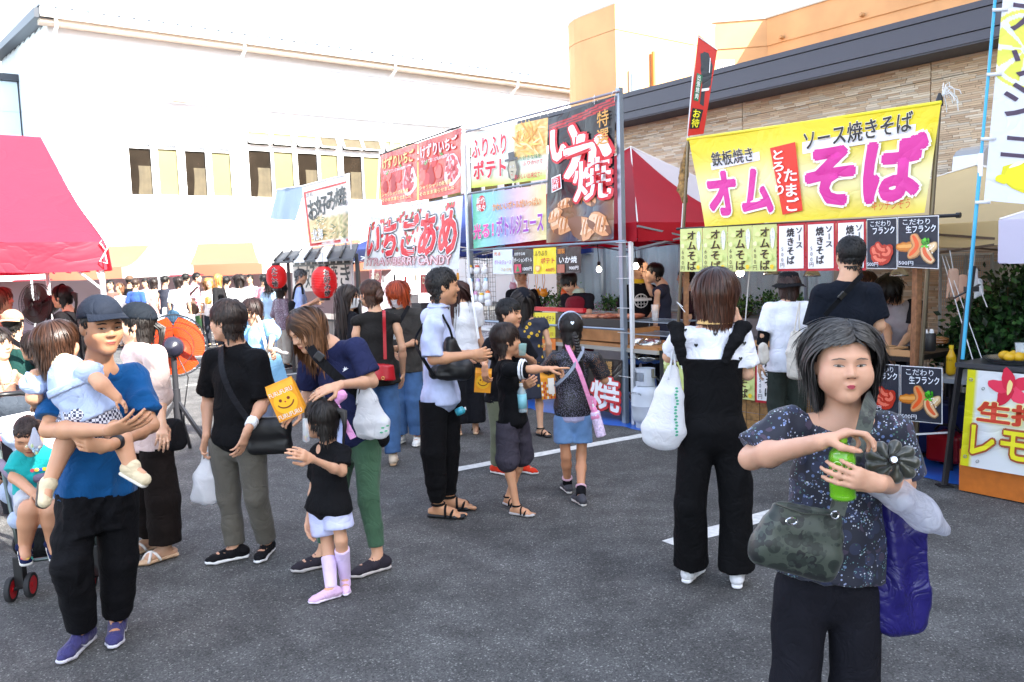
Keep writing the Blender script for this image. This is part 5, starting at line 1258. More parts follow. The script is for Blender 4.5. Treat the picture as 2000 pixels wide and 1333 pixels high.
gm=mat('cylinder_grey','b4bac4',rough=.45,var=.05,vscale=8);s_=1.0
MB().lathe([(.10,0),(.105,.01),(.105,.055),(.125,.07),(.142,.10),(.145,.14),(.145,.225),(.148,.23),(.145,.236),(.145,.34),(.135,.385),(.10,.42),(.06,.435),(0,.44)],gc,28).build('tank',gm,gt,smooth='auto')
mb=MB()
for i in range(20):
 a0,a1=2*math.pi*i/20,2*math.pi*(i+1)/20;z0=.43;z1=.60;
 if i in(10,11,12,13):segs=[(z0,.475),(.565,z1)]
 else:segs=[(z0,z1)]
 for(q0,q1)in segs:
  p=[gc+Vector((math.cos(a)*r_,math.sin(a)*r_,z))for r_ in(.098,.090)for(a,z)in((a0,q0),(a1,q0),(a1,q1),(a0,q1))];mb.add(p,[(0,1,2,3),(7,6,5,4),(3,2,6,7),(0,4,5,1)])
mb.build('collar',gm,gt);MB().tube([gc+Z*.44,gc+Z*.53],.02,8).tube([gc+Z*.52,gc+Z*.52+U*-.14],.012,6).tube([gc+Z*.52-U*.10,gc+Z*.60-U*.10],.016,8).build('valve',mat('valve_brass','8a8478',rough=.35,metal=.7),gt,smooth='auto')
MB().tube([gc+Z*.52-U*.14,gc+Z*.4-U*.25-nT*.1,gc+Z*.5-U*.2-nT*.3,gc+Z*.8-U*.1-nT*.4],.008,6).build('hose',blackm,gt,smooth=True)
wall_text('LPガス 10kg',gc+nT*.147+U*.06+Z*.375,.028,-U,-Z,nT,'2a2a2a',gt)
bulbm=mat('lit_bulb','fff4e0',emis=('fff0d8',9))
for(px,py,o_,fn,r_,lb)in[(1170,527,-1.0,onF,.033,'round lit bulb hanging behind the squid price card'),(1242,521,-.8,onF,.033,'lit bulb hanging right of the steel post'),(1446,533,-.5,onB,.040,'large round bulb glowing under the green noodle cards')]:
 p=fn(px,py,o_);t=thing('light_bulb',lb,'light bulb',p,0,'bulbs hanging under the tents');v=[]
 MB().lathe([(0,-r_),(r_*.6,-r_*.8),(r_,-.1*r_),(r_*.9,r_*.4),(r_*.5,r_*.95),(.016,r_*1.2)],p,14).build('glass_bulb',bulbm,t,smooth=True)
 MB().lathe([(.016,0),(.02,.01),(.02,.05),(.008,.06)],p+Z*r_*1.2,10).build('socket',blackm,t,smooth='auto');MB().tube([p+Z*.09,p+Z*.3+U*.02,p+Z*.42],.005,5).build('cord',blackm,t)
for(px,py,lb)in[(1506,531,'clip lamp with metal shade above the bucket hat'),(1586,534,'clip lamp with metal shade between hat and tall man'),(1756,533,'clip lamp with metal shade above the vendor in grey vest')]:
 p=onB(px,py,-.55);t=thing('clip_lamp',lb,'lamp',p,0,'clip lamps over the noodle counter')
 MB().lathe([(.075,-.03),(.072,-.015),(.05,.02),(.02,.04),(.018,.09),(0,.095)],p,18).build('lamp_shade',mat('lamp_metal','b8b4ae',rough=.2,metal=.8),t,smooth=True);MB().lathe([(0,-.02),(.05,-.028),(.05,-.02),(0,-.01)],p,14).build('glass_bulb',mat('lamp_glow','fff4e0',emis=('fff0d8',4)),t);MB().tube([p+Z*.09,p+Z*.15+U*.02,p+Z*.32],.006,5).build('cord',blackm,t)
blu=mat('blue_tarp','1f5fb8',rough=.35,var=.12,vscale=6,bump=.3,bscale=120,spec=.5)
def tarp(fr,t0,t1,o0,o1,label):
 v=[];nu,nv=60,20;rs=np.random.RandomState(5)
 for j in range(nv+1):
  for i in range(nu+1):
   t=t0+(t1-t0)*i/nu;o_=o0+(o1-o0)*j/nv;ed=.02*math.sin(t*7)+.02*math.sin(t*17);z=.006+.010*(1+math.sin(t*9+o_*4))*(.5+.5*math.sin(t*23-o_*13))
   if j==0:o_+=ed;z=.004
   v.append(fr(t,z,o_))
 f=[(j*(nu+1)+i,j*(nu+1)+i+1,(j+1)*(nu+1)+i+1,(j+1)*(nu+1)+i)for j in range(nv)for i in range(nu)]
 o=raw('tarpaulin',[p[:]for p in v],f,blu);tag(o,label,'tarp')
tarp(fp,-.75,3.2,.16,-2.6,'blue tarpaulin spread under the squid stall')
tarp(bp_,-3.0,.18,.10,-2.3,'crumpled blue tarpaulin under the noodle stall and lemonade stand')
tarp(fp,3.5,6.5,.3,-2.5,'blue tarpaulin under the strawberry stall')
ns=thing('stall_frame','wood and brass post frame of the yellow noodle stall','stall',B0)
br_top=onB(1835,196);br_bot=Vector((B0.x,B0.y,0));lt=onB(1345,275);ltb=onB(1330,445)
mb=MB();mb.tube([br_bot,bp_(-.05,1.0),br_top],.017,10);mb.build('post',brass,ns,smooth='auto');MB().lathe([(.026,0),(.024,.05),(.008,.09),(0,.09)],br_top-Z*.04,10).build('post_cap',blackm,ns,smooth='auto')
MB().tube([lt+Z*.02,onB(1335,445),bp_(2.34,.9),bp_(2.36,0)],.016,10).build('post',brass,ns,smooth='auto')
mb=MB();mb.bar(bp_(2.32,0,-.06),bp_(2.26,1.93,-.06),.05,.045);mb.build('post',wood,ns);mb=MB();mb.bar(bp_(.04,0,-.05),bp_(.02,1.62,-.05),.075,.04);mb.build('post',wood,ns)
rod('rail',onB(1322,448,.03),onB(1868,421,.03),.013,blackm,ns);MB().tube([onB(1868,421,.03),onB(1876,420.5,.03)],.02,8).build('rail_cap',blackm,ns)
mb=MB()
rs=np.random.RandomState(3)
for k in range(14):d=Vector((rs.rand()*.10+.01,rs.randn()*.03,rs.randn()*.05));p=br_top+Vector((.02,0,.03));mb.tube([p,p+d*.5+Z*.03,p+d-Z*.02*rs.rand(),p+d*1.1-Z*.08*rs.rand()],.0035,4)
mb.build('frayed_cord',ropem,ns,kind='stuff')
mb=MB();mb.tube([onB(1334,600,.02),onB(1322,590,.03),onB(1338,610,.03)],.004,4);mb.tube([onB(1770,850,.04),onB(1860,845,.02)],.008,5);mb.tube([onB(1470,470,-.3),onB(1461,560,-.3),onB(1455,640,-.3)],.006,5);mb.build('cord',ropem,ns,kind='stuff')
def ye_col(x,y,b):
 t=np.exp(-((y-.62+.06*np.sin(x*4))/.26)**2)*np.clip(1.15-.25*np.sin(x*11),0,1)*.8;c=mixc('f2dc18','f4f0c4',t);return c
yb=Banner('noodle_banner','big yellow fried noodle banner with magenta letters','banner',[onB(1345,272,.06),onB(1838,202,.06),onB(1806,416,.06),onB(1378,443,.06)],colfn=ye_col,nu=90,nv=44,wave=.020,wn=5,seed=31,rough=.4,sag=.00,tl=.2)
yb.shape([(.09,.30),(.33,.24),(.33,.33),(.09,.38)],'e4e2f0');yb.shape([(.52,.20),(.93,.16),(.93,.27),(.52,.32)],'e4e2f0')
M_G='d42c94'
yb.text('鉄板焼き',(.10,.18,.30,.34),'1c1c22',off=.022,outline=[(.02,'f4f0e0')],rot=-.02);yb.text('ソース焼きそば',(.53,.06,.92,.26),'1c1c22',off=.022,outline=[(.02,'f4f0e0')],rot=-.06)
yb.text('オム',(.05,.40,.385,.90),M_G,off=.05,outline=[(.035,'f6f2ee')]);yb.text('そば',(.53,.24,.985,.88),M_G,off=.055,outline=[(.035,'f6f2ee')])
yb.shape([(.385,.22),(.495,.19),(.515,.90),(.425,.93)],'e03018');yb.text('とろ〜り',(.395,.25,.445,.72),'f8f4f0',off=.03,vertical=True);yb.text('たまご',(.445,.46,.505,.90),'f8f4f0',off=.03,vertical=True)
yb.text('キッチンそう',(.80,.86,.95,.95),'d8581c',off=.0)
MB().tube([onB(1343,273,.05),onB(1590,238,.05),onB(1838,201,.05)],.016,8).build('hem_roll',mat('print_e8d820','e8d820',rough=.45),yb.root,smooth=True)
xs=[1328,1372,1421,1469,1517.5];ty=lambda x:448-(x-1328)*.0535;by=lambda x:531-(x-1328)*.004
def omc(b):
 b.text('オムそば',(.34,.06,.74,.97),'2a2418',off=.03,vertical=True,outline=[(.02,'d8c04a')]);b.text('600円',(.06,.50,.22,.97),'3a3420',vertical=True)
 b.blobs([(.86,.28,.022,.09,0,'eef0ea')]);b.text('とろ〜り',(.86,.08,.93,.30),'8a8aa0',vertical=True);b.text('たまご',(.77,.22,.85,.44),'8a8aa0',vertical=True);b.blobs([(.86,.9,.02,.02,0,'e8c428')])
 b.blobs([(.3,.2,.03,.02,0,'dfe89a'),(.8,.7,.02,.03,0,'d4e08a'),(.2,.4,.02,.02,1,'e8eeb0')])
pos=['leftmost','second','third','fourth']
for i in range(4):card((xs[i]+.5,ty(xs[i]),by(xs[i]),xs[i+1]-.5,ty(xs[i+1]),by(xs[i+1])),'%s pale green omelette noodle card on the strip'%pos[i],'d6e090',omc,fn=onB,o=.05,seed=40+i,group='omelette noodle cards on the upper strip')
def yac(b):
 b.shape([(.07,.05),(.93,.05),(.93,.95),(.07,.95)],'f0eeee');b.text('焼きそば',(.34,.10,.62,.86),'2a2a2e',off=.045,vertical=True);b.text('ソース',(.68,.10,.90,.52),'2a2a2e',off=.03,vertical=True);b.text('500円',(.13,.50,.27,.92),'2a2a2e',off=.0,vertical=True)
ys_=[1518,1574,1633,1692]
for i in range(3):card((ys_[i]+.5,ty(ys_[i]),by(ys_[i]),ys_[i+1]-.5,ty(ys_[i+1]),by(ys_[i+1])-1),'%s red bordered fried noodle card on the strip'%['first','middle','last'][i],'b8202e',yac,fn=onB,o=.05,seed=50+i,group='fried noodle cards on the upper strip')
def sausage(raw_):
 def f(b):
  b.shape([(.02,.015),(.98,.015),(.98,.985),(.02,.985)],'1c2230');
  b.text('こだわり',(.14,.05,.80,.16),'e8ecf4',off=.0,outline=());b.text('フランク' if raw_ else '生フランク',(.22,.17,.94,.31),'eef2fa',off=.015,rot=-.03)
  it=[]
  if raw_:
   for(cx,cy,R_,a0,a1,w_)in[(.42,.64,.13,-.4,3.4,.032),(.60,.52,.16,.6,3.0,.030),(.50,.72,.17,.2,2.7,.030),(.66,.66,.10,-1,2.2,.026)]:
    for k in range(15):a=a0+(a1-a0)*k/14;it.append((cx+R_*math.cos(a)*1.6*b.H/b.W*.5,cy+R_*math.sin(a)*.75,w_,w_*.9,a,'b03020'))
    for k in range(12):a=a0+(a1-a0)*k/11;it.append((cx+R_*math.cos(a)*1.6*b.H/b.W*.5-.01,cy+R_*math.sin(a)*.75-.015,w_*.45,w_*.35,a,'e07058'))
  else:
   def saus(x0,y0,x1,y1,w_,bend,c,d_,e_):
    for cc,ww,of in((c,1,0),(d_,.78,-.005),(e_,.35,-.012)):
     for k in range(16):t=k/15;it.append((x0+(x1-x0)*t+bend*math.sin(math.pi*t)+of,y0+(y1-y0)*t+of,w_*ww*(1-.35*abs(2*t-1)**4),w_*ww*(1-.35*abs(2*t-1)**4),0,cc))
   saus(.04,.60,.50,.58,.036,0,'9a5a20','c87828','e0a050');saus(.42,.40,.34,.76,.042,.12,'9a7048','d09058','e05a28');saus(.92,.55,.72,.70,.034,0,'a08058','d8b888','e8d0a8');saus(.68,.62,.84,.84,.040,-.05,'907050','d8b488','d86038')
   rs=np.random.RandomState(2)
   for k in range(24):it.append((.62+.18*rs.rand(),.44+.14*rs.rand(),.012,.008,rs.rand()*3,['3aa020','58c838','2a7a18'][k%3]))
   for k in range(10):it.append((.7+.2*rs.rand(),.55+.2*rs.rand(),.004,.004,0,'f4f4f0'))
  b.blobs(it,name='sausage_photo',rough=.25);b.text('500円',(.06,.87,.42,.95),'e8ecf4',off=.0)
 return f
s1=card((1693,428.5,525,1752,425,526),'dark poster of red sausages on the upper strip','eef0f4',sausage(True),fn=onB,o=.07,seed=60);s2=card((1753,424.5,522,1834,421,526),'dark poster of grilled sausages with greens on the upper strip','eef0f4',sausage(False),fn=onB,o=.09,seed=61)
s3=card((1700,710,800,1757,713,812),'dark poster of red sausages low behind the grey haired woman','eef0f4',sausage(True),fn=onB,o=.10,seed=62);s4=card((1759,714,821,1841,719,829),'dark poster of grilled sausages with greens on the counter front','eef0f4',sausage(False),fn=onB,o=.13,seed=63)
for i,(a,b_,f_,lb_)in enumerate([((1293,672,762),(1340,676,772),omc,'pale green omelette noodle card hung low beside the gas cylinder'),((1428,690,776),(1474,692,783),omc,'pale green omelette noodle card low beside the white tee sleeve'),((1475,690,786),(1530,692,792),yac,'red bordered fried noodle card hung low on the counter')]):
 card((a[0],a[1],a[2],b_[0],b_[1],b_[2]),lb_,'b8202e' if i==2 else 'd6e090',f_,fn=onB,o=.05+.01*i,seed=70+i)
nc=thing('serving_counter','noodle stall counter of dark griddle top on folding legs','counter',bp_(1.1,0,-.4));MU=Matrix((nT,U,Z)).transposed()
mb=MB();mb.box(bp_(1.2,.86,-.42),(.72,2.3,.04),M=MU);mb.build('tabletop',mat('griddle','2a2624',rough=.35,metal=.4),nc);mb=MB();mb.box(bp_(1.2,.90,-.08),(.04,2.3,.05),M=MU);mb.build('edge_board',mat('timber_pale','b08458',rough=.7),nc)
for t in(.1,2.3):
 for o_ in(-.12,-.72):MB().bar(bp_(t,0,o_),bp_(t,.85,o_),.04).build('leg',blackm,nc)
reed=thing('reed_screen','brown reed screen hanging in front of the noodle counter','screen',bp_(1.15,0,-.02));mb=MB();rs=np.random.RandomState(4)
for k in range(110):z=.03+.72*k/110;mb.bar(bp_(2.3,z,-.01+.003*rs.randn()),bp_(.06,z+.003*rs.randn(),-.01+.003*rs.randn()),.0062)
o=mb.build('reed',mat('reed','9a7446',rough=.8,var=.35,vscale=25),reed);o['kind']='stuff';mb=MB()
for k in range(16):t=.1+2.15*k/15;mb.bar(bp_(t,.02,.003),bp_(t,.76,.003),.004)
mb.build('binding_thread',mat('thread_dark','3a2c1c'),reed,kind='stuff')
rs=np.random.RandomState(8)
fd=thing('food_pack_stack','stacked clear packs of brown fried noodles at the right end of counter','food packs',bp_(.0,.9,-.9))
for k in range(12):
 p=onB(1800+9*(k%5)+rs.rand()*3,668-5*(k//5),-.85);pk=SD(.01);pk.ell((p.x,p.y,p.z),(.07,.06,.022));v,q=pk.mesh(.012);v=folds(v,q,.006,k,90,(1,1,1));wraw('noodle_pack',v,q,mat('noodles','8a5a34',rough=.2,var=.4,vscale=60,bump=1,bscale=90,coat=.8),fd)
sk_=thing('wooden_tray','row of pale wooden skewer boards along the griddle','tray',bp_(.6,.9,-.2))
for k in range(9):p=bp_(.25+.12*k,.925,-.22+.02*rs.randn());mb=MB();mb.box(p,(.16,.07,.012),M=MU @ Matrix.Rotation(.2*rs.randn(),3,'Z'));mb.build('skewer_board',mat('timber_pale','b08458'),sk_)
sb_=onB(1711+102,664,-.35);t=thing('sauce_tub','black sauce tub with white lids beside the packed noodles','tub',(sb_.x,sb_.y,.9));MB().lathe([(.05,0),(.055,.01),(.055,.13),(.05,.14),(0,.14)],(sb_.x,sb_.y,.9),16).build('tub',blackm,t,smooth='auto');MB().lathe([(.02,.14),(.012,.17),(0,.17)],(sb_.x-.02,sb_.y,.9),8).lathe([(.02,.14),(.012,.17),(0,.17)],(sb_.x+.025,sb_.y,.9),8).build('nozzle',pla('e8e8e8'),t,smooth='auto')
st=thing('folding_table','grey topped folding table behind the dark slanted pole','table',bp_(-.5,0,-.55));mb=MB();mb.box(bp_(-.45,.70,-.5),(.6,.9,.035),M=MU);mb.build('tabletop',mat('grey_top','a4a8ac',rough=.4),st)
for t in(-.15,-.85):
 for o_ in(-.25,-.75):MB().bar(bp_(t,0,o_),bp_(t,.69,o_),.03).build('leg',blackm,st)
yb_=onB(1857,742,-.35);t=thing('mustard_bottle','yellow plastic sauce bottle standing on the grey folding table','bottle',(yb_.x,yb_.y,.718));sd_=SD(.01);sd_.cone((yb_.x,yb_.y,.75),(yb_.x,yb_.y,.86),.038,.036,side=(1,0,0),flat=.8);sd_.cone((yb_.x,yb_.y,.87),(yb_.x,yb_.y,.925),.03,.014);v,q=sd_.mesh(.009);v[:,2]=np.maximum(v[:,2],.719);wraw('bottle_body',v,q,pla('d8a810',rough=.3),t);MB().lathe([(.017,0),(.017,.025),(0,.026)],(yb_.x,yb_.y,.93),10).build('cap',pla('e0c020',rough=.4),t,smooth='auto');wall_text('からし',Vector((yb_.x,yb_.y,.85))+nT*.033+U*.022,.017,-U,-Z,nT,'5a3a10',t)
rbx=onB(1850,905,-.5);t=thing('tool_box','red metal box on the blue tarpaulin under the table','box',(rbx.x,rbx.y,.03));mb=MB();mb.box((rbx.x+.05,rbx.y,.03+.11),(.42,.25,.22),M=MU);mb.build('case',pla('a81420',rough=.3),t,bevel=.03);mb=MB();mb.tube([Vector((rbx.x,rbx.y,.25))+U*.1,Vector((rbx.x,rbx.y,.30))+U*.06,Vector((rbx.x,rbx.y,.30))-U*.06,Vector((rbx.x,rbx.y,.25))-U*.1],.012,6);mb.build('handle',blackm,t,smooth=True)
bb_=onB(1830,800,-.7);t=thing('cool_box','dark blue cool box in the shade below the folding table','box',(bb_.x,bb_.y,.02));mb=MB();mb.box((bb_.x+.1,bb_.y,.24),(.4,.7,.44),M=MU);mb.build('case',pla('1a2c6a',rough=.4),t,bevel=.02);mb=MB();mb.box((bb_.x+.1,bb_.y,.475),(.42,.72,.03),M=MU);mb.build('lid',pla('16224e',rough=.4),t)
L0,L1=G(1872,960),G(2000,986);Ld=(L1-L0).normalized();Ln=Vector((Ld.y,-Ld.x,0));Ln=Ln if Ln.dot(-L0)>0 else-Ln;L2=L0+Ld*1.6
lm=thing('lemonade_stand','lemonade stand of scuffed orange panel and grey counter','stall',L0)
om=mat('scuffed_orange','b8641c',rough=.55,var=.16,vscale=12,bump=.2,bscale=30);Mx=Matrix((Ld,Ln,Z)).transposed()
mb=MB();mb.box((L0+L2)/2+Z*.155-Ln*.02,(1.6,.03,.29),M=Mx);mb.build('front_panel',om,lm)
mb=MB();mb.box((L0+L2)/2+Z*.885-Ln*.42,(1.7,.8,.03),M=Mx);mb.build('tabletop',mat('dark_top','3a3c40',rough=.4),lm);mb=MB();mb.box((L0+L2)/2+Z*.5-Ln*.45,(1.5,.7,.76),M=Mx);mb.build('case',mat('stand_inside','4a4a50',rough=.8),lm)
onL=lambda px,py:onplane(px,py,L0+Ln*.03,Ln)
def lem_col(x,y,b):t=(x<.055).astype(float)[:,None];c=mixc('e6eaec','f6f4c0',np.clip(1-((x-.45)**2*8+(y-.5)**2*4),0,1)*.9);return c*(1-t)+np.array(lin('dcd820'))[None]*t
tl_,bl_=onL(1890,722),onL(1876,908)
lbn=Banner('lemonade_banner','white and yellow fresh squeezed lemon banner with pink flower','banner',[tl_,tl_+Ld*1.25,bl_+Ld*1.27,bl_],colfn=lem_col,nu=50,nv=30,wave=.006,seed=81,rough=.35)
it=[];
for k in range(5):a=k*1.257-.5;it.append((.22+.05*math.cos(a),.15+.085*math.sin(a),.075,.042,a,['d82848','e84060','c81c3c','e03454','d02040'][k]))
it+=[(.22,.14,.016,.05,.1,'f0d890')];lbn.blobs(it,name='hibiscus_print')
lbn.text('生搾り',(.07,.30,.56,.52),'c03a20',off=.05,outline=[(.03,'f4e8a0')]);lbn.text('レモンスカッシュ',(.05,.54,1.35,.88),'e0d820',off=.03,outline=[(.05,'9a4a28')])
mb=MB()
for(x,y)in((.025,.1),(.025,.9),(.09,.18),(.09,.93)):p=lbn.S(np.array([x]),np.array([y]),.008)[0];mb.tube([Vector(p)+Vector((math.cos(a)*.010,0,math.sin(a)*.010))for a in np.linspace(0,6.28,9)],.003,4)
o=mb.build('eyelet',mat('galvanised','a8adb0'),None)if False else wraw('eyelet',mb.v,mb.f,mat('galvanised','a8adb0'),lbn.root);o['kind']='stuff'
tp=onplane(1985,712,L0-Ln*.25,Ln);tz=.905
tr=thing('lemon_tray','steel tray of whole lemons on the lemonade counter','tray',(tp.x,tp.y,tz));MB().lathe([(.0,0),(.17,.0),(.20,.03),(.21,.032),(.20,.025),(.17,.006),(0,.006)],(tp.x,tp.y,tz),24).build('tray',mat('steel_tray','b0b4b8',rough=.25,metal=.9),tr,smooth='auto')
for k,(px,py)in enumerate([(1972,703),(1990,706),(1962,706),(2008,705),(1981,709)]):
 p=onplane(px,py,L0-Ln*(.2+.03*k),Ln);s_=SD(.01);s_.ell((p.x,p.y,tz+.04),(.042,.034,.033));s_.cone((p.x+.03,p.y,tz+.04),(p.x+.047,p.y,tz+.04),.012,.006);v,q=s_.mesh(.009)
 t=thing('lemon',['yellow lemon upper middle of the tray','yellow lemon against the steel cup','yellow lemon at the left rim of the tray','yellow lemon cut off by the right edge','yellow lemon at the front of the tray'][k],'lemon',(p.x,p.y,tz+.01),0,'lemons on the steel tray');wraw('fruit',v,q,mat('lemon_skin','d8a818',rough=.4,bump=.3,bscale=120),t)
p=onplane(1996,690,L0-Ln*.3,Ln);t=thing('clear_cup','clear plastic tumbler standing beside the lemons','cup',(p.x,p.y,tz));MB().lathe([(.032,0),(.045,.13)],(p.x,p.y,tz),16).lathe([(.031,0.01),(.044,.13)],(p.x,p.y,tz),16).build('cup',mat('clear_plastic','dfe6e8'),t,smooth=True)
bk0=Vector((L0.x-.03,L0.y+.13,0));bY=bk0.y
sp2=thing('slanted_pole','dark square tent pole leaning with black strap beside lemonade stand','pole',bk0);q=P(1900,520,bY);mb=MB();mb.bar(bk0,q,.032);mb.build('pole',mat('dark_pole','222226',rough=.35),sp2);mb=MB();mb.box((bk0.x,bk0.y,.006),(.09,.09,.012));mb.build('foot',blackm,sp2)
mb=MB();k_=P(1897,565,bY);mb.box(k_,(.07,.07,.035));mb.bar(k_,k_+Vector((-.12,0,-.06)),.022,.008);mb.bar(k_,k_+Vector((.06,0,.03)),.022,.008);mb.build('strap',blackm,sp2)
fl=thing('flag_pole','turquoise flag pole tied to the dark slanted pole','pole',P(1880,700,bY-.05));cy=pla('38a8d0',rough=.35)
a_,b__,c__=P(1880,702,bY-.05),P(1914,330,bY-.05),P(1949,-60,bY-.05);MB().tube([a_,b__],.0125,10).build('lower_tube',cy,fl,smooth='auto');MB().tube([b__,c__],.010,10).build('upper_tube',cy,fl,smooth='auto');MB().tube([P(1916,300,bY-.05),P(1914,345,bY-.05)],.016,10).build('joint',pla('e8eaec'),fl,smooth='auto')
def sq_col(x,y,b):
 c=np.tile(lin('e4e8f2'),(len(x),1));dx=(x-.30)*b.W;dy=(y-.33)*b.H;r=np.hypot(dx,dy);a=np.arctan2(dy,dx);k=(r<.26)&(r>.235);k|=(r<.21)&(np.abs(((a*8/6.283)%1)-.5)<.36)&(r>.03);c[k]=lin('e4e660');return c
fb=Banner('squash_flag','tall white lemon squash flag on the turquoise pole','flag',[P(1963,-60,bY-.06),P(2140,-40,bY-.10),P(2110,408,bY-.10),P(1922,392,bY-.06)],colfn=sq_col,nu=90,nv=170,wave=.012,seed=91,rough=.4,tl=.25)
fb.text('レモンスカッシュ',(.10,-.62,.58,.80),'4a3a52',off=.01,vertical=True)
it=[(.42,.88,.15,.115,0,'d8d020'),(.44,.88,.14,.105,0,'e4e020'),(.16,.90,.04,.03,.3,'e4e020'),(.30,.83,.05,.012,-.5,'f4f4e0')];fb.blobs(it,name='lemon_print')
mb=MB()
for py in(20,146,272,396):x=1945-(py+20)*.0905;mb.bar(P(x-3,py,bY-.07),P(x+27,py-1,bY-.07),.004,.022)
wraw('loop',mb.v,mb.f,mat('clear_loop','d8dce0',rough=.4),fb.root)
gl=thing('glove_bunch','beige rubber gloves and cloths clipped under the cream tent','gloves',P(1872,560,6.3))
for(px,py,c,s_)in[(1862,548,'d0a890',1.2),(1880,558,'c89c84',1.1),(1900,545,'dcdfe4',1.1),(1912,560,'d4d8dc',.8)]:
 p=P(px,py,6.2);g_=SD(.012);g_.cone(p+Z*.06*s_,p-Z*.03*s_,.035*s_,.04*s_,side=(1,0,0),flat=.35)
 for k in range(4):g_.cone(p-Z*.03*s_+Vector(((k-1.5)*.018*s_,0,0)),p-Z*.11*s_+Vector(((k-1.5)*.026*s_,0,.01*k)),.011,.009)
 v,q=g_.mesh(.01);wraw('glove',v,q,mat('rubber_'+c,c,rough=.5),gl)
MB().tube([P(1855,490,6.2),P(1862,530,6.2)],.004,4).tube([P(1905,490,6.2),P(1900,530,6.2)],.004,4).tube([P(1840,500,6.3),P(1905,720,5.8)],.0035,5).tube([P(1846,500,6.3),P(1925,722,5.8)],.003,5).tube([P(1900,520,5.9),P(1920,580,5.9),P(1928,600,5.9)],.004,4).build('cord',ropem,gl,kind='stuff')
c0f=lt;fY=c0f.y+.15
nf=thing('flag_pole','thin white flag pole rising behind the noodle banner','pole',P(1343,260,fY));MB().tube([P(1330,470,fY),P(1345,250,fY),P(1361,60,fY)],.009,8).build('pole',wht,nf,smooth='auto');MB().tube([P(1361,70,fY),P(1401,98,fY-.02)],.005,6).build('cross_arm',wht,nf)
def cow_col(x,y,b):return np.tile(lin('c8322a'),(len(x),1))
cf=Banner('red_flag','red meat stall flag with dark cow print curled around its pole','flag',[P(1364,68,fY),P(1401,98,fY-.02),P(1374,262,fY+.05),P(1342,268,fY)],colfn=cow_col,nu=20,nv=60,wave=.03,wn=9,seed=95,rough=.5,tl=.3)
cf.shape([(.35,.12),(.6,.10),(.9,.20),(.95,.42),(.7,.52),(.75,.68),(.5,.66),(.5,.45),(.3,.30)],'2c3036');cf.shape([(.2,.16),(.36,.13),(.5,.30),(.34,.30)],'2c3036')
cf.shape([(.14,.36),(.46,.36),(.40,.64),(.10,.64)],'1f6a48');cf.text('出張焼肉',(.18,.37,.38,.62),'f0f0ec',off=.02,vertical=True);cf.shape([(.10,.72),(.75,.72),(.65,.93),(.06,.93)],'1c1c20');cf.text('お待',(.14,.73,.62,.92),'e8e030',off=.03,vertical=True)
cf.shape([(.70,.14),(.74,.14),(.80,.30),(.76,.30)],'f0f0f0');cf.shape([(.5,.5),(.9,.46),(.9,.49),(.5,.53)],'f0f0f0')
tg=thing('tied_flag','rolled patterned flag tied along the left noodle post','flag',onB(1340,320,-.03));s_=SD(.02);pts=[onB(1345,275,-.02),onB(1337,320,-.02),onB(1330,370,-.02),onB(1338,395,-.02)];s_.chain([tuple(p)for p in pts],[.018,.035,.045,.012]);v,q=s_.mesh(.012);v=folds(v,q,.012,3,60);wraw('cloth',v,q,mat('rolled_flag','8a6a3a',rough=.7,var=.7,vscale=30),tg)
# ------------------------------------------------------------------ okonomiyaki stall
oF=lambda px,py,d=0:onF(px,py,d)
ok=thing('stall_frame','okonomiyaki stall with small striped awning roof and dark posts','stall',fp(6.8,0,-.2))
aw=[oF(700,475,.2),oF(552,493,.35),oF(535,512,.75),oF(690,505,.75)];N_=7;sl=mat('awning_slat','3c3e42',rough=.6);wl2=mat('awning_white','e6e6e4',rough=.7)
for k in range(N_):
 a=k/N_;b=(k+1)/N_;mb=MB();tl__=aw[1]+(aw[0]-aw[1])*a;tr__=aw[1]+(aw[0]-aw[1])*b;bl__=aw[2]+(aw[3]-aw[2])*a;brr=aw[2]+(aw[3]-aw[2])*b
 mb.add([tl__,tr__,brr,bl__,tl__-Z*.03,tr__-Z*.03,brr-Z*.03,bl__-Z*.03],[(0,1,2,3),(7,6,5,4),(3,2,6,7),(0,3,7,4),(1,5,6,2)]);mb.build('awning_panel',wl2 if k in(2,4)else sl,ok);MB().bar(tl__+Z*.02,bl__+Z*.02,.025).build('awning_rib',blackm,ok)
for(px,o_)in((563,.7),(697,.6),(575,-1.2),(700,-1.2)):p=oF(px,520,o_);MB().bar(Vector((p.x,p.y,0)),Vector((p.x,p.y,1.9)),.045).build('post',blackm,ok)
mb=MB();a,b=oF(572,520,.35),oF(690,515,.35);mb.bar(a,b,.03);mb.build('rail',blackm,ok)
nr=Banner('noren_curtain','short white curtain with black letters under the striped awning','curtain',[oF(572,512,.3),oF(690,508,.3),oF(690,568,.3),oF(572,570,.3)],col='d8d2cc',nu=30,nv=8,wave=.015,seed=33,rough=.7)
nr.text('お好み焼き',(.05,.1,.95,.9),'1c1a1c',off=.02)
for k in range(9):nr.shape([(.04+.105*k,.0),(.12+.105*k,.0),(.12+.105*k,.14),(.04+.105*k,.14)],'1c1a1c')
okb=thing('serving_counter','okonomiyaki counter with pans in front of the curtain','counter',fp(6.9,0,-.1));mb=MB();mb.box(fp(6.9,.45,.2),(.6,2.3,.88),M=MU);mb.build('case',mat('counter_grey','8a827a',rough=.6,var=.2,vscale=4),okb);mb=MB();mb.box(fp(6.9,.9,.2),(.7,2.4,.03),M=MU);mb.build('tabletop',mat('griddle','2a2624'),okb)
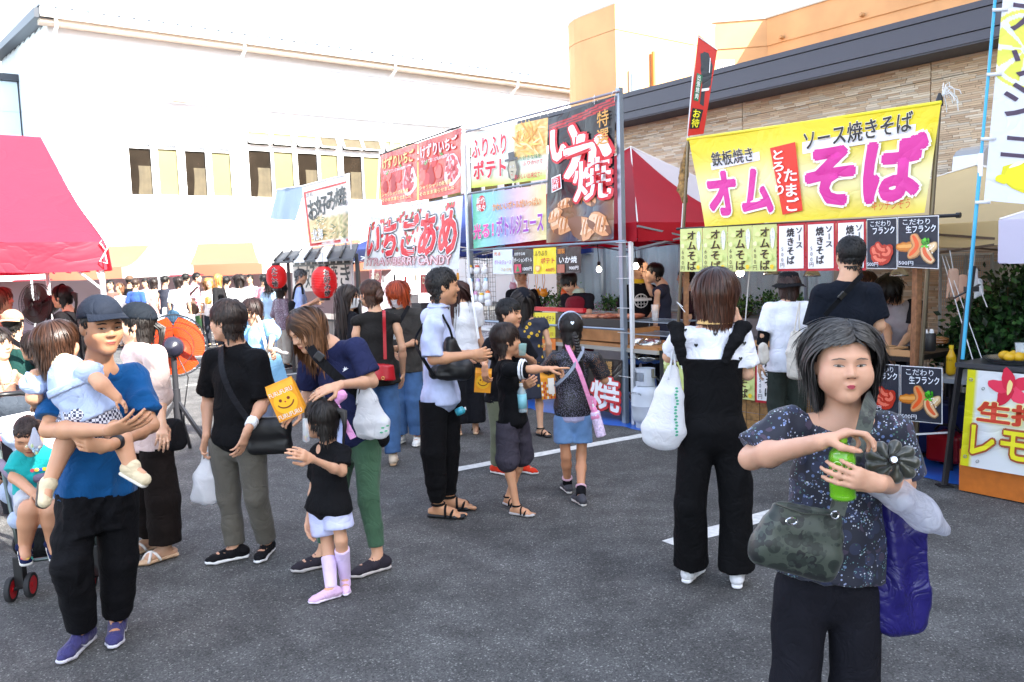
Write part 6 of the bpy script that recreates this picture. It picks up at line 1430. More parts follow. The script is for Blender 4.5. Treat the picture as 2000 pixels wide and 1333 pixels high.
def ok_col(x,y,b):
 c=np.tile(lin('e4e2de'),(len(x),1));n_=.5+.5*np.sin(x*45+np.sin(y*30)*2)*np.sin(y*38+x*9);t=np.clip((y-.50)/.08,0,1)*np.clip((.95-y)/.05,0,1);f=mixc('d8c090','5a6a30',n_*np.clip(x*1.1,0,1));return c*(1-t[:,None])+f*t[:,None]
of=Banner('okonomiyaki_banner','white okonomiyaki banner with brush letters and red border','banner',[oF(590,366,.4),oF(681,341,.4),oF(684,474,.4),oF(604,484,.4)],colfn=ok_col,nu=60,nv=60,wave=.02,seed=35,rough=.5,tl=.25)
for p4 in([(.04,.09),(.96,.09),(.96,.12),(.04,.12)],[(.03,.09),(.07,.09),(.07,.97),(.03,.97)],[(.03,.94),(.98,.94),(.98,.98),(.03,.98)]):of.shape(p4,'c8302c')
rs=np.random.RandomState(6);of.blobs([(.16+.8*rs.rand()*(.3+.7*j_/70),.52+.38*j_/70+.03*rs.rand(),.05+.03*rs.rand(),.010,-.6+.9*rs.rand(),['d8c08a','c8a868','e8dcb8','6a7a3a','4a5a28','b88a50'][int(rs.rand()*6)])for j_ in range(70)],name='noodle_photo')
for k,ch in enumerate('お好み焼'):of.text(ch,(.09+.215*k,.24-.03*k,.34+.215*k,.56-.04*k),'1a1a1c',off=.04)
of.text('北海',(.12,.72,.42,.9),'f2f2f2',off=.03,outline=[(.03,'1a1a1c')]);of.text('酒肴',(.10,.13,.28,.20),'3a3a3c')
MB().tube([oF(681,341,.42),oF(690,600,.42)],.013,8).build('pole',wht,ok,smooth='auto');e=oF(690,600,.42);MB().tube([e,Vector((e.x,e.y,0))],.016,8).build('pole',wht,ok,smooth='auto')
MB().tube([oF(536,372,.4),oF(590,364,.4),oF(682,340,.4)],.012,6).build('rail',wht,ok,smooth='auto')
wf_=Banner('plain_flag','blank pale blue flag drooping from the rail end','flag',[oF(541,370,.4),oF(597,362,.4),oF(575,432,.3),oF(527,428,.3)],col='8aa0b8',nu=16,nv=16,wave=.03,seed=36,rough=.6,tl=.3)  # backlit tone of the cloth put into its base colour
p1_,p2_=oF(546,432,.3),oF(546,540,.3);MB().tube([p1_,Vector((p1_.x,p1_.y,0))],.008,6).build('pole',wht,ok)
lred=mat('lantern_red','b01a20',rough=.5,tl=.3,emis=('c01810',.12))
for(px,py,txt,lb,sd_)in[(540,541,'たこ焼','red paper lantern behind the curly haired woman',1),(633,552,'お好み焼','red paper lantern with black okonomiyaki letters beside the curtain',2)]:
 p=oF(px,py,.85);h,r_=(.23,.185)if sd_==2 else(.19,.165);t=thing('paper_lantern',lb,'lantern',p-Z*h,0,'red paper lanterns');pr=[];n=40
 for i in range(n+1):z=-h+2*h*i/n;rr=r_*(max(0,1-(abs(z)/h)**3.2*.62))*(1+.018*math.cos(i*math.pi));pr.append((rr,z))
 MB().lathe(pr,p,30).build('shade',lred,t,smooth=False);
 for e in(-1,1):MB().lathe([(r_*.42,0),(r_*.42,.035),(r_*.3,.04)],p+Z*(e*h-(.035 if e<0 else 0)),18).build('ring',blackm,t,smooth='auto')
 MB().tube([p+Z*(h+.03),p+Z*(h+.2)],.005,5).build('cord',blackm,t)
 dv=-Vector((p.x,p.y,0)).normalized();sdv=Vector((-dv.y,dv.x,0));
 for(o_,c_,ex)in((.055,'f0ece8',.004),(.02,'141214',.010)):
  vv=[];ff=[]
  for i,ch in enumerate(txt):
   v,f=text_mesh(ch,0,res=2);nn_=len(v);v=np.concatenate([v+np.array([math.cos(a_),math.sin(a_)])*o_ for a_ in np.arange(8)*.785]);f=[tuple(k+i_*nn_ for k in q)for i_ in range(8)for q in f];sz=1.75*h/len(txt);n0=len(vv)
   for(x,y)in v:
    z=h*.86-sz*(i+.93)+y*sz;a=((x-.5)*sz)/r_+(-.25 if sd_==2 else .2)*-1;rr=r_*(max(.1,1-(abs(z)/h)**3.2*.62))*1.02+ex;vv.append((p+dv*(rr*math.cos(a))+sdv*(rr*math.sin(a))+Z*z)[:])
   ff+=[tuple(k+n0 for k in q)for q in f]
  wraw('lettering',vv,ff,mat('print_'+c_,c_),t,smooth=False)
for(px,py,w_,h_,lb,c,tx)in[(733,548,24,40,'small red candy poster hung behind the bun haired woman','b83038','あめ'),(837,555,32,36,'red juice poster behind the man in white shirt','c02028','DRINK'),(876,560,22,44,'red and yellow flyer beside the bottle rack','c8402a','飴')]:
 card((px-w_/2,py-h_/2,py+h_/2,px+w_/2,py-h_/2,py+h_/2),lb,c,lambda b,tx=tx:b.text(tx,(.15,.1,.85,.5),'f0e0c0',off=.03),o=-.8,seed=px)
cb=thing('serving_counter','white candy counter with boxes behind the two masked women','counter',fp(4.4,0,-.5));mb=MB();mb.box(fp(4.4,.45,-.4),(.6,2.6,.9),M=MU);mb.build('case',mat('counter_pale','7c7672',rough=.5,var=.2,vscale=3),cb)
for(t,z_,s_,c,lb)in[(3.9,.9,(.3,.4,.3),'8a6a4c','brown cardboard box on the candy counter'),(4.6,.9,(.3,.3,.22),'2a2a2e','black appliance on the candy counter'),(5.2,.9,(.3,.35,.34),'b8b4b0','pale metal machine on the candy counter')]:
 o=thing('counter_box',lb,'box',fp(t,z_,-.4));mb=MB();mb.box(fp(t,z_+s_[2]/2+.002,-.4),s_,M=MU);mb.build('case',mat('box_'+c,c,rough=.6),o,bevel=.01);mb=MB();mb.box(fp(t,z_+s_[2]+.012,-.4),(s_[0]*1.02,s_[1]*1.02,.02),M=MU);mb.build('lid',mat('boxlid_'+c,c,rough=.5),o)
for k,(px,py,c,lb)in enumerate([(748,545,'e8e4e0','white'),(770,542,'2a2a2e','black'),(792,546,'d83a3a','red'),(812,543,'e8d8b8','cream'),(858,546,'3a6a4a','green'),(894,540,'e0a030','yellow')]):
 p=onF(px,py,-.6);t=thing('hanging_snack','%s snack packet clipped below the strawberry candy banner'%lb,'packet',p-Z*.08,0,'packets clipped in the candy stall');v,q=SD(.01).cone(p+Z*.04,p-Z*.04,.035,.04,side=tuple(U),flat=.3).mesh(.014);wraw('packet',v,q,pla(c,rough=.3),t);MB().tube([p+Z*.07,p+Z*.22],.003,4).build('clip_cord',blackm,t)
# ------------------------------------------------------------------ left tent, marquee, plants, fans, tables
lt_=thing('event_tent','large red event tent at the left edge with sunlit roof','tent',(-6.8,9.8,0))
def tent_roof(t,x0,x1,y0,y1,ez,rx0,rx1,ry,rz,m,stripes=None,rot=None,org=None,name='roof_panel',vh=.25,shift=None):
 T=(lambda p:p)if rot is None else((lambda p:org+rot @ (p-org))if shift is None else(lambda p:shift+rot @ p))
 c=[Vector((x0,y0,ez)),Vector((x1,y0,ez)),Vector((x1,y1,ez)),Vector((x0,y1,ez))];r=[Vector((rx0,ry,rz)),Vector((rx1,ry,rz))]
 quads=[(c[0],c[1],r[1],r[0]),(c[1],c[2],r[1],r[1]),(c[2],c[3],r[0],r[1]),(c[3],c[0],r[0],r[0])]
 for k,(a,b,d,e)in enumerate(quads):
  nu,nv=48,16;v=[];f=[];mi=[]
  for j in range(nv+1):
   for i in range(nu+1):
    u,w_=i/nu,j/nv;p=(a*(1-u)+b*u)*(1-w_)+(e*(1-u)+d*u)*w_;sg=.07*math.sin(math.pi*w_)+.02*math.sin(u*14+w_*3)*(1-w_)+.012*math.sin(u*37-w_*9)*(1-w_);v.append(T(p-Z*sg))
  for j in range(nv):
   for i in range(nu):f.append((j*(nu+1)+i,j*(nu+1)+i+1,(j+1)*(nu+1)+i+1,(j+1)*(nu+1)+i));mi.append(0 if not stripes or k%2 else(int((i+.5)/nu*stripes+.0)%2))
  wraw(name,[p[:]for p in v],f,m,t,mi=mi)
  vv=MB();dd=(b-a).normalized();nn=Vector((dd.y,-dd.x,0));vv.sheet(lambda u,w_:T(a*(1-u)+b*u+nn*(.02+.03*math.sin(u*19+k)*w_+.018*math.sin(u*43))-Z*(vh*w_*(1+.05*math.sin(u*22)))),70,5)
  vv.mi=[0 if not stripes or k%2 else int(((i%70)+.5)/70*stripes)%2 for i in range(len(vv.f))];vv.build('valance',m,t,smooth=True)
redc=mat('tent_red_sun','d02a40',rough=.5,var=.06,vscale=1,tl=.3,bump=.1,crease=.6,cscale=1.6)
CT=P(207,500,8.0);CT.z=0;rotL=Matrix((V,U,Z)).transposed();org0=Vector((0,0,0));LT=lambda x,y,z=0:CT+V*x+U*y+Z*z
tent_roof(lt_,-6.2,0,0,3.7,2.02,-5.8,-.22,1.85,3.26,[redc],vh=.27,rot=rotL,org=org0,shift=CT)
for(x,y)in((-.04,.05),(-.04,3.6),(-3.0,.05),(-3.0,3.6)):
 MB().tube([LT(x,y,0),LT(x,y,2.0)],.026,10).build('leg',wht if x>-1 else pla('c04040',rough=.5),lt_,smooth='auto')
mb=MB()
for y in(.05,3.6):mb.tube([LT(-6.1,y,1.98),LT(-.05,y,1.98)],.018,6)
for x in(-.04,-3.0):mb.tube([LT(x,.05,1.55),LT(x-.45,.05,1.98)],.014,6);mb.tube([LT(x,.05,1.55),LT(x,.5,1.98)],.014,6)
mb.build('truss',wht,lt_);mb=MB();p=LT(.0,-.03,1.93)
mb.tube([p,p+Vector((-.04,-.03,.08)),p+Vector((0,-.04,.12)),p+Vector((.03,-.03,.03)),p+Vector((-.05,-.04,-.10)),p+Vector((.02,-.04,-.12)),p+Vector((0,-.03,-.02))],.006,5);mb.build('rope',ropem,lt_)
MB().tube([LT(-.9,1.2,1.9),LT(-.93,1.2,1.2),LT(-.87,1.2,.4)],.012,5).tube([LT(-.95,1.2,1.9),LT(-1,1.2,1.5),LT(-.9,1.2,1.0)],.010,5).build('cable',blackm,lt_)
MB().tube([LT(-.9,1.25,0),LT(-.9,1.25,2.3)],.022,8).build('leg',wht,lt_)
mq=thing('marquee','long pale striped marquee stretching below the hall windows','tent',P(380,560,22.5).xy.to_3d())
O_=P(100,560,24);O_.z=0;rotm=Matrix((Vector((.985,.17,0)),Vector((-.17,.985,0)),Z)).transposed()
wcl=mat('marquee_white','e8e4de',rough=.7,tl=.25);ccl=mat('marquee_coral','b06a50',rough=.7,tl=.3)
tent_roof(mq,O_.x-3,O_.x+9.9,O_.y-2.0,O_.y+2.2,1.93,O_.x-2,O_.x+8.9,O_.y+.1,2.58,[ccl,wcl],stripes=7,rot=rotm,org=O_,vh=.30)
for k in range(5):
 p=O_+rotm @ Vector((-3+12.9*k/4,-2.0,0));MB().tube([p,p+Z*1.9],.03,8).build('leg',wht,mq)
mb=MB();a,b=O_+rotm @ Vector((-3,-1.99,1.66)),O_+rotm @ Vector((9.9,-1.99,1.66));mb.bar(a,b,.02,.03);mb.build('red_trim',pla('c01830',rough=.6),mq)
mb=MB();a,b=O_+rotm @ Vector((-3,1.9,.85)),O_+rotm @ Vector((9.9,1.9,.85));mb.bar(a,b,.03,1.7);mb.build('painted_shade_back',mat('painted_shade_grey','9a94a2',rough=.9),mq)  # back sheet coloured grey-lilac to stand for the shade inside the marquee
for(px,Y,w_,lb)in[(262,19.6,1.2,'white table in front of the far marquee behind the black cap woman'),(318,18.6,1.6,'white draped table between the cap woman and striped shirt man'),(505,19.8,1.4,'white table crowded with jars behind the blue blouse woman')]:
 p=P(px,560,Y);t=thing('table',lb,'table',(p.x,Y,0));mb=MB();mb.box((p.x,Y,.76),(w_,.6,.03));mb.box((p.x,Y-.305,.66),(w_,.012,.18));mb.build('tabletop',mat('white_cloth','e8e8e8',rough=.8),t)
 for sx in(-1,1):
  for sy in(-1,1):MB().bar((p.x+sx*(w_/2-.05),Y+sy*.25,0),(p.x+sx*(w_/2-.05),Y+sy*.25,.74),.03).build('leg',blackm,t)
 rs=np.random.RandomState(px)
 for k in range(5):
  c=['d87a3a','3a5a8a','e8e0d0','8a3a2a','c8b040'][k];jx=p.x-w_*.4+w_*.2*k;o=thing('food_jar','small %s jar on the far %s'%(['orange','blue','white','brown','yellow'][k],lb.split(' ')[1]+' table at '+['left','centre','right'][(262,318,505).index(px)]),'jar',(jx,Y,.777));MB().lathe([(.05,0),(.055,.02),(.05,.16),(.02,.18),(0,.18)],(jx,Y,.777),8).build('jar',pla(c),o)
def leafy(name,label,c,r,n,leaf=.05,cols=('2f5a24','4a7a34','1f4420','6a9444'),stem=True,up=.0,seed=0,group=None,stalks=6,pot=None):
 rs=np.random.RandomState(seed);t=thing(name,label,'plant',(c[0],c[1],c[2]-r[2]),0,group);v=[];f=[];cl=[]
 cen=rs.randn(n//14+1,3);cen/=np.linalg.norm(cen,axis=1,keepdims=True);cen*=(rs.rand(len(cen),1)**.4)*np.array(r)*.8
 for k in range(n):
  q=cen[rs.randint(len(cen))]+rs.randn(3)*np.array(r)*.20;p=np.array(c)+q
  d=nrm(rs.randn(3)+np.array([0,0,.5+up])+nrm(q)*.8);s_=nrm(np.cross(d,rs.randn(3)));L_=leaf*(.6+.8*rs.rand());w_=L_*.30;nn=np.cross(s_,d)
  b=len(v);v+=[p,p+d*L_*.5+s_*w_+nn*.004,p+d*L_,p+d*L_*.5-s_*w_+nn*.004];f+=[(b,b+1,b+2),(b,b+2,b+3)];cl+=[np.array(lin(cols[rs.randint(len(cols))]))*(.8+.4*rs.rand())]*4
 o=wraw('leaves',v,np.array(f),mat('foliage','3a6a2c',rough=.45,attr=True,tl=.25),t,smooth=False,cols=np.array(cl));o['kind']='stuff'
 if stem:
  for k in range(stalks):
   a=rs.rand()*6.28;b0=np.array([c[0]+math.cos(a)*r[0]*.2,c[1]+math.sin(a)*r[1]*.2,c[2]-r[2]]);e=np.array(c)+np.array([math.cos(a)*r[0]*.6,math.sin(a)*r[1]*.6,r[2]*.5]);MB().tube([b0,(b0+e)/2+rs.randn(3)*.03,e],[.010,.007,.004],5).build('stem',mat('stem_brown','4a3a24',rough=.9),t)
 return t
pl=thing('planter_wall','long grey concrete planter below the shop window','planter',wp(1.5,0,.3));mb=MB();tbox(mb,-1.4,0,4.3,.88,.10,.14);tbox(mb,-1.4,0,4.3,.88,.55,.60);tbox(mb,-1.4,.80,4.3,.84,.14,.55);mb.build('planter',mat('planter_grey','8c8c88',rough=.85,var=.08),pl)
for k,(px,py,hh_)in enumerate([(1095,560,.2),(1120,590,.22),(1062,575,.2),(1192,595,.16),(1218,600,.14),(1372,585,.12),(1452,588,.17),(1500,578,.2),(1424,596,.12),(1566,590,.16)]):
 p=onplane(px,py,wp(0,0,.35),nT);z_=max(1.0,p.z);leafy('shrub',['bright green shrub behind the fries stall','green shrub left of the red apron vendor','green shrub behind the bottle rack','low green plant right of the red apron vendor','small green plant by the steel post','small plant behind the vendor group','leafy plant behind the bobbed hair woman','taller leafy plant left of the bucket hat','small low plant by the cord','leafy plant between hat and tall man'][k],(p.x,p.y,.84+hh_*1.1),(.20,.16,hh_),420,.045,seed=k,group='shrubs in the shop planter')
flw=thing('flower_bed','row of pink and white flowers on the planter behind the apron vendor','flowers',wp(3.2,.9,.35));v=[];f=[];cl=[];rs=np.random.RandomState(7)
for k in range(500):
 p=np.array(wp(2.1+2.3*rs.rand(),.88+.14*rs.rand(),.25+.25*rs.rand()));d=nrm(rs.randn(3)+[0,0,1]);s_=nrm(np.cross(d,rs.randn(3)));b=len(v);L_=.03;v+=[p,p+d*L_*.5+s_*.012,p+d*L_,p+d*L_*.5-s_*.012];f+=[(b,b+1,b+2),(b,b+2,b+3)];cl+=[lin(['c86a90','e8dce0','5a7a3a','8a4a7a','4a6a34'][k%5])]*4
o=wraw('petals',v,np.array(f),mat('foliage','3a6a2c'),flw,smooth=False,cols=np.array(cl));o['kind']='stuff'
for k,(px,py,Y,r)in enumerate([(1930,640,7.0,(.35,.3,.42)),(1985,610,6.6,(.34,.3,.42)),(1895,690,7.1,(.28,.25,.25)),(2040,640,6.4,(.4,.3,.55)),(1955,700,6.6,(.35,.3,.3))]):
 p=P(px,py,Y);leafy('bush',['broad dark green bush in front of the wire cage','tall dark green bush below the AC-160 cabinet','low dark bush by the packed noodles','dark green bush cut by the right edge','dark bush behind the lemon tray'][k],tuple(p),r,1500,.062,cols=('1e3c1c','2c5428','16301a','3e6a34'),seed=20+k,group='bushes beside the cabinet',stalks=7)
def fan(label,px,py,Y,r,yaw,tilt,blade_c,body_c,stand_c,base_z=0,tripod=True,nb=3,name='standing_fan'):
 h=P(px,py,Y);t=thing(name,label,'fan',(h.x,h.y,base_z));ax=Vector((math.sin(R(yaw)),math.cos(R(yaw)),tilt)).normalized();x=ax.cross(Z).normalized();y=x.cross(ax);Mf=Matrix((x,y,ax)).transposed()
 cg_=MB()
 for rr,zz in((r,0),(r*.98,.035),(r*.98,-.035),(r*.6,.055),(r*.6,-.055),(r*.22,.065)):cg_.tube([h+Mf @ Vector((rr*math.cos(a),rr*math.sin(a),zz))for a in np.linspace(0,2*math.pi,41)],.0035,4)
 for k in range(72):
  a=2*math.pi*k/72
  for sg in(1,-1):cg_.tube([h+Mf @ Vector((rr*math.cos(a),rr*math.sin(a),sg*zz))for rr,zz in((r*.12,.066),(r*.6,.055),(r*.9,.045),(r,0))],.0014,3,cap=False)
 o=cg_.build('guard',mat('guard_wire','3a3c42',rough=.35,metal=.6),t);o['kind']='stuff'
 for k in range(nb):
  a0=2*math.pi*k/nb+.5;mb=MB();sw=2*math.pi/nb*1.02
  mb.sheet(lambda u,w_:h+Mf @ Vector(((r*.14+r*.78*w_)*math.cos(a0+sw*(u-.5)*(.82+.18*math.sin(math.pi*min(1,w_*1.05)))),(r*.14+r*.78*w_)*math.sin(a0+sw*(u-.5)*(.82+.18*math.sin(math.pi*min(1,w_*1.05)))),(u-.5)*.075*(1-.3*w_))),10,8)
  o=mb.build('blade',mat('blade_'+blade_c,blade_c,rough=.35,tl=.3),t,smooth=True)
 MB().lathe([(0,-.04),(r*.16,-.035),(r*.17,.03),(0,.04)],h,16,M=Mf).build('hub',pla(blade_c),t,smooth='auto')
 b_=MB();b_.lathe([(.0,0),(.07,.01),(.095,.05),(.10,.10),(.09,.16),(.06,.20),(.0,.215)],h-ax*.04,20,M=Matrix((x,-y,-ax)).transposed());b_.build('motor_housing',pla(body_c,rough=.25),t,smooth='auto')
 hb_=h-ax*.13;pz=Vector((hb_.x,hb_.y,hb_.z-.08));MB().tube([hb_-Z*.02,pz],.04,10).build('neck',pla(body_c,rough=.25),t,smooth='auto')
 MB().tube([pz,(pz.x,pz.y,max(base_z+.3,pz.z-.35))],.026,10).tube([(pz.x,pz.y,pz.z-.3),(pz.x,pz.y,base_z+.12)],.036,10).build('column',pla(stand_c,rough=.4),t,smooth='auto')
 if tripod:
  for k in range(3):a=R(100+120*k);MB().bar((pz.x,pz.y,base_z+.55),(pz.x+.42*math.cos(a),pz.y+.42*math.sin(a),base_z+.015),.028).build('leg',pla(stand_c,rough=.4),t)
 else:MB().lathe([(0,0),(.22,0),(.22,.015),(.04,.04),(0,.04)],(pz.x,pz.y,base_z),20).build('base',pla(stand_c,rough=.4),t,smooth='auto')
 MB().tube([hb_,(pz.x+.12,pz.y,pz.z-.2),(pz.x+.06,pz.y,pz.z-.5),(pz.x+.05,pz.y,.3)],.006,5).build('cord',blackm,t,smooth=True)
 return t
fan('large standing fan with orange blades and dark motor turned away',340,676,7.5,.29,-18,.0,'e0480c','22222e','26262a')
fan('dark grey standing fan with smoky blades under the red tent',72,595,8.6,.22,200,.05,'4a4a48','2e2e30','3a3a3c',nb=4)
dk_=thing('picnic_table','low table with red rimmed white top at the left edge','table',P(20,780,5.2).xy.to_3d());c=P(25,765,5.4)
mb=MB();mb.box((c.x-.35,c.y,.70),(1.3,.7,.03));mb.build('tabletop',mat('pinkish_top','d8ccd0',rough=.5),dk_);mb=MB();mb.box((c.x-.35,c.y-.36,.70),(1.3,.012,.035));mb.build('edge_band',pla('a84050'),dk_)
for sx in(-1,1):
 for sy in(-1,1):MB().bar((c.x-.35+sx*.55,c.y+sy*.3,0),(c.x-.35+sx*.55,c.y+sy*.3,.69),.03).build('leg',blackm,dk_)
def bottle(label,p,h,r,liquid,cap='e8e8e8',name='bottle',lab=None,alpha=.5,group=None):
 p=Vector(p);t=thing(name,label,'bottle',p,0,group)
 MB().lathe([(0,0),(r*.92,.0),(r,h*.05),(r*.95,h*.3),(r,h*.36),(r,h*.62),(r*.9,h*.74),(r*.42,h*.88),(r*.40,h*.93)],p,18).build('bottle_body',mat('pet_'+liquid+str(alpha),liquid,rough=.12,alpha=alpha,spec=.7),t,smooth=True)
 MB().lathe([(r*.45,h*.92),(r*.45,h),(0,h)],p,12).build('cap',pla(cap),t,smooth='auto')
 if lab:MB().lathe([(r*1.015,h*.38),(r*1.015,h*.62)],p,18).build('label_band',pla(lab,rough=.3),t,smooth=True)
 return t
q=P(30,765,5.2);bottle('clear drink bottle held up beside the white cup',(q.x,q.y-.05,.72),.21,.032,'dde6ea',alpha=.4)
q=P(9,765,5.2);t=thing('drink_cup','clear cup of orange lemon drink on the left table','cup',(q.x,q.y-.05,.716));MB().lathe([(.03,0),(.04,.13)],(q.x,q.y-.05,.717),14).build('cup',mat('clear_plastic','dfe6e8'),t,smooth=True);MB().lathe([(.0,.01),(.028,.01),(.034,.07),(0,.07)],(q.x,q.y-.05,.717),14).build('drink',mat('lemon_drink','e8a830',rough=.2),t,smooth=True)
# ------------------------------------------------------------------ things people wear and carry
def zz(ox,oy,s):return lambda x,y,d=0:(ox+x*s,oy+y*s,d)
zA=zz(0,500,.625);zB=zz(370,540,.5102);zC=zz(740,500,.4052);zD=zz(1240,440,.570);zE=zz(1420,600,.5498);zF=zz(1460,600,.3002);zG=zz(560,500,.2);zH=zz(0,560,.255);zI=zz(0,800,.315);zJ=zz(900,460,.18);zK=zz(230,500,.185);zL=zz(1430,430,.3226);zM=zz(1200,440,.315);zO=zz(500,320,.2251);zN=zz(0,480,.18)
A3=lambda p:np.array(p,float)
def pt(q,Y):return A3(P(q[0],q[1],Y+(q[2]if len(q)>2 else 0)))
def cap(p,col='1b222e',brim=True,back=False,logo=None,tilt=.0,deep=.0,bcol=None):
 s=p.hs/.225;c0=np.array([0,-.014,.046]);ra=np.array([.086,.104,.090]);vs=[];n=36;K=12;fs=[]
 for i in range(K+1):
  th=R(3)+(R(92)-R(3))*i/K
  for j in range(n):
   a=2*math.pi*j/n;q=c0+ra*np.array([math.sin(th)*math.sin(a),math.sin(th)*math.cos(a),math.cos(th)]);q[2]+=(.012*math.cos(a)*(i/K))*(1 if not back else-1)+(-.004 if i==K else 0)-deep*(i/K)
   q*=1+.006*(abs(math.sin(3*a))<.12)*-1
   vs.append(q*s)
 for i in range(K):
  for j in range(n):fs.append((i*n+j,i*n+(j+1)%n,(i+1)*n+(j+1)%n,(i+1)*n+j))
 fs.append(tuple(range(n)));vs+=[np.array([0,-.014,.136])*s*.9]
 W_=p.ho+np.array(vs) @ p.HM.T-p.base;o=raw('cap',W_,fs,fab(col,rough=.8),p.root,smooth=True)
 so=o.modifiers.new('thick','SOLIDIFY');so.thickness=.003;so.offset=1
 if brim:
  v=[];f=[];m=14;sg=-1 if back else 1
  for k in(0,1):
   for j in range(m+1):
    for i in range(6):
     a=R(-62+124*j/m);r0=np.array([math.sin(a)*.086,math.cos(a)*.106]);ext=.068*math.cos(a*.9)**.8*i/5;q=np.array([r0[0]*(1+.10*i/5),(r0[1]+ext)*sg-.010,.056-deep-.012*(i/5)-.55*(r0[0]**2)*4*(i/5)*1.2-.004*k+(.006 if not back else 0)]);v.append(q*s)
  N_=(m+1)*6
  for j in range(m):
   for i in range(5):
    b=j*6+i;f+=[(b,b+1,b+7,b+6),(N_+b+6,N_+b+7,N_+b+1,N_+b)]
  for j in range(m):b=j*6+5;f.append((b,N_+b,N_+b+6,b+6))
  raw('cap_brim',p.ho+np.array(v) @ p.HM.T-p.base,f,fab(bcol or col,rough=.8),o,smooth=True).location=(0,0,0)
 if logo:
  v=[];f=[]
  for(pts)in logo:
   b=len(v)
   for(x,z)in pts:xx,zc=x,z;y=math.sqrt(max(0,1-(xx/.088)**2-((zc-.046)/.090)**2))*.104-.014+.0045;v.append(np.array([xx,y,zc])*s)
   f.append(tuple(range(b,len(v))))
  raw('cap_logo',p.ho+np.array(v) @ p.HM.T-p.base,f,pla('e8e8ea'),o,smooth=False)
 return o
def bucket(p,col='16161a'):
 s=p.hs/.225;pr=[(0,.128),(.05,.126),(.078,.114),(.086,.09),(.092,.035),(.098,.030),(.150,.000),(.152,.001),(.149,.004),(.097,.036)];v=[];n=32
 for(r_,z)in pr:
  for j in range(n):a=2*math.pi*j/n;v.append(np.array([r_*math.sin(a)*.92,r_*math.cos(a)*1.05-.01,z+.006*math.sin(3*a)*(r_>.12)])*s)
 f=[(i*n+j,i*n+(j+1)%n,(i+1)*n+(j+1)%n,(i+1)*n+j)for i in range(len(pr)-1)for j in range(n)]
 return raw('bucket_hat',p.ho+np.array(v) @ p.HM.T-p.base,f,fab(col),p.root,smooth=True)
def mask(p,col='e8eaec'):
 s=p.hs/.225;v=[];f=[];nu,nv=14,10
 for j in range(nv+1):
  for i in range(nu+1):
   u,w_=i/nu,j/nv;x=(2*u-1)*.062;z=-.018-.085*w_+.010*(2*u-1)**2*(1-2*w_);xx=x*(1-.25*max(0,w_-.6));h=p.bvh.ray_cast(Vector((xx*s,.2,z*s)),Vector((0,-1,0)));y=(h[0].y/s if h[0]is not None else .05)
   if w_<.3:y=max(y,.092*(1-(x/.075)**2))
   y=max(y,.098*(1-(x/.085)**2)-.02*abs(2*w_-.9))+.004;v.append(np.array([xx,min(y,.112),z])*s)
 f=[(j*(nu+1)+i,j*(nu+1)+i+1,(j+1)*(nu+1)+i+1,(j+1)*(nu+1)+i)for j in range(nv)for i in range(nu)]
 o=raw('face_mask',p.ho+np.array(v) @ p.HM.T-p.base,f,mat('mask_'+col,col,rough=.8),p.root,smooth=True)
 mb=MB()
 for e in(-1,1):mb.tube([p.ho+p.HM @ (np.array([e*.058,.06,z_])*s)-p.base for z_ in()]or[p.ho+p.HM @ (np.array(q)*s)-p.base for q in((e*.058,.055,-.03),(e*.078,.02,-.01),(e*.082,-.012,.012),(e*.080,-.02,-.01),(e*.074,.02,-.04),(e*.052,.055,-.075))],.0014,4)
 raw('ear_loop',np.array(mb.v),mb.f,pla('e8e8e8'),o)
 return o
def glasses(p,col='3a3030'):
 s=p.hs/.225;mb=MB()
 for e in(-1,1):
  mb.tube([p.ho+p.HM @ (np.array((e*.032+.022*math.cos(a),.100-.02*abs(math.cos(a))*.3,-.002+.017*math.sin(a)))*s)-p.base for a in np.linspace(0,2*math.pi,17)],.0013*s,4)
  mb.tube([p.ho+p.HM @ (np.array(q)*s)-p.base for q in((e*.054,.096,0),(e*.076,.05,0),(e*.080,-.008,.004))],.0013*s,4)
 mb.tube([p.ho+p.HM @ (np.array(q)*s)-p.base for q in((-.010,.104,0),(0,.107,.002),(.010,.104,0))],.0013*s,4)
 return raw('glasses',np.array(mb.v),mb.f,mat('glasses_'+col,col,rough=.3,metal=.6),p.root)
def sack(label,pts,rs_,m,side,flat=.55,name='shopping_bag',cat='bag',amp=.012,f=55,handles=None,hm=None,vox=.012,an=(1,1,.35),group=None,pname='bag_body',k=.02,caps=0):
 pts=[A3(p)for p in pts];t=thing(name,label,cat,tuple(pts[-1]),0,group);sd=SD(k);sd.chain(pts,rs_,side=side,flat=flat);v,q=sd.mesh(vox)
 if amp:v=folds(v,q,amp,hash_(label)%999,f,an)
 t.location=(t.location.x,t.location.y,float(v[:,2].min()));o=wraw(pname,v,q,m,t)
 if handles:
  for h in handles:
   mb=MB();sp=smooth_path(h,14);mb.tube([Vector(p)for p in sp],.0055,6);mb.build('handle',hm or m,t,smooth=True)
 return t,o
def sheetprint(parent_thing,c,ux,uz,n,shapes,mats_):
 """small flat prints: shapes = list of (points, material index)"""
 v=[];f=[];mi=[]
 for k,(pts,m)in enumerate(shapes):
  b=len(v);v+=[tuple(A3(c)+A3(ux)*x+A3(uz)*z+A3(n)*(.0006*(k+1)))for(x,z)in pts];f.append(tuple(range(b,len(v))));mi.append(m)
 return wraw('print',v,f,mats_,parent_thing,smooth=False,mi=mi)
def circ(cx,cy,r,n=16,ry=None):return[(cx+r*math.cos(2*math.pi*i/n),cy+(ry or r)*math.sin(2*math.pi*i/n))for i in range(n)]
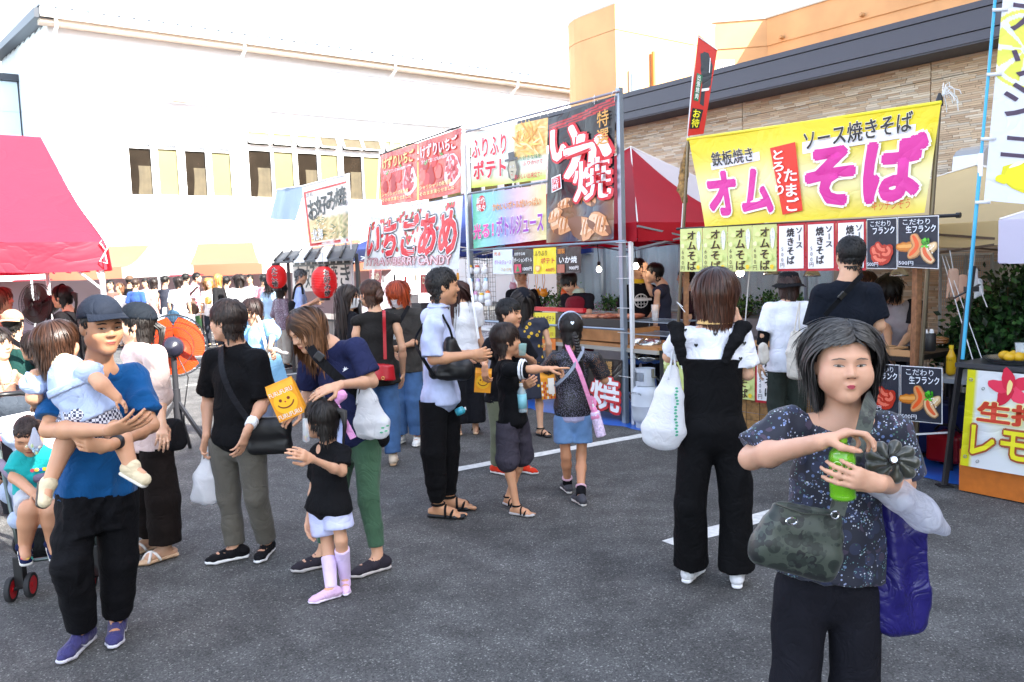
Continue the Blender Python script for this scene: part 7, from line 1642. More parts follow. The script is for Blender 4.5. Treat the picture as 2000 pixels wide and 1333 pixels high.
def paper_bag(label,c,w_,h,ux,uz,depth=.05,face=True,group=None,txt=None,check=False):
 """orange paper snack bag with a smiling face print"""
 c=A3(c);ux=nrm(ux);uz=nrm(A3(uz)-ux*np.dot(uz,ux));n=np.cross(ux,uz);
 if np.dot(n,A3((0,0,CAM_H))-c)<0:n=-n
 t=thing('paper_bag',label,'bag',tuple(c-uz*h/2),0,group);v=[];
 for(z,d,ww)in((-h/2,depth,1),(h*.30,depth*.95,1),(h*.44,.012,1.0),(h/2,.008,.99)):
  for(sx,sn)in((-1,1),(1,1),(1,-1),(-1,-1)):v.append(c+ux*(sx*w_/2*ww)+uz*z+n*(sn*d/2))
 f=[(i*4+k,i*4+(k+1)%4,(i+1)*4+(k+1)%4,(i+1)*4+k)for i in range(3)for k in range(4)]+[(3,2,1,0),(12,13,14,15)]
 wraw('bag_body',v,f,mat('orange_paper','e89a18',rough=.6,var=.08,vscale=20,bump=.3,bscale=60),t,smooth=False)
 og=n*(depth/2+.0015);cc=c+og;ms_=[mat('print_7a2a14','7a2a14'),mat('print_f4ece0','f4ece0'),mat('print_c8382a','c8382a'),mat('print_f0b820','f0b820')];sh=[];
 if face:
  sh.append((circ(0,-h*.06,w_*.42,24),3))
  sh+=[(circ(-w_*.15,h*.02,w_*.055),0),(circ(w_*.15,h*.02,w_*.055),0)];a=np.linspace(math.pi*1.08,math.pi*1.92,12)
  sh.append(([(w_*.32*math.cos(x),-h*.03+h*.19*math.sin(x))for x in a]+[(w_*.28*math.cos(x),-h*.03+h*.155*math.sin(x))for x in a[::-1]],0));sh.append((circ(0,-h*.045,w_*.03),2))
  if txt:
   for(tz,s_)in((h*.22,.9),(-h*.40,1.0)):
    vv,ff=text_mesh('FURUFURU',.0);vv=vv-vv.mean(0);vv=vv*(w_*.86/np.ptp(vv[:,0]));wraw('lettering',[tuple(cc+n*.003+ux*a_[0]+uz*(tz+a_[1]*1.3))for a_ in vv],ff,ms_[1],t,smooth=False)
 if check:
  for i in range(8):
   for j in range(6):
    if(i+j)%2:sh.append(([(w_*(-.48+.12*i),h*(-.48+.11*j)),(w_*(-.37+.12*i),h*(-.48+.11*j)),(w_*(-.37+.12*i),h*(-.38+.11*j)),(w_*(-.48+.12*i),h*(-.38+.11*j))],2 if i%3 else 1))
  sh.append(([(0,-h*.3),(w_*.44,-h*.3),(w_*.44,h*.3),(0,h*.3)],1))
 sheetprint(t,cc,ux,uz,n,sh,ms_);return t
def petb(label,a,b,r,liquid,capc='e8e8e8',alpha=.5,lab=None,lc=None):
 """drink bottle from base a to cap b"""
 a,b=A3(a),A3(b);h=np.linalg.norm(b-a);d=(b-a)/h;Mx_=Vector((0,0,1)).rotation_difference(Vector(d)).to_matrix();t=thing('drink_bottle',label,'bottle',tuple(a))
 def L(pr,n_,m,sm=True):return MB().lathe(pr,a,20,M=Mx_).build(n_,m,t,smooth=sm)
 L([(0,.002),(r*.8,0),(r*.98,h*.03),(r,h*.08),(r*.93,h*.11),(r,h*.14),(r,h*.34),(r*.93,h*.38),(r,h*.42),(r,h*.66),(r*.92,h*.75),(r*.5,h*.85),(r*.38,h*.89),(r*.38,h*.93)],'bottle_body',mat('pet_'+liquid+str(alpha),liquid,rough=.08,alpha=alpha,spec=.8,coat=.5))
 if lc:L([(0,.004),(r*.78,.004),(r*.94,h*.04),(r*.90,h*.34),(r*.90,h*.6),(r*.80,h*.72),(0,h*.72)],'drink',mat('liquid_'+lc,lc,rough=.3))
 if lab:L([(r*1.01,h*.15),(r*1.01,h*.64)],'label_band',mat('label_'+lab,lab,rough=.3))
 L([(r*.43,h*.91),(r*.43,h),(0,h)],'cap',pla(capc),'auto');return t
def crossbody(p,label,a,b,bagc,size,m,col,yaw=0,front=True,sw=.03,name='shoulder_bag',shape='box',viapts=None,zip_=True,back=None,flatn=None,group=None):
 """bag with a belt: a, b = belt ends near the bag as world points; viapts over the shoulder"""
 t=thing(name,label,'bag',tuple(bagc),0,group);cx=A3(bagc);w_,h,d=size;ux=A3((math.cos(yaw),math.sin(yaw),0));uy=A3((-math.sin(yaw),math.cos(yaw),0));sd=SD(.02)
 rr=d/2
 zc=h/2-rr*.8
 for z in(-zc,zc*.2,zc):sd.cone(cx-ux*(w_/2-rr)*(1 if z<0 else .95)+A3((0,0,z)),cx+ux*(w_/2-rr)*(1 if z<0 else .95)+A3((0,0,z)),rr,rr,k=.05)
 v,q=sd.mesh(.010 if p.lod==0 else .013);v=folds(v,q,.004,5,50,(1,1,1));wraw('bag_body',v,q,m,t)
 if zip_:MB().tube([cx-ux*w_*.40+A3((0,0,h*.36))-uy*rr*.8,cx+ux*w_*.40+A3((0,0,h*.36))-uy*rr*.8],.003,5).build('zip',pla('707478',rough=.3),t)
 if viapts:strapmesh([a]+viapts+[b],sw,col,'strap',t,A3(t.location),n=36)
 return t
def hearts(p,spots,m,s_=.012):
 v=[];f=[]
 bv=BVHTree.FromPolygons([tuple(x)for x in p['v']],p['f'])
cam0=A3((0,0,CAM_H))
def ontop(obj_owner,o,px,py,off=.004):
 """point where the view ray meets mesh object o"""
 me=o.data;n=len(me.vertices);v=np.empty(n*3);me.vertices.foreach_get('co',v);v=v.reshape(-1,3)+A3(wm(o).translation)
 if not hasattr(ontop,'c'):ontop.c={}
 key=o.name
 if key not in ontop.c:ontop.c[key]=BVHTree.FromPolygons([tuple(a)for a in v],[tuple(p.vertices)for p in me.polygons])
 d=ray(px,py).normalized();h=ontop.c[key].ray_cast(Vector((0,0,CAM_H)),d)
 return None if h[0]is None else(h[0]-d*off,h[1])
def stamp(p,o,name,m,px,py,shape,size,off=.004,parent=None):
 """small print projected on a garment about the spot seen at px,py"""
 r=ontop(p,o,px,py,off)
 if r is None:return
 c,n=r;n=-n if n.dot(ray(px,py))>0 else n;ux=Z.cross(n).normalized();uz=n.cross(ux);v=[c+ux*(x*size)+uz*(z*size)+n*off*.5 for(x,z)in shape]
 return wraw(name,[a[:]for a in v],[tuple(range(len(v)))],m,parent or p.root,smooth=False)
def belt(p,label_or_none,pts,w_,m,parent,lift=.012,n=30):return strapmesh([A3(q)for q in pts],w_,m,'strap',parent,A3(wm(parent).translation),n=n)
HEART=[(0,-1),(.9,0),(.85,.65),(.4,.85),(0,.45),(-.4,.85),(-.85,.65),(-.9,0)]
ow=Person('elderly woman with short grey black hair in dark flowered blouse opening a green drink',H=1.50,hs=.218,az=182,x=1630,Y=2.40,lod=0,face=188,b=1.08,chub=1.0,pucker=1,skin_c='c99a80',pitch=-2,armr=1.12,kp=dict(head=zF(620,368),neck=zF(625,655),sr=zF(255,735),sl=zF(945,765),er=zF(20,985,-.06),wr=zF(470,880,-.24),el=zF(1015,1150,-.02),wl=zF(858,1150,-.27),hr=zE(268,1010),hl=zE(448,1010),kr=zE(238,1350),kl=zE(458,1350)),hands=dict(r=dict(d=zF(690,800,-.01),curl=.85,pn=(0,-.2,-1),thumb=1.0,spread=.02,size=.16),l=dict(d=zF(590,1085,-.02),curl=.55,pn=(.1,1,.1),thumb=.9,spread=.03,size=.155)))
ow.sdb.fine.append((A3(ow.J['neck']),.16,None));ow.finish_body();ow.face(brow='6a5a50',lip='b04a58',iris='1a1210',browt=.8)
ow.hair(col='2a2828',tips='504e4c',L=(.11,.165,.16),bangs=.040,part=-.012,vol=.022,bare=.075,side_lim=-.01,nape=-.06,wave=.006,n=3600,wid=.0032,rough=.5,rgh=.07,inw=.16)
flor=bpy.data.materials.new('flowered_blouse');flor.use_nodes=True
def floral(m,base,cols,sc1,th):
 N=m.node_tree.nodes;L=m.node_tree.links;b=N['Principled BSDF'];tc=N.new('ShaderNodeTexCoord');prev=None
 b.inputs['Roughness'].default_value=.7;b.inputs['Sheen Weight'].default_value=.1
 rgb=N.new('ShaderNodeRGB');rgb.outputs[0].default_value=(*lin(base),1);prev=rgb.outputs[0]
 for i,(c,s_,t_,w_)in enumerate(cols):
  v=N.new('ShaderNodeTexVoronoi');v.inputs['Scale'].default_value=s_;mp=N.new('ShaderNodeMapping');mp.inputs['Location'].default_value=(i*3.1,i*1.7,i*.9);L.new(tc.outputs['Object'],mp.inputs[0]);L.new(mp.outputs[0],v.inputs['Vector'])
  no=N.new('ShaderNodeTexNoise');no.inputs['Scale'].default_value=6+i*3;L.new(mp.outputs[0],no.inputs['Vector'])
  a=N.new('ShaderNodeMath');a.operation='LESS_THAN';a.inputs[1].default_value=t_;L.new(v.outputs['Distance'],a.inputs[0])
  g_=N.new('ShaderNodeMath');g_.operation='GREATER_THAN';g_.inputs[1].default_value=w_;L.new(no.outputs['Fac'],g_.inputs[0])
  mu=N.new('ShaderNodeMath');mu.operation='MULTIPLY';L.new(a.outputs[0],mu.inputs[0]);L.new(g_.outputs[0],mu.inputs[1])
  mx=N.new('ShaderNodeMix');mx.data_type='RGBA';L.new(mu.outputs[0],mx.inputs[0]);L.new(prev,mx.inputs[6]);mx.inputs[7].default_value=(*lin(c),1);prev=mx.outputs[2]
 L.new(prev,b.inputs['Base Color']);return m
floral(flor,'15192a',[('232a44',24,.45,.48),('586a94',46,.22,.50),('8a94b8',85,.24,.53),('3c3246',30,.4,.55),('6a9098',120,.26,.56),('c4c8d4',105,.25,.56),('3a5a50',60,.2,.58)],0,0)
bl=ow.top(flor,sleeve=.86,fit=.020,sfit=.036,hem=-.05,name='blouse',hemw=.03,belly=.03,neck=(.085,.112,.035),amp=.005)
ow.trousers(fab('15151c'),thigh=.012,knee=.027,hemr=.04,waist=.02)
ow.shoe('202024')
Yb=ow.base[1]-.30
a,b=pt(zF(622,1250),Yb),pt(zF(612,838),Yb);tea=petb('bright green tea bottle held in both hands of the elderly woman',a,b,.0335,'7cc61e',capc='7ab020',alpha=.55,lc='62b010')
lbm=MB();dcam=nrm(cam0-a);sx_=nrm(np.cross([0,0,1.],dcam));
for q in(.30,.36):pass
tm=wraw('lettering',[tuple(a+(b-a)*(.70+.018*p_[1])+sx_*(-.021+.011*p_[0]*.42*-1*-1)+dcam*(.0345-.35*((-.021+.011*p_[0]*.42)**2)*30))for p_ in text_mesh('GREENS',0)[0]],text_mesh('GREENS',0)[1],pla('e8f4d8'),tea,smooth=False)
lbm=MB()
for dx in(-.012,.020):lbm.tube([Vector(a+(b-a)*(.50+.08*math.sin(t_))+sx_*(dx+.012*math.cos(t_))+dcam*(.0345-(dx+.012*math.cos(t_))**2*14))for t_ in np.linspace(0,6.28,15)],.0007,4)
lbm.build('printed_leaf',pla('e8f4d8'),tea)
uc=pt(zF(945,1000),Yb+.02);um=thing('folded_umbrella','folded dark olive umbrella with silver tip under the elderly womans arm','umbrella',tuple(uc));dr=nrm(cam0-uc+A3((.3,0,.25)));um_x=nrm(np.cross(dr,[0,0,1.]));um_y=np.cross(um_x,dr);sat=mat('olive_satin','2c2e24',rough=.32,spec=.7,sheen=.3)
for k in range(9):
 a_=2*math.pi*k/9;c_=lambda rr,z,aa=0:uc+(um_x*math.cos(a_+aa)+um_y*math.sin(a_+aa)*.8)*rr-dr*z;sd=SD(.008);sd.cone(c_(.018,.0),c_(.052,.02,.35),.012,.020,side=tuple(dr),flat=.5);sd.cone(c_(.052,.02,.35),c_(.040,.17,.5),.018,.013);v,q=sd.mesh(.006);wraw('umbrella_fold',v,q,sat,um)
MB().lathe([(.011,-.02),(.011,.012),(.008,.018),(0,.019)],uc+dr*.012,14,M=Vector((0,0,1)).rotation_difference(Vector(dr)).to_matrix()).build('tip',mat('silver','c8c8cc',rough=.15,metal=1),um,smooth='auto')
pur=mat('purple_vinyl','1c1660',rough=.38,spec=.5,coat=.15,var=.12,vscale=6,bump=.1,crease=.5,cscale=9)
Yp=ow.base[1]-.04
sack('long deep purple eco bag hanging from the elderly womans forearm',[pt(zE(590,705),Yp),pt(zE(610,800),Yp),pt(zE(625,1000),Yp),pt(zE(615,1120),Yp)],[.055,.090,.098,.085],pur,(1,0,0),flat=.45,name='eco_bag',amp=.017,f=44,an=(1,1,.22),vox=.009)
clr=mat('thin_clear_plastic','d8dcea',rough=.25,alpha=.5,spec=.7,tl=.25,bump=.5,bscale=40,crease=.8,cscale=14)
sack('crumpled translucent plastic bag on the elderly womans wrist',[pt(zE(505,640),Yp-.14),pt(zE(600,665),Yp-.14),pt(zE(690,730),Yp-.12),pt(zE(765,785),Yp-.10)],[.022,.062,.068,.030],clr,(0,1,.3),flat=.65,amp=.021,f=62,an=(1,1,1),vox=.008)
cam_m=bpy.data.materials.new('dark_leaf_print');cam_m.use_nodes=True;floral(cam_m,'3a423a',[('1e2622',26,.48,.42),('15191a',40,.5,.52),('2a322e',60,.4,.5)],0,0);cam_m.node_tree.nodes['Principled BSDF'].inputs['Roughness'].default_value=.45
Yg=ow.base[1]-.22;c1_,c2_=pt(zE(255,830),Yg),pt(zE(240,790),Yg)
bg_=thing('shoulder_bag','dark leaf patterned shoulder bag with oval badge at the elderly womans hip','bag',tuple(c1_));sd=SD(.03)
sd.k=.025;sd.cone(pt(zE(182,712),Yg),pt(zE(382,752),Yg),.018,.018);sd.cone(pt(zE(165,770),Yg),pt(zE(372,810),Yg),.034,.034);sd.cone(pt(zE(140,830),Yg),pt(zE(358,880),Yg),.042,.042);sd.cone(pt(zE(118,872),Yg),pt(zE(345,935),Yg),.034,.034);v,q=sd.mesh(.009);v=folds(v,q,.005,3,40,(1,1,1));wraw('bag_body',v,q,cam_m,bg_)
MB().tube([Vector(pt(zE(172,700),Yg-.035)),Vector(pt(zE(270,735),Yg-.045)),Vector(pt(zE(385,740),Yg-.035))],.003,6).build('zip',pla('3a3c38',rough=.3),bg_)
r_=pt(zE(230,762),Yg-.052);MB().tube([Vector(r_)+Vector((.014*math.cos(t_),0,.009*math.sin(t_)))for t_ in np.linspace(0,6.28,15)],.0035,6).build('badge',mat('silver','c8c8cc'),bg_)
MB().tube([Vector(pt(zE(384,740),Yg-.04))+Vector((.010*math.cos(t_),0,.010*math.sin(t_)))for t_ in np.linspace(0,6.28,11)],.003,6).build('ring',mat('silver','c8c8cc'),bg_)
strapmesh([pt(zE(388,735),Yg-.03),pt(zE(440,560),Yg+.02),pt(zE(480,450),ow.base[1]-.17),pt(zE(500,370),ow.base[1]-.15),pt(zE(512,325),ow.base[1]-.06),pt(zE(510,335),ow.base[1]+.06)],.042,cam_m,'strap',bg_,A3(bg_.location),nrmv=(0,-1,.3),n=30)
bm_=Person('man in blue tee and black cap carrying a toddler in both arms',H=1.70,hs=.230,az=160,foot=zA(300,1225)[:2],lod=0,face=132,female=False,skin_c='c28e6c',pitch=3,kp=dict(head=zA(318,222),neck=zA(308,330),sr=zA(200,378,-.02),sl=zA(412,368,.05),er=zA(150,545,-.16),wr=zA(345,545,-.38),el=zA(472,530,-.12),wl=zA(345,592,-.38),hr=zA(245,745),hl=zA(362,742),kr=zA(225,955,-.08),kl=zA(372,945,.05),fr=zA(262,1222),fl=zA(370,1182),tr=zA(170,1300),tl=zA(350,1252)),hands=dict(r=dict(d=zA(430,520,-.04),curl=.35,pn=(0,.7,.7)),l=dict(d=zA(240,590,-.02),curl=.7,pn=(0,.8,.3))))
bm_.finish_body();bm_.face(brow='1e1612',lip='b4645a',browt=1.2,gaze=(.002,-.001));bm_.hair(col='100c0b',L=(.02,.035,.05),vol=.006,bare=.07,nape=-.07)
TNF=[[(-.030,.072),(-.022,.082),(-.006,.086),(-.004,.078),(-.018,.072)],[(-.006,.088),(.004,.088),(.004,.080),(-.004,.080)],[(.000,.090),(.012,.088),(.024,.078),(.026,.070),(.016,.072),(.012,.080),(.0,.084)],[(-.034,.064),(.028,.064),(.028,.069),(-.030,.069)]]
cap(bm_,'1a202c',logo=TNF)
tee=bm_.top(fab('0f4f86',rough=.8),sleeve=.80,fit=.022,sfit=.034,hem=.035,hemw=.012,name='t_shirt',amp=.008)
bm_.trousers(fab('0e0e12'),waist=.0,thigh=.026,knee=.034,hemr=.034,amp=.008);bm_.shoe('3a3868',sole='c8c6d0',accent='4a4ab0')
bm_.band(bm_.J['wl']+(bm_.J['el']-bm_.J['wl'])*.10,bm_.J['wl']+(bm_.J['el']-bm_.J['wl'])*.19,(.030,.031),pla('18181c',rough=.5),name='wristband')
for e in 'lr':
 fd=bm_.J['fd'+e];g_=bm_.J['g'+e];sx_=np.cross(fd,[0,0,1.])*(-1 if e=='l' else-1);q=g_+fd*.05+sx_*.043
 wraw('shoe_stripe',[tuple(g_+fd*f_+sx_*(.041-.02*abs(f_-.02))+A3((0,0,z_)))for f_,z_ in((-.05,.045),(.0,.030),(.05,.034),(.09,.052),(.05,.026),(.0,.022))],[(0,1,2,3,4,5)],pla('dcdce4'),bm_.root,smooth=False)
td=Person('toddler girl with dark bob in pale blue frilled top carried by the man',H=.86,hs=.178,az=35,x=170,Y=3.42,lod=0,face=30,skin_c='d09c7c',feet='shoe',b=1.15,armr=1.05,roll=-6,zoff=.60,kp=dict(head=zH(445,435,-.02),neck=zH(480,600,-.05),pelvis=zH(690,985,-.04),sl=zH(275,690,-.08),sr=zH(655,625,-.02),el=zH(262,850,-.08),wl=zH(275,900,-.02),er=zH(775,745,-.04),wr=zH(890,845,-.06),hl=zH(590,1000,-.02),hr=zH(740,980,.02),kl=zI(400,225,-.06),kr=zA(380,575,-.08)))
for e,an,to in(('l',zI(300,470,-.10),zI(290,545,-.14)),('r',zA(412,665,-.12),zA(470,700,-.14))):
 td.J['a'+e]=pt(an,td.base[1]);td.J['t'+e]=pt(to,td.base[1])
td.sdb=SD(.016);td.armr=1.05;td.H=.86
head_prims(td.sdb,td.ho,td.HM,td.hs,True,.6,True);J=td.J;qd=td.sdb
qd.cone(loc(td.HM,td.ho,(0,-.015,-.03)),J['neck'],.034,.034);qd.chain([J['neck']+(J['pelvis']-J['neck'])*t_ for t_ in(.12,.5,.95)],[.072,.078,.085],side=td.sideax,flat=.75)
for e in 'lr':
 qd.chain([J['s'+e],J['e'+e],J['w'+e]],[.033,.030,.020]);hand_prims(qd,J['w'+e],nrm(J['w'+e]-J['e'+e]),(0,.3,-1),size=.085,curl=.5,side=-1 if e=='r' else 1)
 qd.chain([J['h'+e],J['k'+e],J['a'+e]],[.048,.040,.026]);fdv=nrm(J['t'+e]-J['a'+e]);qd.cone(J['a'+e],J['a'+e]+fdv*.055,.024,.020)
td.finish_body();td.hair(col='2a1a12',tips='3a2418',L=(.07,.12,.13),vol=.014,bare=.05,nape=-.07,n=2600,wid=.0036,rough=.35,rgh=.03)
lb_=fab('aebfe0',rough=.8)
sd=SD(.03);N_,Pc_=J['neck'],J['pelvis'];ax_=nrm(Pc_-N_)
sd.cone(N_+ax_*.02,N_+ax_*.10,.080,.098,side=td.sideax,flat=.8);sd.cone(N_+ax_*.10,Pc_+ax_*.015,.095,.118,side=td.sideax,flat=.8,cap=1);td._cloth(sd,'top',lb_,.004,70)
sd=SD(.02);sd.cone(N_+ax_*.075,N_+ax_*.105,.112,.118,side=td.sideax,flat=.8,cap=3);td._cloth(sd,'ruffle',lb_,.006,110,vox=.007)
for e in 'lr':sd=SD(.02);sh=J['s'+e];dv=nrm(J['e'+e]-sh);sd.ell(sh+dv*.03,(.058,.050,.050));td._cloth(sd,'frilled_sleeve',lb_,.009,130,vox=.006,k=ord(e))
sd=SD(.02);sd.cone(N_-ax_*.01,N_+ax_*.025,.052,.080,side=td.sideax,flat=.75,cap=1);td._cloth(sd,'collar',fab('d8bc98'),.002,60,vox=.007)
chk=bpy.data.materials.new('navy_gingham');chk.use_nodes=True;N_n=chk.node_tree.nodes;ck=N_n.new('ShaderNodeTexChecker');ck.inputs['Scale'].default_value=85;ck.inputs['Color1'].default_value=(*lin('1c2448'),1);ck.inputs['Color2'].default_value=(*lin('d8dae4'),1);tcn=N_n.new('ShaderNodeTexCoord');chk.node_tree.links.new(tcn.outputs['Object'],ck.inputs['Vector']);chk.node_tree.links.new(ck.outputs[0],N_n['Principled BSDF'].inputs['Base Color'])
sd=SD(.03);sd.cone(Pc_-ax_*.01,Pc_+ax_*.05,.105,.100,side=td.sideax,flat=.85);
for e in 'lr':sd.cone(J['h'+e],J['h'+e]+(J['k'+e]-J['h'+e])*.42,.072,.068,cap=1)
td._cloth(sd,'bloomers',chk,.004,80)
for e in 'lr':
 fdv=nrm(J['t'+e]-J['a'+e]);up_=nrm(np.cross(np.cross(fdv,J['k'+e]-J['a'+e]),fdv));sd=SD(.012);c_=J['a'+e];sd.cone(c_-fdv*.018-up_*.008,c_+fdv*.072-up_*.012,.030,.026);sd.cone(c_+up_*.012,c_-up_*.002,.030,.030);td._cloth(sd,'shoe',fab('d8c8a8'),0,vox=.006,k=1)
 sd=SD(.006);sd.cone(c_-fdv*.022-up_*.034,c_+fdv*.08-up_*.034,.030,.026,side=np.cross(fdv,up_),flat=.4);td._cloth(sd,'sole',pla('d8d4cc' if e=='r' else '4a4238'),0,vox=.006,k=2)
cw=Person('woman in black cap and pale pink top standing behind the man in blue',H=1.58,hs=.222,az=250,foot=zA(490,935)[:2],lod=0,face=262,skin_c='d0a488',kp=dict(head=zN(1485,860),neck=zK(200,900),sl=zK(395,1050,-.10),sr=zK(150,1040,.10),el=zA(500,440,.02),wl=zA(505,520,-.02),hl=zA(480,560),hr=zA(445,560),kl=zA(510,760),kr=zA(465,750),fl=zA(520,948),fr=zA(470,920),tl=zA(450,968),tr=zA(425,935)))
cw.sdb.fine.append((cw.ho,.12,None));cw.finish_body();cw.face(lip='b4746a');cw.hair(col='15100e',L=(.03,.07,.05),vol=.006,bare=.06,nape=-.08);cw.strand([(0,-.10,.0),(.0,-.14,-.03),(0,-.135,-.09),(0,-.11,-.16)],[.018,.026,.024,.010],col='15100e',n=70)
cap(cw,'141a22');ct_=cw.top(fab('e6ccc4'),sleeve=1.15,fit=.026,sfit=.035,hem=.12,name='blouse');cw.trousers(fab('1c1614'),waist=.04,thigh=.03,knee=.05,hemr=.06,ln=1.9);cw.shoe('e8e4e0',sole='c8a888',kind='cross')
q=pt(zA(500,555),cw.base[1]-.16);o=thing('hanging_charm','small pink gel bottle clipped beside the cap womans black pouch','charm',tuple(q));MB().lathe([(0,-.03),(.018,-.028),(.018,.015),(.008,.022),(.008,.035),(0,.036)],q,12).build('bottle_body',pla('e8a0b4',rough=.25),o,smooth='auto');MB().tube([q+A3((-.018,0,.02)),q+A3((0,0,.06)),q+A3((.018,0,.02))],.003,5).build('cord',pla('e8e8ea'),o)
q=pt(zA(540,555),cw.base[1]-.06);sack('black cloth pouch with red trim at the cap womans hip',[q+A3((0,0,.05)),q-A3((0,0,.06))],[.07,.085],fab('17171a'),(1,0,0),flat=.6,name='pouch')
tw=Person('older woman with short dark hair in black tee looking left',H=1.585,hs=.226,az=205,foot=zB(215,1085)[:2],lod=0,face=283,skin_c='c8987c',b=1.06,armr=1.05,kp=dict(head=zB(145,170),neck=zB(180,250),sr=zB(95,305),sl=zB(258,310),er=zB(72,455,.02),wr=zB(65,610,-.02),el=zB(290,470,.02),wl=zB(222,590,-.10),hr=zB(135,640),hl=zB(235,640),kr=zB(150,850),kl=zB(255,840),fr=zB(180,1085),fl=zB(300,1065),tr=zB(80,1105),tl=zB(270,1095)),hands=dict(r=dict(d=zB(55,670,.0),curl=.9),l=dict(d=zB(190,680,-.02),curl=.4)))
tw.finish_body();tw.face(brow='4a3a34',lip='a86a60');tw.hair(col='1c1412',tips='2c1e18',L=(.045,.04,.04),vol=.013,bare=.045,nape=-.075,n=2000,wave=.006)
tt=tw.top(fab('0d0d10'),sleeve=.92,fit=.030,sfit=.044,hem=.0,name='t_shirt',neck=(.03,.055,.02));tw.trousers(fab('5c5850',rough=.75),waist=.08,thigh=.020,knee=.022,hemr=.030);tw.shoe('121216',sole='e4e4e6')
tw.band(tw.J['wl']+(tw.J['el']-tw.J['wl'])*.12,tw.J['wl']+(tw.J['el']-tw.J['wl'])*.34,(.031,.034),fab('e4e8ec'),name='wrist_support')
Yt=tw.base[1];c_=pt(zB(305,610),Yt-.10)
crossbody(tw,'black square shoulder bag worn by the short haired woman',None,None,c_,(.26,.20,.085),mat('black_nylon','101013',rough=.5),None,yaw=.05)
t_=bpy.data.objects[-1]if False else None
sb=[o for o in C.objects if o.get('label')=='black square shoulder bag worn by the short haired woman'][0]
strapmesh([pt(zB(232,560),Yt-.19),pt(zB(165,460),Yt-.20),pt(zB(128,370),Yt-.185),pt(zB(122,300),Yt-.10),pt(zB(128,268),Yt-.02),pt(zB(160,262),Yt+.08)],.034,fab('1e1e22'),'strap',sb,A3(sb.location),nrmv=(-.2,-1,.2),n=30)
plw=mat('white_plastic_film','f0f1f4',rough=.3,tl=.45,spec=.5,bump=.4,bscale=40,crease=.4,cscale=12)
h_=pt(zB(60,665),Yt);sack('white plastic carrier bag in the black tee womans hand',[pt(zB(62,700),Yt),pt(zB(62,770),Yt),pt(zB(62,850),Yt)],[.022,.068,.080],plw,(1,0,.1),flat=.55,amp=.010,f=50,handles=[[h_+A3((-.02,0,.02)),pt(zB(50,690),Yt),pt(zB(40,740),Yt)],[h_+A3((.02,0,.02)),pt(zB(70,690),Yt),pt(zB(90,740),Yt)]],vox=.009)
nw=Person('woman in navy tee with long brown hair looking down holding an orange snack bag',H=1.60,hs=.224,az=215,foot=zB(600,1110)[:2],lod=0,face=222,pitch=27,roll=6,skin_c='c99a7c',kp=dict(head=zB(448,205,-.02),neck=zB(540,250,.02),pelvis=zB(640,610,.05),sr=zB(462,310,.02),sl=zB(640,265,.02),er=zB(452,450,.05),wr=zB(430,500,-.12),el=zB(700,405,.0),wl=zB(580,415,-.20),hr=zB(590,650,.05),hl=zB(680,640,.05),kr=zB(560,860),kl=zB(690,850),fr=zB(510,1115),fl=zB(725,1130),tr=zB(460,1125),tl=zB(655,1150)),hands=dict(r=dict(d=zB(385,530,-.02),curl=.7),l=dict(d=zB(500,440,-.02),curl=.25,pn=(0,.6,-.8))))
nw.finish_body();nw.face(lip='b86a60',closed=False,gaze=(0,-.003));nw.hair(col='201511',tips='7a5234',L=(.10,.20,.17),part=.0,vol=.012,bare=.058,nape=-.08,n=3000,wave=.006)
nt_=nw.top(fab('23284a',rough=.8),sleeve=.78,fit=.026,sfit=.038,hem=.03,name='t_shirt',neck=(.03,.07,.02));nw.trousers(fab('3e5c46',rough=.75),waist=.03,thigh=.018,knee=.016,hemr=.016,ln=1.80);nw.shoe('2e2a32',sole='b8b2b0')
stamp(nw,nt_,'printed_mark',pla('e8e8f0'),*zB(598,357)[:2],[(-1,-.8),(.9,.3),(.2,.2),(.4,.9),(0,.3),(-.3,1),(-.4,.2),(-.9,.3),(-.5,-.1)],.018)
fbag=thing('body_bag','black chest strap bag with buckle worn by the navy tee woman','bag',tuple(pt(zB(650,500),nw.base[1])))
strapmesh([pt(zB(455,262),nw.base[1]-.10),pt(zB(490,310),nw.base[1]-.17),pt(zB(560,380),nw.base[1]-.19),pt(zB(620,430),nw.base[1]-.17),pt(zB(640,440),nw.base[1]-.15)],.05,fab('131316'),'strap',fbag,A3(fbag.location),nrmv=(-.2,-1,.3));mb=MB();mb.box(pt(zB(497,307),nw.base[1]-.20),(.05,.014,.045),M=Matrix.Rotation(.7,3,'Y'));mb.build('buckle',blackm,fbag,bevel=.005)
sd=SD(.02);sd.cone(pt(zB(660,440),nw.base[1]-.06),pt(zB(730,620),nw.base[1]+.02),.05,.055);v,q=sd.mesh(.012);wraw('bag_body',v,q,fab('131316'),fbag)
Yn=nw.base[1]-.10
sack('white plastic bag with green print on the navy tee womans forearm',[pt(zB(672,400),Yn-.02),pt(zB(680,470),Yn-.02),pt(zB(695,560),Yn-.02),pt(zB(698,600),Yn-.02)],[.018,.055,.092,.082],plw,(1,0,0),flat=.55,amp=.010,f=50,vox=.009,handles=[[pt(zB(655,392),Yn-.09),pt(zB(645,440),Yn-.07),pt(zB(640,490),Yn-.04)],[pt(zB(660,392),Yn-.0),pt(zB(690,430),Yn-.03),pt(zB(715,480),Yn-.04)]])
wbag=[o for o in C.objects if o.get('label','').startswith('white plastic bag with green print')][0]
for o_ in list(wbag.children):
 if o_.name.startswith('bag_body'):
  for(x,y)in((740,580),(752,592),(735,598),(758,572)):stamp(nw,o_,'printed_mark',pla('58b48a'),*zB(x,y)[:2],circ(0,0,1,7,.5),.010,parent=wbag)
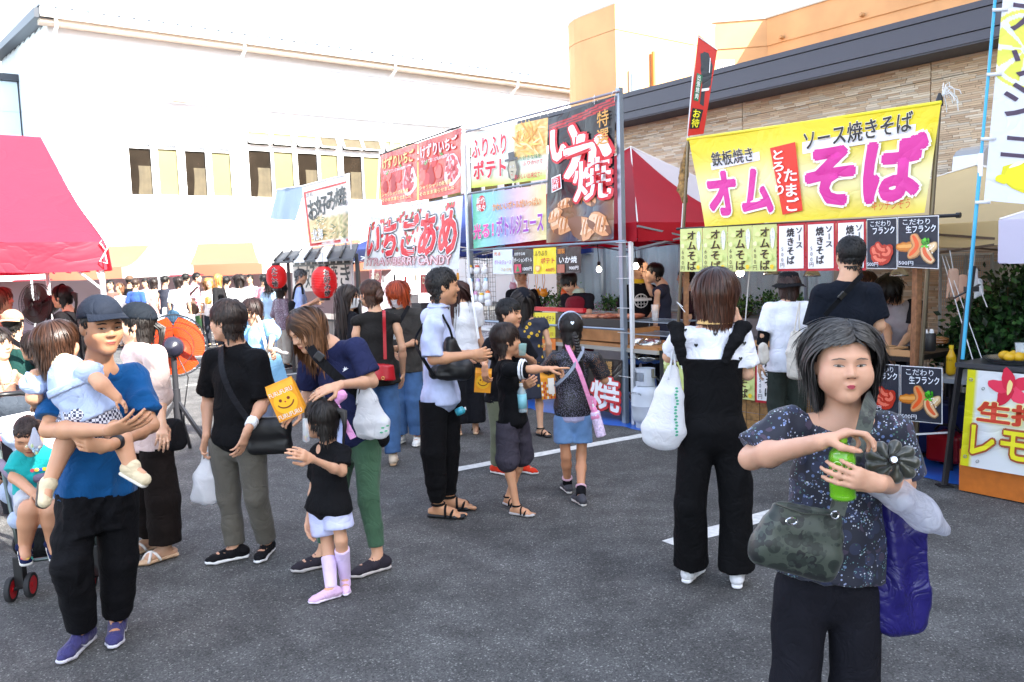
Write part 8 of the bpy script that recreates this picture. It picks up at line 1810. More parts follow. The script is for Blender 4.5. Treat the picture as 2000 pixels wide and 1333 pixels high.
pb_c=pt(zB(370,470),nw.base[1]-.28);paper_bag('upright orange snack bag with smiling face held out by the navy tee woman',pb_c,.150,.20,pt(zB(420,520),4)-pt(zB(345,552),4),pt(zB(360,400),4)-pt(zB(385,540),4),txt=True)
lg=Person('little girl with ponytail and pastel bow in black top and white shorts',H=1.13,hs=.195,az=215,foot=zB(545,1210)[:2],lod=0,face=285,skin_c='cf9e80',armr=1.0,b=1.0,chub=.5,kp=dict(head=zB(505,545),neck=zB(535,630),sl=zB(590,665,.02),sr=zB(490,670,-.02),er=zB(478,800),wr=zB(462,910,-.02),el=zB(585,750,-.05),wl=zB(470,700,-.16),hr=zB(510,890),hl=zB(565,885),kr=zB(530,1040),kl=zB(580,1010),fr=zB(545,1235),fl=zB(598,1195),tr=zB(455,1260),tl=zB(600,1235)))
lg.finish_body();lg.face(lip='c07870');lg.hair(col='171210',L=(.07,.08,.06),vol=.012,bare=.045,nape=-.07,n=1500,bangs=.06)
lg.strand([(0,-.095,.055),(0.0,-.145,.04),(0,-.15,-.05),(0,-.135,-.13),(.0,-.13,-.19)],[.016,.030,.030,.024,.008],col='171210',n=110)
bow=fab('e29cd0',rough=.5);bow2=fab('b8c4ee',rough=.5)
Yl=lg.base[1];bc=pt(zB(560,490),Yl-.01)
bo=thing_part('hair_bow',lg.root,bc-lg.base)
def lbow(dx,dz,m,nm,w_=.05,dy=0):
 sd=SD(.01);sd.cone(bc,bc+A3((dx,dy,dz)),.012,.032,side=(dz,0,-dx),flat=.9);v,q=sd.mesh(.007);v=folds(v,q,.006,3,90,(1,1,1));wraw(nm,v,q,m,bo)
lbow(.03,.045,bow,'bow_loop');lbow(-.02,-.018,bow,'bow_loop')
for(px_,m,w_)in((zB(575,660),bow2,.03),(zB(628,620),bow,.035),(zB(600,560),bow,.03)):strapmesh([bc,pt(((bc[0]*0+zB(585,540)[0])+(px_[0]-zB(600,640)[0])*.4,zB(585,560)[1]),Yl-.02),pt(px_,Yl-.02)],w_,m,'ribbon',bo,A3(wm(bo).translation),nrmv=(-.2,-1,.1),n=16)
gt_=lg.top(fab('101013'),sleeve=.75,fit=.018,sfit=.024,hem=.04,hemw=.034,name='top');lg.trousers(fab('c8ccf0',rough=.7),ln=.62,thigh=.022,hemr=.035,waist=.03)
sk2=skin('cf9e80');stamp(lg,gt_,'cold_shoulder_opening',sk2,*zB(494,662)[:2],circ(0,0,1,14,1.2),.020,.003)
for e in 'lr':kn,an_=lg.J['k'+e],lg.J['a'+e];lg.band(kn+(an_-kn)*.22,an_,(.040,.030),fab('dcc6ec'),name='sock')
stamp(lg,[o for o in lg.root.children if o.name.startswith('sock')][0],'printed_mark',pla('e06a90'),*zB(540,1118)[:2],circ(0,0,1,10,.8),.012)
lg.shoe('d8b4d8',sole='e4d8ea')
q=pt(zB(445,590),Yl-.14);o=thing('candy_tube','small clear bag of coloured sweets held up by the little girl','candy bag',tuple(q));MB().lathe([(.012,-.06),(.020,-.05),(.016,.0),(.012,.06)],q,10).build('film',mat('clear_plastic','dfe6e8'),o,smooth=True)
rs=np.random.RandomState(4)
for k in range(9):c=q+A3((.012*rs.randn()*.6,.008*rs.randn()*.6,-.045+.018*rs.rand()));MB().lathe([(0,-.006),(.006,0),(0,.006)],c,8).build('sweet',pla(['e83a3a','3a6ae8','f0c828','38b058'][k%4]),o,smooth=True)
wm_=Person('man in pale striped shirt and black trousers with black sling bag',H=1.72,hs=.230,az=105,foot=zC(290,1255)[:2],lod=0,face=78,female=False,skin_c='bf8c6a',kp=dict(head=zC(308,148),neck=zC(285,250),sl=zC(245,285,.14),sr=zC(262,330,-.16),er=zC(262,500,-.14),wr=zC(440,478,-.10),el=zC(300,480,.12),wl=zC(430,470,.06),hr=zC(265,705),hl=zC(330,700),kr=zC(262,940),kl=zC(330,930),fr=zC(288,1262),fl=zC(340,1225),tr=zC(400,1268),tl=zC(425,1225)),hands=dict(r=dict(curl=.9,pn=(0,.8,0),d=zC(495,470,.0)),l=dict(curl=.9,d=zC(480,480,-.04))),feet='bare')
wm_.finish_body();wm_.face();wm_.hair(col='141211',tips='262220',L=(.03,.018,.018),vol=.010,bare=.055,nape=-.075,n=2200,stand=.5)
shm=mat('pale_stripe_shirt','b4bede',rough=.8,var=.1,vscale=20,bump=.35,bscale=60,aniso=(4,4,.2))
wsh=wm_.top(shm,sleeve=.92,fit=.028,sfit=.042,hem=.03,hemw=.02,name='shirt',amp=.008)
sd=SD(.012);n_=wm_.J['neck'];sd.cone(n_+A3((0,0,.0)),n_+A3((0,0,.035)),.080,.060,cap=3);wm_._cloth(sd,'collar',shm,.002,60,vox=.008)
wm_.trousers(fab('0c0c0f'),waist=.02,thigh=.024,knee=.034,hemr=.028,ln=1.90);wm_.shoe('141416',sole='1e1e22',kind='sport')
Yw=wm_.base[1];sd=SD(.03);c1,c2,c3=pt(zC(345,420),Yw-.17),pt(zC(330,560),Yw-.20),pt(zC(380,520),Yw-.12)
sl_=thing('sling_bag','slouchy black sling bag across the white shirt mans back and side','bag',tuple(c2));sd.chain([c1,c3],[.035,.065]);sd.chain([c2-A3((.07,0,0)),c2+A3((.10,.03,.01))],[.045,.075]);sd.cone(c1,c2,.03,.05);v,q=sd.mesh(.010);v=folds(v,q,.008,3,50,(1,1,1));wraw('bag_body',v,q,mat('black_nylon','101013'),sl_)
strapmesh([pt(zC(265,580),Yw-.23),pt(zC(205,480),Yw-.18),pt(zC(175,410),Yw-.05),pt(zC(215,330),Yw+.06)],.022,fab('101013'),'strap',sl_,A3(sl_.location));strapmesh([pt(zC(355,400),Yw-.20),pt(zC(340,350),Yw-.19),pt(zC(318,310),Yw-.16),pt(zC(300,270),Yw-.08)],.014,fab('101013'),'strap',sl_,A3(sl_.location),nrmv=(.3,-1,.3))
stamp(wm_,[o for o in sl_.children if o.name.startswith('bag_body')][0],'white_tag',pla('e8e8e8'),*zC(400,452)[:2],[(-1,-.6),(1,-.6),(1,.6),(-1,.6)],.014,parent=sl_)
q0,q1=pt(zC(372,758),Yw-.06),pt(zC(420,735),Yw-.06);petb('small teal drink bottle tucked sideways at the white shirt mans hip',q0,q1,.026,'48b8c8',alpha=.6,lab='3aa0b8')
pb=Person('boy in black tee with striped sleeve pointing right over the girl',H=1.21,hs=.210,az=78,foot=zC(650,1235)[:2],lod=0,face=74,female=False,skin_c='c99472',chub=.4,kp=dict(head=zC(612,405),neck=zC(608,500),sl=zC(590,545,.08),sr=zC(628,545,-.10),er=zC(735,548,-.10),wr=zC(805,545,-.08),el=zC(640,650,.08),wl=zC(690,630,-.04),hr=zC(620,800),hl=zC(670,800),kr=zC(620,985),kl=zC(690,960,.04),fr=zC(665,1250),fl=zC(625,1205),tr=zC(755,1262),tl=zC(650,1215)),hands=dict(r=dict(point=True,pn=(0,0,-1),d=zC(865,540,.02)),l=dict(curl=.9,pn=(0,.5,0))),feet='bare')
pb.finish_body();pb.face(lip='b87064');pb.hair(col='1e1310',tips='2c1c14',L=(.05,.05,.04),vol=.014,bare=.045,nape=-.07,bangs=.05,n=1900)
pbs=pb.top(fab('0c0c0f'),sleeve=.80,fit=.024,sfit=.034,hem=.03,hemw=.015,name='t_shirt');pb.trousers(fab('3c3842',rough=.75),ln=1.05,thigh=.024,knee=.045,hemr=.045,waist=.02);pb.shoe('161618',sole='b8b4b4',kind='sport')
s0_,e0_=pb.J['sr'],pb.J['er']
for(a,b)in((.50,.60),(.66,.72)):pb.band(s0_+(e0_-s0_)*a,s0_+(e0_-s0_)*b,(.075*.9,.074*.9),fab('e4e6ea'),name='sleeve_stripe')
petb('clear water bottle held low by the pointing boy',pt(zC(695,755),pb.base[1]-.10),pt(zC(685,615),pb.base[1]-.10),.030,'c8dce4',alpha=.4,lab='88c8d4')
bb=Person('bigger boy in black tee and orange shoes eating behind the pointing boy',H=1.38,hs=.222,az=130,foot=zC(610,1055)[:2],Y=None,lod=0,face=118,female=False,skin_c='c99472',b=1.15,chub=.8,kp=dict(head=zC(628,280),neck=zC(620,370),sr=zC(540,420,-.02),sl=zC(700,420,.06),er=zC(505,500,.0),wr=zC(512,530,-.14),el=zC(745,515,.02),wl=zC(700,480,-.22),fr=zC(570,1050),fl=zC(695,1045)),hands=dict(r=dict(curl=.8,d=zC(512,560)),l=dict(d=zC(660,465,-.02),curl=.8,pn=(0,.6,.3))))
bb.finish_body();bb.face(lip='b87064');bb.hair(col='0f0d0d',L=(.03,.03,.03),vol=.011,bare=.050,nape=-.07,n=1900,stand=.5,bangs=.035)
bb.top(fab('101116'),sleeve=.85,fit=.024,sfit=.036,hem=.14,name='t_shirt');bb.trousers(fab('6a6f5a'),waist=.02,thigh=.024,knee=.03,hemr=.03);bb.shoe('d83418',sole='e0dcd8')
q=pt(zC(692,455),bb.base[1]-.30);o=thing('clear_cup','pale green clear cup near the bigger boys mouth','cup',tuple(q));MB().lathe([(.024,-.04),(.034,.04),(.034,.05),(0,.052)],q,14).build('cup',mat('mint_plastic','a8d0c8',rough=.1,alpha=.6),o,smooth=True)
c=pt(zC(502,600),bb.base[1]-.20);paper_bag('orange snack bag with smiling face hanging from the bigger boys hand',c,.125,.185,(1,0,-.1),(.15,0,1),group=None)
bg2=Person('girl with dark braid in black mesh top and denim shorts seen from behind',H=1.30,hs=.212,az=355,foot=zC(945,1160)[:2],lod=0,face=348,skin_c='c08a68',armr=1.05,kp=dict(head=zC(922,352),neck=zC(930,440),sl=zC(848,490),sr=zC(1040,490),el=zC(800,560,.10),wl=zC(830,570,.28),er=zC(1088,600,.04),wr=zC(1070,560,.24),hl=zC(885,790),hr=zC(985,790),kl=zC(902,965),kr=zC(975,965),fl=zC(910,1140),fr=zC(975,1200),tl=zC(885,1115),tr=zC(945,1180)),hands=dict(l=dict(curl=.7),r=dict(curl=.7)))
bg2.finish_body();bg2.hair(col='191311',L=(.10,.08,.05),vol=.010,bare=.05,nape=-.075,n=2000)
br=[]
hsx=1
for k in range(8):br.append(((-.0+.010*(-1)**k),-.100-.008*k*.3+(.010 if k<3 else 0),-.035-.036*k))
bg2.strand([(0,-.09,-.02),(.004,-.115,-.08),(.03,-.12,-.16),(.035,-.12,-.24),(.045,-.12,-.30),(.055,-.12,-.36)],[.018,.019,.018,.016,.018,.006],col='191311',n=100,name='braid_core')
mb=MB()
for k in range(9):
 t=k/9;c=np.array([.004+.035*t,-.122,-.05-.20*t]);
 for e in(-1,1):a=c+np.array([e*.014,.002,.006]);b=c+np.array([-e*.006,-.012,-.016]);mb.tube([Vector(bg2.ho+bg2.HM @ (a*.94)-bg2.base),Vector(bg2.ho+bg2.HM @ ((a+b)/2*.94+np.array([e*.004,-.006,0]))-bg2.base),Vector(bg2.ho+bg2.HM @ (b*.94)-bg2.base)],[.009,.012,.007],8)
raw('braid',np.array(mb.v),mb.f,mat('hair_0.42','191311'),bg2.root,smooth=True,cols=np.tile(lin('191311'),(len(mb.v),1)))
mb=MB();mb.tube([Vector(bg2.ho+bg2.HM @ A3((.083*math.sin(a),-.01+.0*a,.03+.090*math.cos(a)))-bg2.base)for a in np.linspace(-1.9,1.9,22)],.009,6);raw('headband',np.array(mb.v),mb.f,fab('aab4cc'),bg2.root,smooth=True)
stamp(bg2,bg2.body,'hair_clip',pla('dce8f0',rough=.2),*zC(932,325)[:2],HEART,.014,.02)
und=bg2.top(fab('aaa6c4'),sleeve=0,fit=.010,hem=.01,name='tank_top',sho=.6)
mesh_m=bpy.data.materials.new('black_mesh_knit');mesh_m.use_nodes=True;N_n=mesh_m.node_tree.nodes;Lk=mesh_m.node_tree.links;tcn=N_n.new('ShaderNodeTexCoord');vo=N_n.new('ShaderNodeTexVoronoi');vo.inputs['Scale'].default_value=130;Lk.new(tcn.outputs['Object'],vo.inputs['Vector']);lt2=N_n.new('ShaderNodeMath');lt2.operation='GREATER_THAN';lt2.inputs[1].default_value=.38;Lk.new(vo.outputs['Distance'],lt2.inputs[0]);N_n['Principled BSDF'].inputs['Base Color'].default_value=(.015,.015,.02,1);Lk.new(lt2.outputs[0],N_n['Principled BSDF'].inputs['Alpha'])
bg2.top(mesh_m,sleeve=.85,fit=.022,sfit=.034,hem=-.02,hemw=.012,name='mesh_top',amp=.002);den=mat('light_denim','6488b4',rough=.85,var=.22,vscale=14,bump=.5,bscale=300);bg2.trousers(den,ln=.60,thigh=.010,hemr=.030,waist=.09,fit=.006,tuck=1,name='denim_shorts')
bg2.shoe('4a4a50',sole='c8c4c0')
for e in 'lr':an_=bg2.J['a'+e];kn=bg2.J['k'+e];bg2.band(an_,an_+(kn-an_)*.22,(.036,.034),fab('131316'),name='sock');bg2.band(an_+(kn-an_)*.20,an_+(kn-an_)*.25,(.038,.040),fab('d8b0c0'),name='sock_frill')
pk=fab('e08cb4',rough=.5)
Yb2=bg2.base[1];bt=thing('bottle_pouch','pink and white bottle pouch hanging on the braided girls pink strap','pouch',tuple(pt(zC(1058,820),Yb2-.13)))
a,b=pt(zC(1072,870),Yb2-.15),pt(zC(1040,750),Yb2-.15);sd=SD(.01);sd.cone(a,b,.036,.034,cap=3);v,q=sd.mesh(.008);wraw('pouch_body',v,q,mat('pouch_print','dcc8e6',rough=.6,var=.35,vscale=60),bt);sd=SD(.01);sd.cone(b+(a-b)*.2,b+(b-a)*.06,.037,.022);v,q=sd.mesh(.008);v=folds(v,q,.003,1,160,(1,1,.2));wraw('pouch_neck',v,q,pk,bt);MB().tube([b,b+(b-a)*.3],.008,6).build('spout',pla('e8e8ec'),bt)
strapmesh([pt(zC(1030,742),Yb2-.14),pt(zC(1000,650),Yb2-.165),pt(zC(960,540),Yb2-.165),pt(zC(915,450),Yb2-.11),pt(zC(905,425),Yb2+.0)],.030,pk,'strap',bt,A3(bt.location),nrmv=(0,-1,.1));strapmesh([pt(zC(1035,735),Yb2-.13),pt(zC(1040,700),Yb2-.12),pt(zC(1020,680),Yb2-.10)],.026,pk,'strap',bt,A3(bt.location),nrmv=(0,-1,.1),n=8)
g2=thing('small_bag','thin grey strapped bag crossing the braided girls back','bag',tuple(pt(zC(870,610),Yb2-.15)));strapmesh([pt(zC(985,440),Yb2-.02),pt(zC(972,480),Yb2-.13),pt(zC(920,560),Yb2-.17),pt(zC(860,618),Yb2-.15),pt(zC(850,625),Yb2-.08)],.022,fab('9098a8'),'strap',g2,A3(g2.location),nrmv=(0,-1,.1))
c=pt(zC(815,625),Yb2+.02);paper_bag('orange checked snack bag in the braided girls left hand',c,.10,.19,(1,0,.05),(.12,0,1),face=False,check=True)
od=Person('woman with reddish brown bob in black overalls and white heart tee from behind',H=1.60,hs=.226,az=5,foot=(1400,1150),lod=0,face=12,skin_c='cfa184',b=1.03,kp=dict(head=zD(275,235),neck=zD(270,330),sl=zD(165,375),sr=zD(360,370),el=zD(118,450,.10),wl=zD(150,450,.25),er=zD(385,510,.04),wr=zD(358,340,.14),hl=zD(215,720),hr=zD(320,715),kl=zD(190,950),kr=zD(345,950),fl=zD(190,1215),fr=zD(350,1232),tl=zD(215,1190),tr=zD(350,1200)),hands=dict(r=dict(d=zD(345,290,.02),curl=.5),l=dict(curl=.6)))
od.finish_body();od.hair(col='24120c',tips='4a2a1c',L=(.13,.155,.150),vol=.020,bare=.05,nape=-.075,n=3600,wave=.001,rough=.33,rgh=.03,inw=.05)
hw=fab('e2e4ee',rough=.8);ht=od.top(hw,sleeve=.80,fit=.016,sfit=.034,hem=-.05,name='t_shirt',clip=.42)
for(x,y)in((172,360),(275,374),(210,412),(375,405),(362,458)):stamp(od,ht,'printed_heart',pla('101014'),*zD(x,y)[:2],HEART,.0105,.004)
od.band(od.J['neck']-A3((0,0,.012)),od.J['neck']+A3((0,0,.02)),(.088,.066),fab('d8b070'),name='scarf',amp=.005)
bk=fab('0a0a0d',rough=.8);J=od.J;N_,Pc_=J['neck'],J['pelvis'];A_=lambda t:N_+(Pc_-N_)*t;sd=SD(.03)
sd.cone(A_(.33),A_(.60),.160,.138,side=od.sideax,flat=.72,cap=2);sd.cone(A_(.60),A_(.72),.132,.132,side=od.sideax,flat=.72);sd.cone(A_(.72),A_(1.0),.134,.152,side=od.sideax,flat=.72);sd.cone(A_(1.0),(J['hl']+J['hr'])/2,.152,.140,side=od.sideax,flat=.78)
for e in 'lr':sd.cone(J['h'+e],J['k'+e],.092,.078,k=.02);sd.cone(J['k'+e],J['k'+e]+(J['a'+e]-J['k'+e])*.96,.078,.092,k=.02,cap=1)
od._cloth(sd,'overalls',bk,.006,50,an=(1,1,.25))
for(sx,a,b)in((-1,zD(165,440),zD(140,345)),(1,zD(305,432),zD(372,345))):
 p0,p1=pt(a,od.base[1]-.125),pt(b,od.base[1]-.06);pm=(p0+p1)/2+A3((sx*.008,-.012,0));sd=SD(.02);sd.cone(p0-A3((0,0,.05)),pm,.026,.032,side=(1,0,0),flat=.45);sd.cone(pm,p1,.032,.040,side=(1,0,0),flat=.55);sd.cone(p1,p1+A3((0,.07,.0)),.034,.03,side=(1,0,0),flat=.6);v,q=sd.mesh(.008);v=folds(v,q,.006,4,110,(1,1,1));raw('ruffled_strap',v-od.base,q,bk,od.root)
od.shoe('d8d8dc',sole='e8e8ea')
Yo=od.base[1];sack('long white plastic bag with green print hanging from the overalls womans left arm',[pt(zD(130,490),Yo-.02),pt(zD(118,580),Yo-.04),pt(zD(100,700),Yo-.05),pt(zD(92,735),Yo-.05)],[.030,.070,.108,.095],plw,(1,0,0),flat=.55,amp=.012,f=40,vox=.010,an=(1,1,.15),handles=[[pt(zD(140,400),Yo-.05),pt(zD(128,450),Yo-.06),pt(zD(115,530),Yo-.08)],[pt(zD(140,400),Yo+.03),pt(zD(135,450),Yo),pt(zD(145,530),Yo-.04)]])
lb2=[o for o in C.objects if o.get('label','').startswith('long white plastic bag with green')][0]
for o_ in list(lb2.children):
 if o_.name.startswith('bag_body'):
  rs=np.random.RandomState(3)
  for k in range(16):stamp(od,o_,'printed_mark',pla('4aa888'),*zD(138+8*rs.rand(),560+170*k/16)[:2],circ(0,0,1,6,.7),.009,parent=lb2)
zP=zz(200,520,.135);zQ=zz(400,520,.165);zR=zz(0,540,.195);zS=zz(0,760,.345)
def folk(label,x,Y,H,az,top,bot,hair,lod=1,kp=None,foot=None,fc=None,shoec='2a2a2e',hs=None,name=None,**k):
 hk=dict(hair);fk=k.pop('fk',{});sk_=k.pop('shoe',None);tk=dict(top[2])if len(top)>2 else{}
 p=Person(label,H=H,hs=hs or(.222 if H>1.4 else .205),az=az,x=x,Y=Y,foot=foot,lod=lod,face=fc if fc is not None else az,kp=kp,**k)
 p.finish_body()
 if lod<2:p.face(**fk)
 elif lod==2 and 90<(fc if fc is not None else az)<270:p.face(mouth=True)
 p.hair(**hk);p.t=p.top(fab(top[0])if isinstance(top[0],str)else top[0],sleeve=top[1],**{**dict(fit=.020,sfit=.030,hem=.10,hemw=.01),**tk})
 if bot:
  if bot[0]=='skirt':p.skirt(fab(bot[1]),**bot[2])
  else:p.trousers(fab(bot[1])if isinstance(bot[1],str)else bot[1],**{**dict(thigh=.018,knee=.024,hemr=.024,waist=.02),**(bot[2]if len(bot)>2 else{})})
 p.shoe(*(sk_ or(shoec,'d8d4d0')));return p
BK=dict(col='15110f');SH=dict(col='14110f',L=(.03,.025,.025),vol=.009,bare=.05,nape=-.07,stand=.4);LG=dict(col='1c1412',L=(.12,.30,.32),part=.0,vol=.010,bare=.055,nape=-.075,wave=.002,rgh=.03);BOB=dict(col='1e1512',L=(.09,.12,.12),vol=.013,bare=.05,bangs=.05,nape=-.07)
JN=mat('blue_jeans','3c5f8c',rough=.85,var=.2,vscale=12,bump=.5,bscale=260)
p=folk('woman in light blue top and glasses holding a wrapped snack',492,8.2,1.46,188,('78acd8',1.3,dict(fit=.035,sfit=.045,neck=(.05,.05,.0))),('t','6c7488'),dict(BOB,col='241512',n=1200),fc=196,pitch=20,hs=.228,lod=1,kp=dict(head=(492,607),wl=(527,684,-.22),el=(533,650,-.05)),hands=dict(l=dict(curl=.8,d=(536,690,-.05))),fk=dict(closed=True));glasses(p)
sd=SD(.01);q=pt((540,686),7.86);t=thing('wrapped_snack','small wrapped snack skewer in the light blue womans hand','snack',tuple(q));wraw('wrap',*(lambda m_:(folds(m_[0],m_[1],.006,2,90),m_[1]))(SD(.01).cone(q+A3((-.03,0,.02)),q+A3((.10,0,-.03)),.018,.028,side=(0,1,0),flat=.8).mesh(.009)),mat('snack_wrap','d8ccc0',rough=.3,var=.4,vscale=40),t)
t=thing('tote_bag','pale blue tote on a beige strap beside the light blue woman','bag',tuple(pt((533,715),8.0)));wraw('bag_body',*SD(.02).cone(pt((530,700),8.05),pt((540,745),8.05),.10,.12,side=(1,0,0),flat=.3).mesh(.014),fab('7aa8c8'),t);strapmesh([pt((525,700),7.95),pt((518,670),7.98),pt((508,630),8.0),pt((503,618),8.12)],.03,fab('c8bca8'),'strap',t,A3(t.location),nrmv=(0,-1,.1))
fl2=bpy.data.materials.new('small_flower_print');fl2.use_nodes=True;floral(fl2,'6a5866',[('c8b8c8',60,.28,.4),('3a2c3c',90,.35,.5)],0,0)
p=folk('woman in black bucket hat and mottled purple blouse at the lantern stall',547,14.1,1.48,40,(fl2,1.1,dict(fit=.03)),('t','9c968c',dict(knee=.04,hemr=.05)),BOB,b=1.1);bucket(p,'17181c')
folk('woman with curly dark hair in pale blue blouse under the small lantern',528,14.9,1.60,15,('a8c4dc',1.5,dict(fit=.03)),('t','8a90a0'),dict(col='201410',L=(.14,.20,.24),vol=.022,bare=.05,wave=.03,rgh=.25))
p=folk('grey haired man in pale blue shirt facing the red lantern',585,13.2,1.70,75,('9cb0dc',1.1,dict(fit=.03)),('t','2c3038'),dict(SH,col='3a3a3c',tips='7a7a7c',L=(.04,.03,.03),rgh=.2),female=False,fc=85,pitch=10,kp=dict(wr=(612,590,-.1),wl=(615,592,0)))
t=thing('body_bag','thin black strapped bag on the pale blue shirt mans back','bag',tuple(pt((578,600),13.0)));strapmesh([pt((572,585),13.0),pt((577,562),13.02),pt((588,556),13.05),pt((592,575),12.95)],.035,fab('17171a'),'strap',t,A3(t.location),nrmv=(0,-1,.1));wraw('bag_body',*SD(.02).cone(pt((570,595),13.0),pt((572,610),13.0),.06,.07).mesh(.02),fab('17171a'),t)
p=folk('woman with very long straight dark hair and white mask facing right',676,7.9,1.56,60,('15151a',.9),('t','26262c'),dict(LG,L=(.20,.44,.46),n=1800,tips='2a1a14'),fc=98,lod=1,kp=dict(head=(681,580)));mask(p)
p=folk('woman with brown bun in black sleeveless top and jeans from behind',742,6.9,1.60,345,(fab('22201f'),0,dict(fit=.024,hem=.12,hemw=.03,sho=1.25)),('t',JN,dict(thigh=.02,knee=.035,hemr=.04)),dict(col='2e1b12',tips='4a2c1c',L=(.06,.05,.045),vol=.010,bare=.055,nape=-.07,flow=(0,-.1,0)),foot=(748,909),fc=312,lod=0,kp=dict(head=(723,574),el=(692,690,.05)),shoe=('c8b8a4','b89878'))
p.strand([(.02,-.10,-.01),(.0,-.135,.01),(-.02,-.14,-.02),(.0,-.125,-.05),(.02,-.12,-.02)],[.030,.036,.036,.034,.020],col='4a2c1c',n=120,name='hair_bun');mask(p)
redl=mat('red_leather','a81420',rough=.35,spec=.5,bump=.15,bscale=80);Yb_=6.75;t=thing('handbag','red leather bucket bag on a red strap by the bun haired woman','handbag',tuple(pt(zG(960,1250),Yb_)))
sd=SD(.015);sd.cone(pt(zG(955,1060),Yb_),pt(zG(945,1210),Yb_),.078,.102,side=(1,0,.1),flat=.55,cap=3);v,q=sd.mesh(.010);wraw('bag_body',v,q,redl,t);strapmesh([pt(zG(962,1010),Yb_-.03),pt(zG(955,760),Yb_-.02),pt(zG(950,560),Yb_-.02),pt(zG(948,545),Yb_+.10)],.026,redl,'strap',t,A3(t.location),nrmv=(.2,-1,0));MB().tube([Vector(pt(zG(940,1195),Yb_-.075))+Vector((.012*math.cos(a),0,.012*math.sin(a)))for a in np.linspace(0,6.28,12)],.003,5).build('charm',mat('gold','c8a860',rough=.3,metal=.9),t)
p=folk('woman with red orange bob and white mask in grey tee',790,7.75,1.58,190,('3a3836',1.0,dict(fit=.03,sfit=.045,hem=.12)),('t',JN,dict(thigh=.02,knee=.04,hemr=.05)),dict(col='7a2a10',tips='a8421c',L=(.10,.15,.15),vol=.018,bare=.05,bangs=.07,nape=-.07,wave=.012,rgh=.10,n=2400),foot=(798,868),fc=205,pitch=22,lod=0,kp=dict(head=(777,575),wl=(790,676,-.22),el=(815,668,.0),wr=(770,690,-.2)),hands=dict(l=dict(d=(765,684,-.02),curl=.5)),shoe=('dcdcd8','e4e4e0'));mask(p,'dcd4d8')
t=thing('body_bag','black strap with buckle and clear pouch on the grey tee woman','bag',tuple(pt(zG(1070,800),7.5)));strapmesh([pt(zG(1190,490),7.62),pt(zG(1130,600),7.52),pt(zG(1040,740),7.5),pt(zG(1010,790),7.52)],.035,fab('131316'),'strap',t,A3(t.location),nrmv=(0,-1,.2));wraw('pouch',*SD(.01).ell(pt(zG(1070,750),7.48),(.055,.02,.07)).mesh(.01),mat('clear_plastic','dfe6e8'),t)
p=folk('woman with long auburn hair in white blouse and black wide trousers',898,8.15,1.60,350,('dfe0e4',.7,dict(fit=.03,hem=.0,sfit=.04)),('t','17181d',dict(waist=.14,thigh=.03,knee=.06,hemr=.08,ln=1.9,tuck=1)),dict(LG,col='2c1612',tips='4a2620',L=(.20,.40,.40),n=1900),foot=(912,848),fc=340,lod=1,kp=dict(head=(890,572),er=(934,650,.1)),shoe=('2a2422','c8a888','lr','thong'),feet='bare')
t=thing('long_strap_bag','thin white strap hanging beside the auburn haired woman','strap',tuple(pt((936,640),8.0)));strapmesh([pt((918,545),8.1),pt((925,600),7.98),pt((935,662),7.95)],.022,fab('e4e4e8'),'strap',t,A3(t.location),nrmv=(0,-1,0),n=8)
sun_m=bpy.data.materials.new('sunflower_dress');sun_m.use_nodes=True;floral(sun_m,'12182c',[('c8a020',15,.26,.0),('4a2c14',15,.10,.0)],0,0)
for n_ in sun_m.node_tree.nodes:
 if n_.type=='MAPPING':n_.inputs['Location'].default_value=(1,1,1)
p=folk('girl in navy sunflower dress and black cap with long dark hair',1030,8.1,1.42,352,(sun_m,.35,dict(fit=.026,hem=.0)),('skirt','12182c',dict(ln=.36,w1=.07)),dict(LG,L=(.1,.22,.22),n=1500),foot=(1040,850),fc=340,lod=1,kp=dict(head=(1020,588),fr=(1056,852),tr=(1075,856)),shoe=('17171a','1c1c1e','lr','sport'),feet='bare');cap(p,'15171f')
[o for o in p.root.children if o.name.startswith('skirt')][0].data.materials[0]=sun_m
stamp(p,p.body,'star_badge',pla('e8e8e8'),*zJ(613,718)[:2],[(0,1),(.25,.25),(1,0),(.25,-.25),(0,-1),(-.25,-.25),(-1,0),(-.25,.25)],.012,.10)
p=folk('vendor in dark red apron over black tee behind the squid grill',1126,9.35,1.62,205,('17151a',.85,dict(fit=.02)),('t','2a2024'),dict(SH,L=(.05,.06,.05)),fc=215,pitch=30,kp=dict(head=(1112,553),er=(1112,625),wr=(1120,655,-.25),el=(1150,610,-.05),wl=(1128,650,-.3)))
sd=SD(.03);A_=lambda t:p.J['neck']+(p.J['pelvis']-p.J['neck'])*t;sd.cone(A_(.30),A_(.75),.145,.155,side=p.sideax,flat=.85);sd.cone(A_(.75),A_(1.25),.155,.19,side=p.sideax,flat=.82);p._cloth(sd,'apron',fab('6a101e'),.004);p.band(p.J['neck']-A3((0,0,.02)),p.J['neck']+A3((0,0,.03)),(.09,.066),fab('a8b4a0'),name='scarf');stamp(p,[o for o in p.root.children if o.name.startswith('apron')][0],'lettering',pla('d8c8c8'),1120,617,[(-3,-.4),(3,-.2),(2.5,.4),(-2.8,.3)],.02)
folk('vendor in black shirt bending behind the hanging pouches',1018,10.3,1.66,200,('131216',.9),('t','222226'),SH,fc=205,pitch=15,female=False)
p=folk('vendor in black tee with white globe print and yellow towel',1247,9.7,1.69,172,('131318',.85,dict(fit=.024,sfit=.036)),('t','1c1c22'),SH,female=False,fc=165,pitch=15,kp=dict(wl=(1262,628,-.25),wr=(1236,640,-.25)))
for sh_ in(circ(0,0,1,20),):stamp(p,p.t,'globe_print',pla('c8c4c0'),1252,588,sh_,.085)
stamp(p,p.t,'globe_ring',fab('131318'),1252,588,circ(0,0,.86,18),.085,.006)
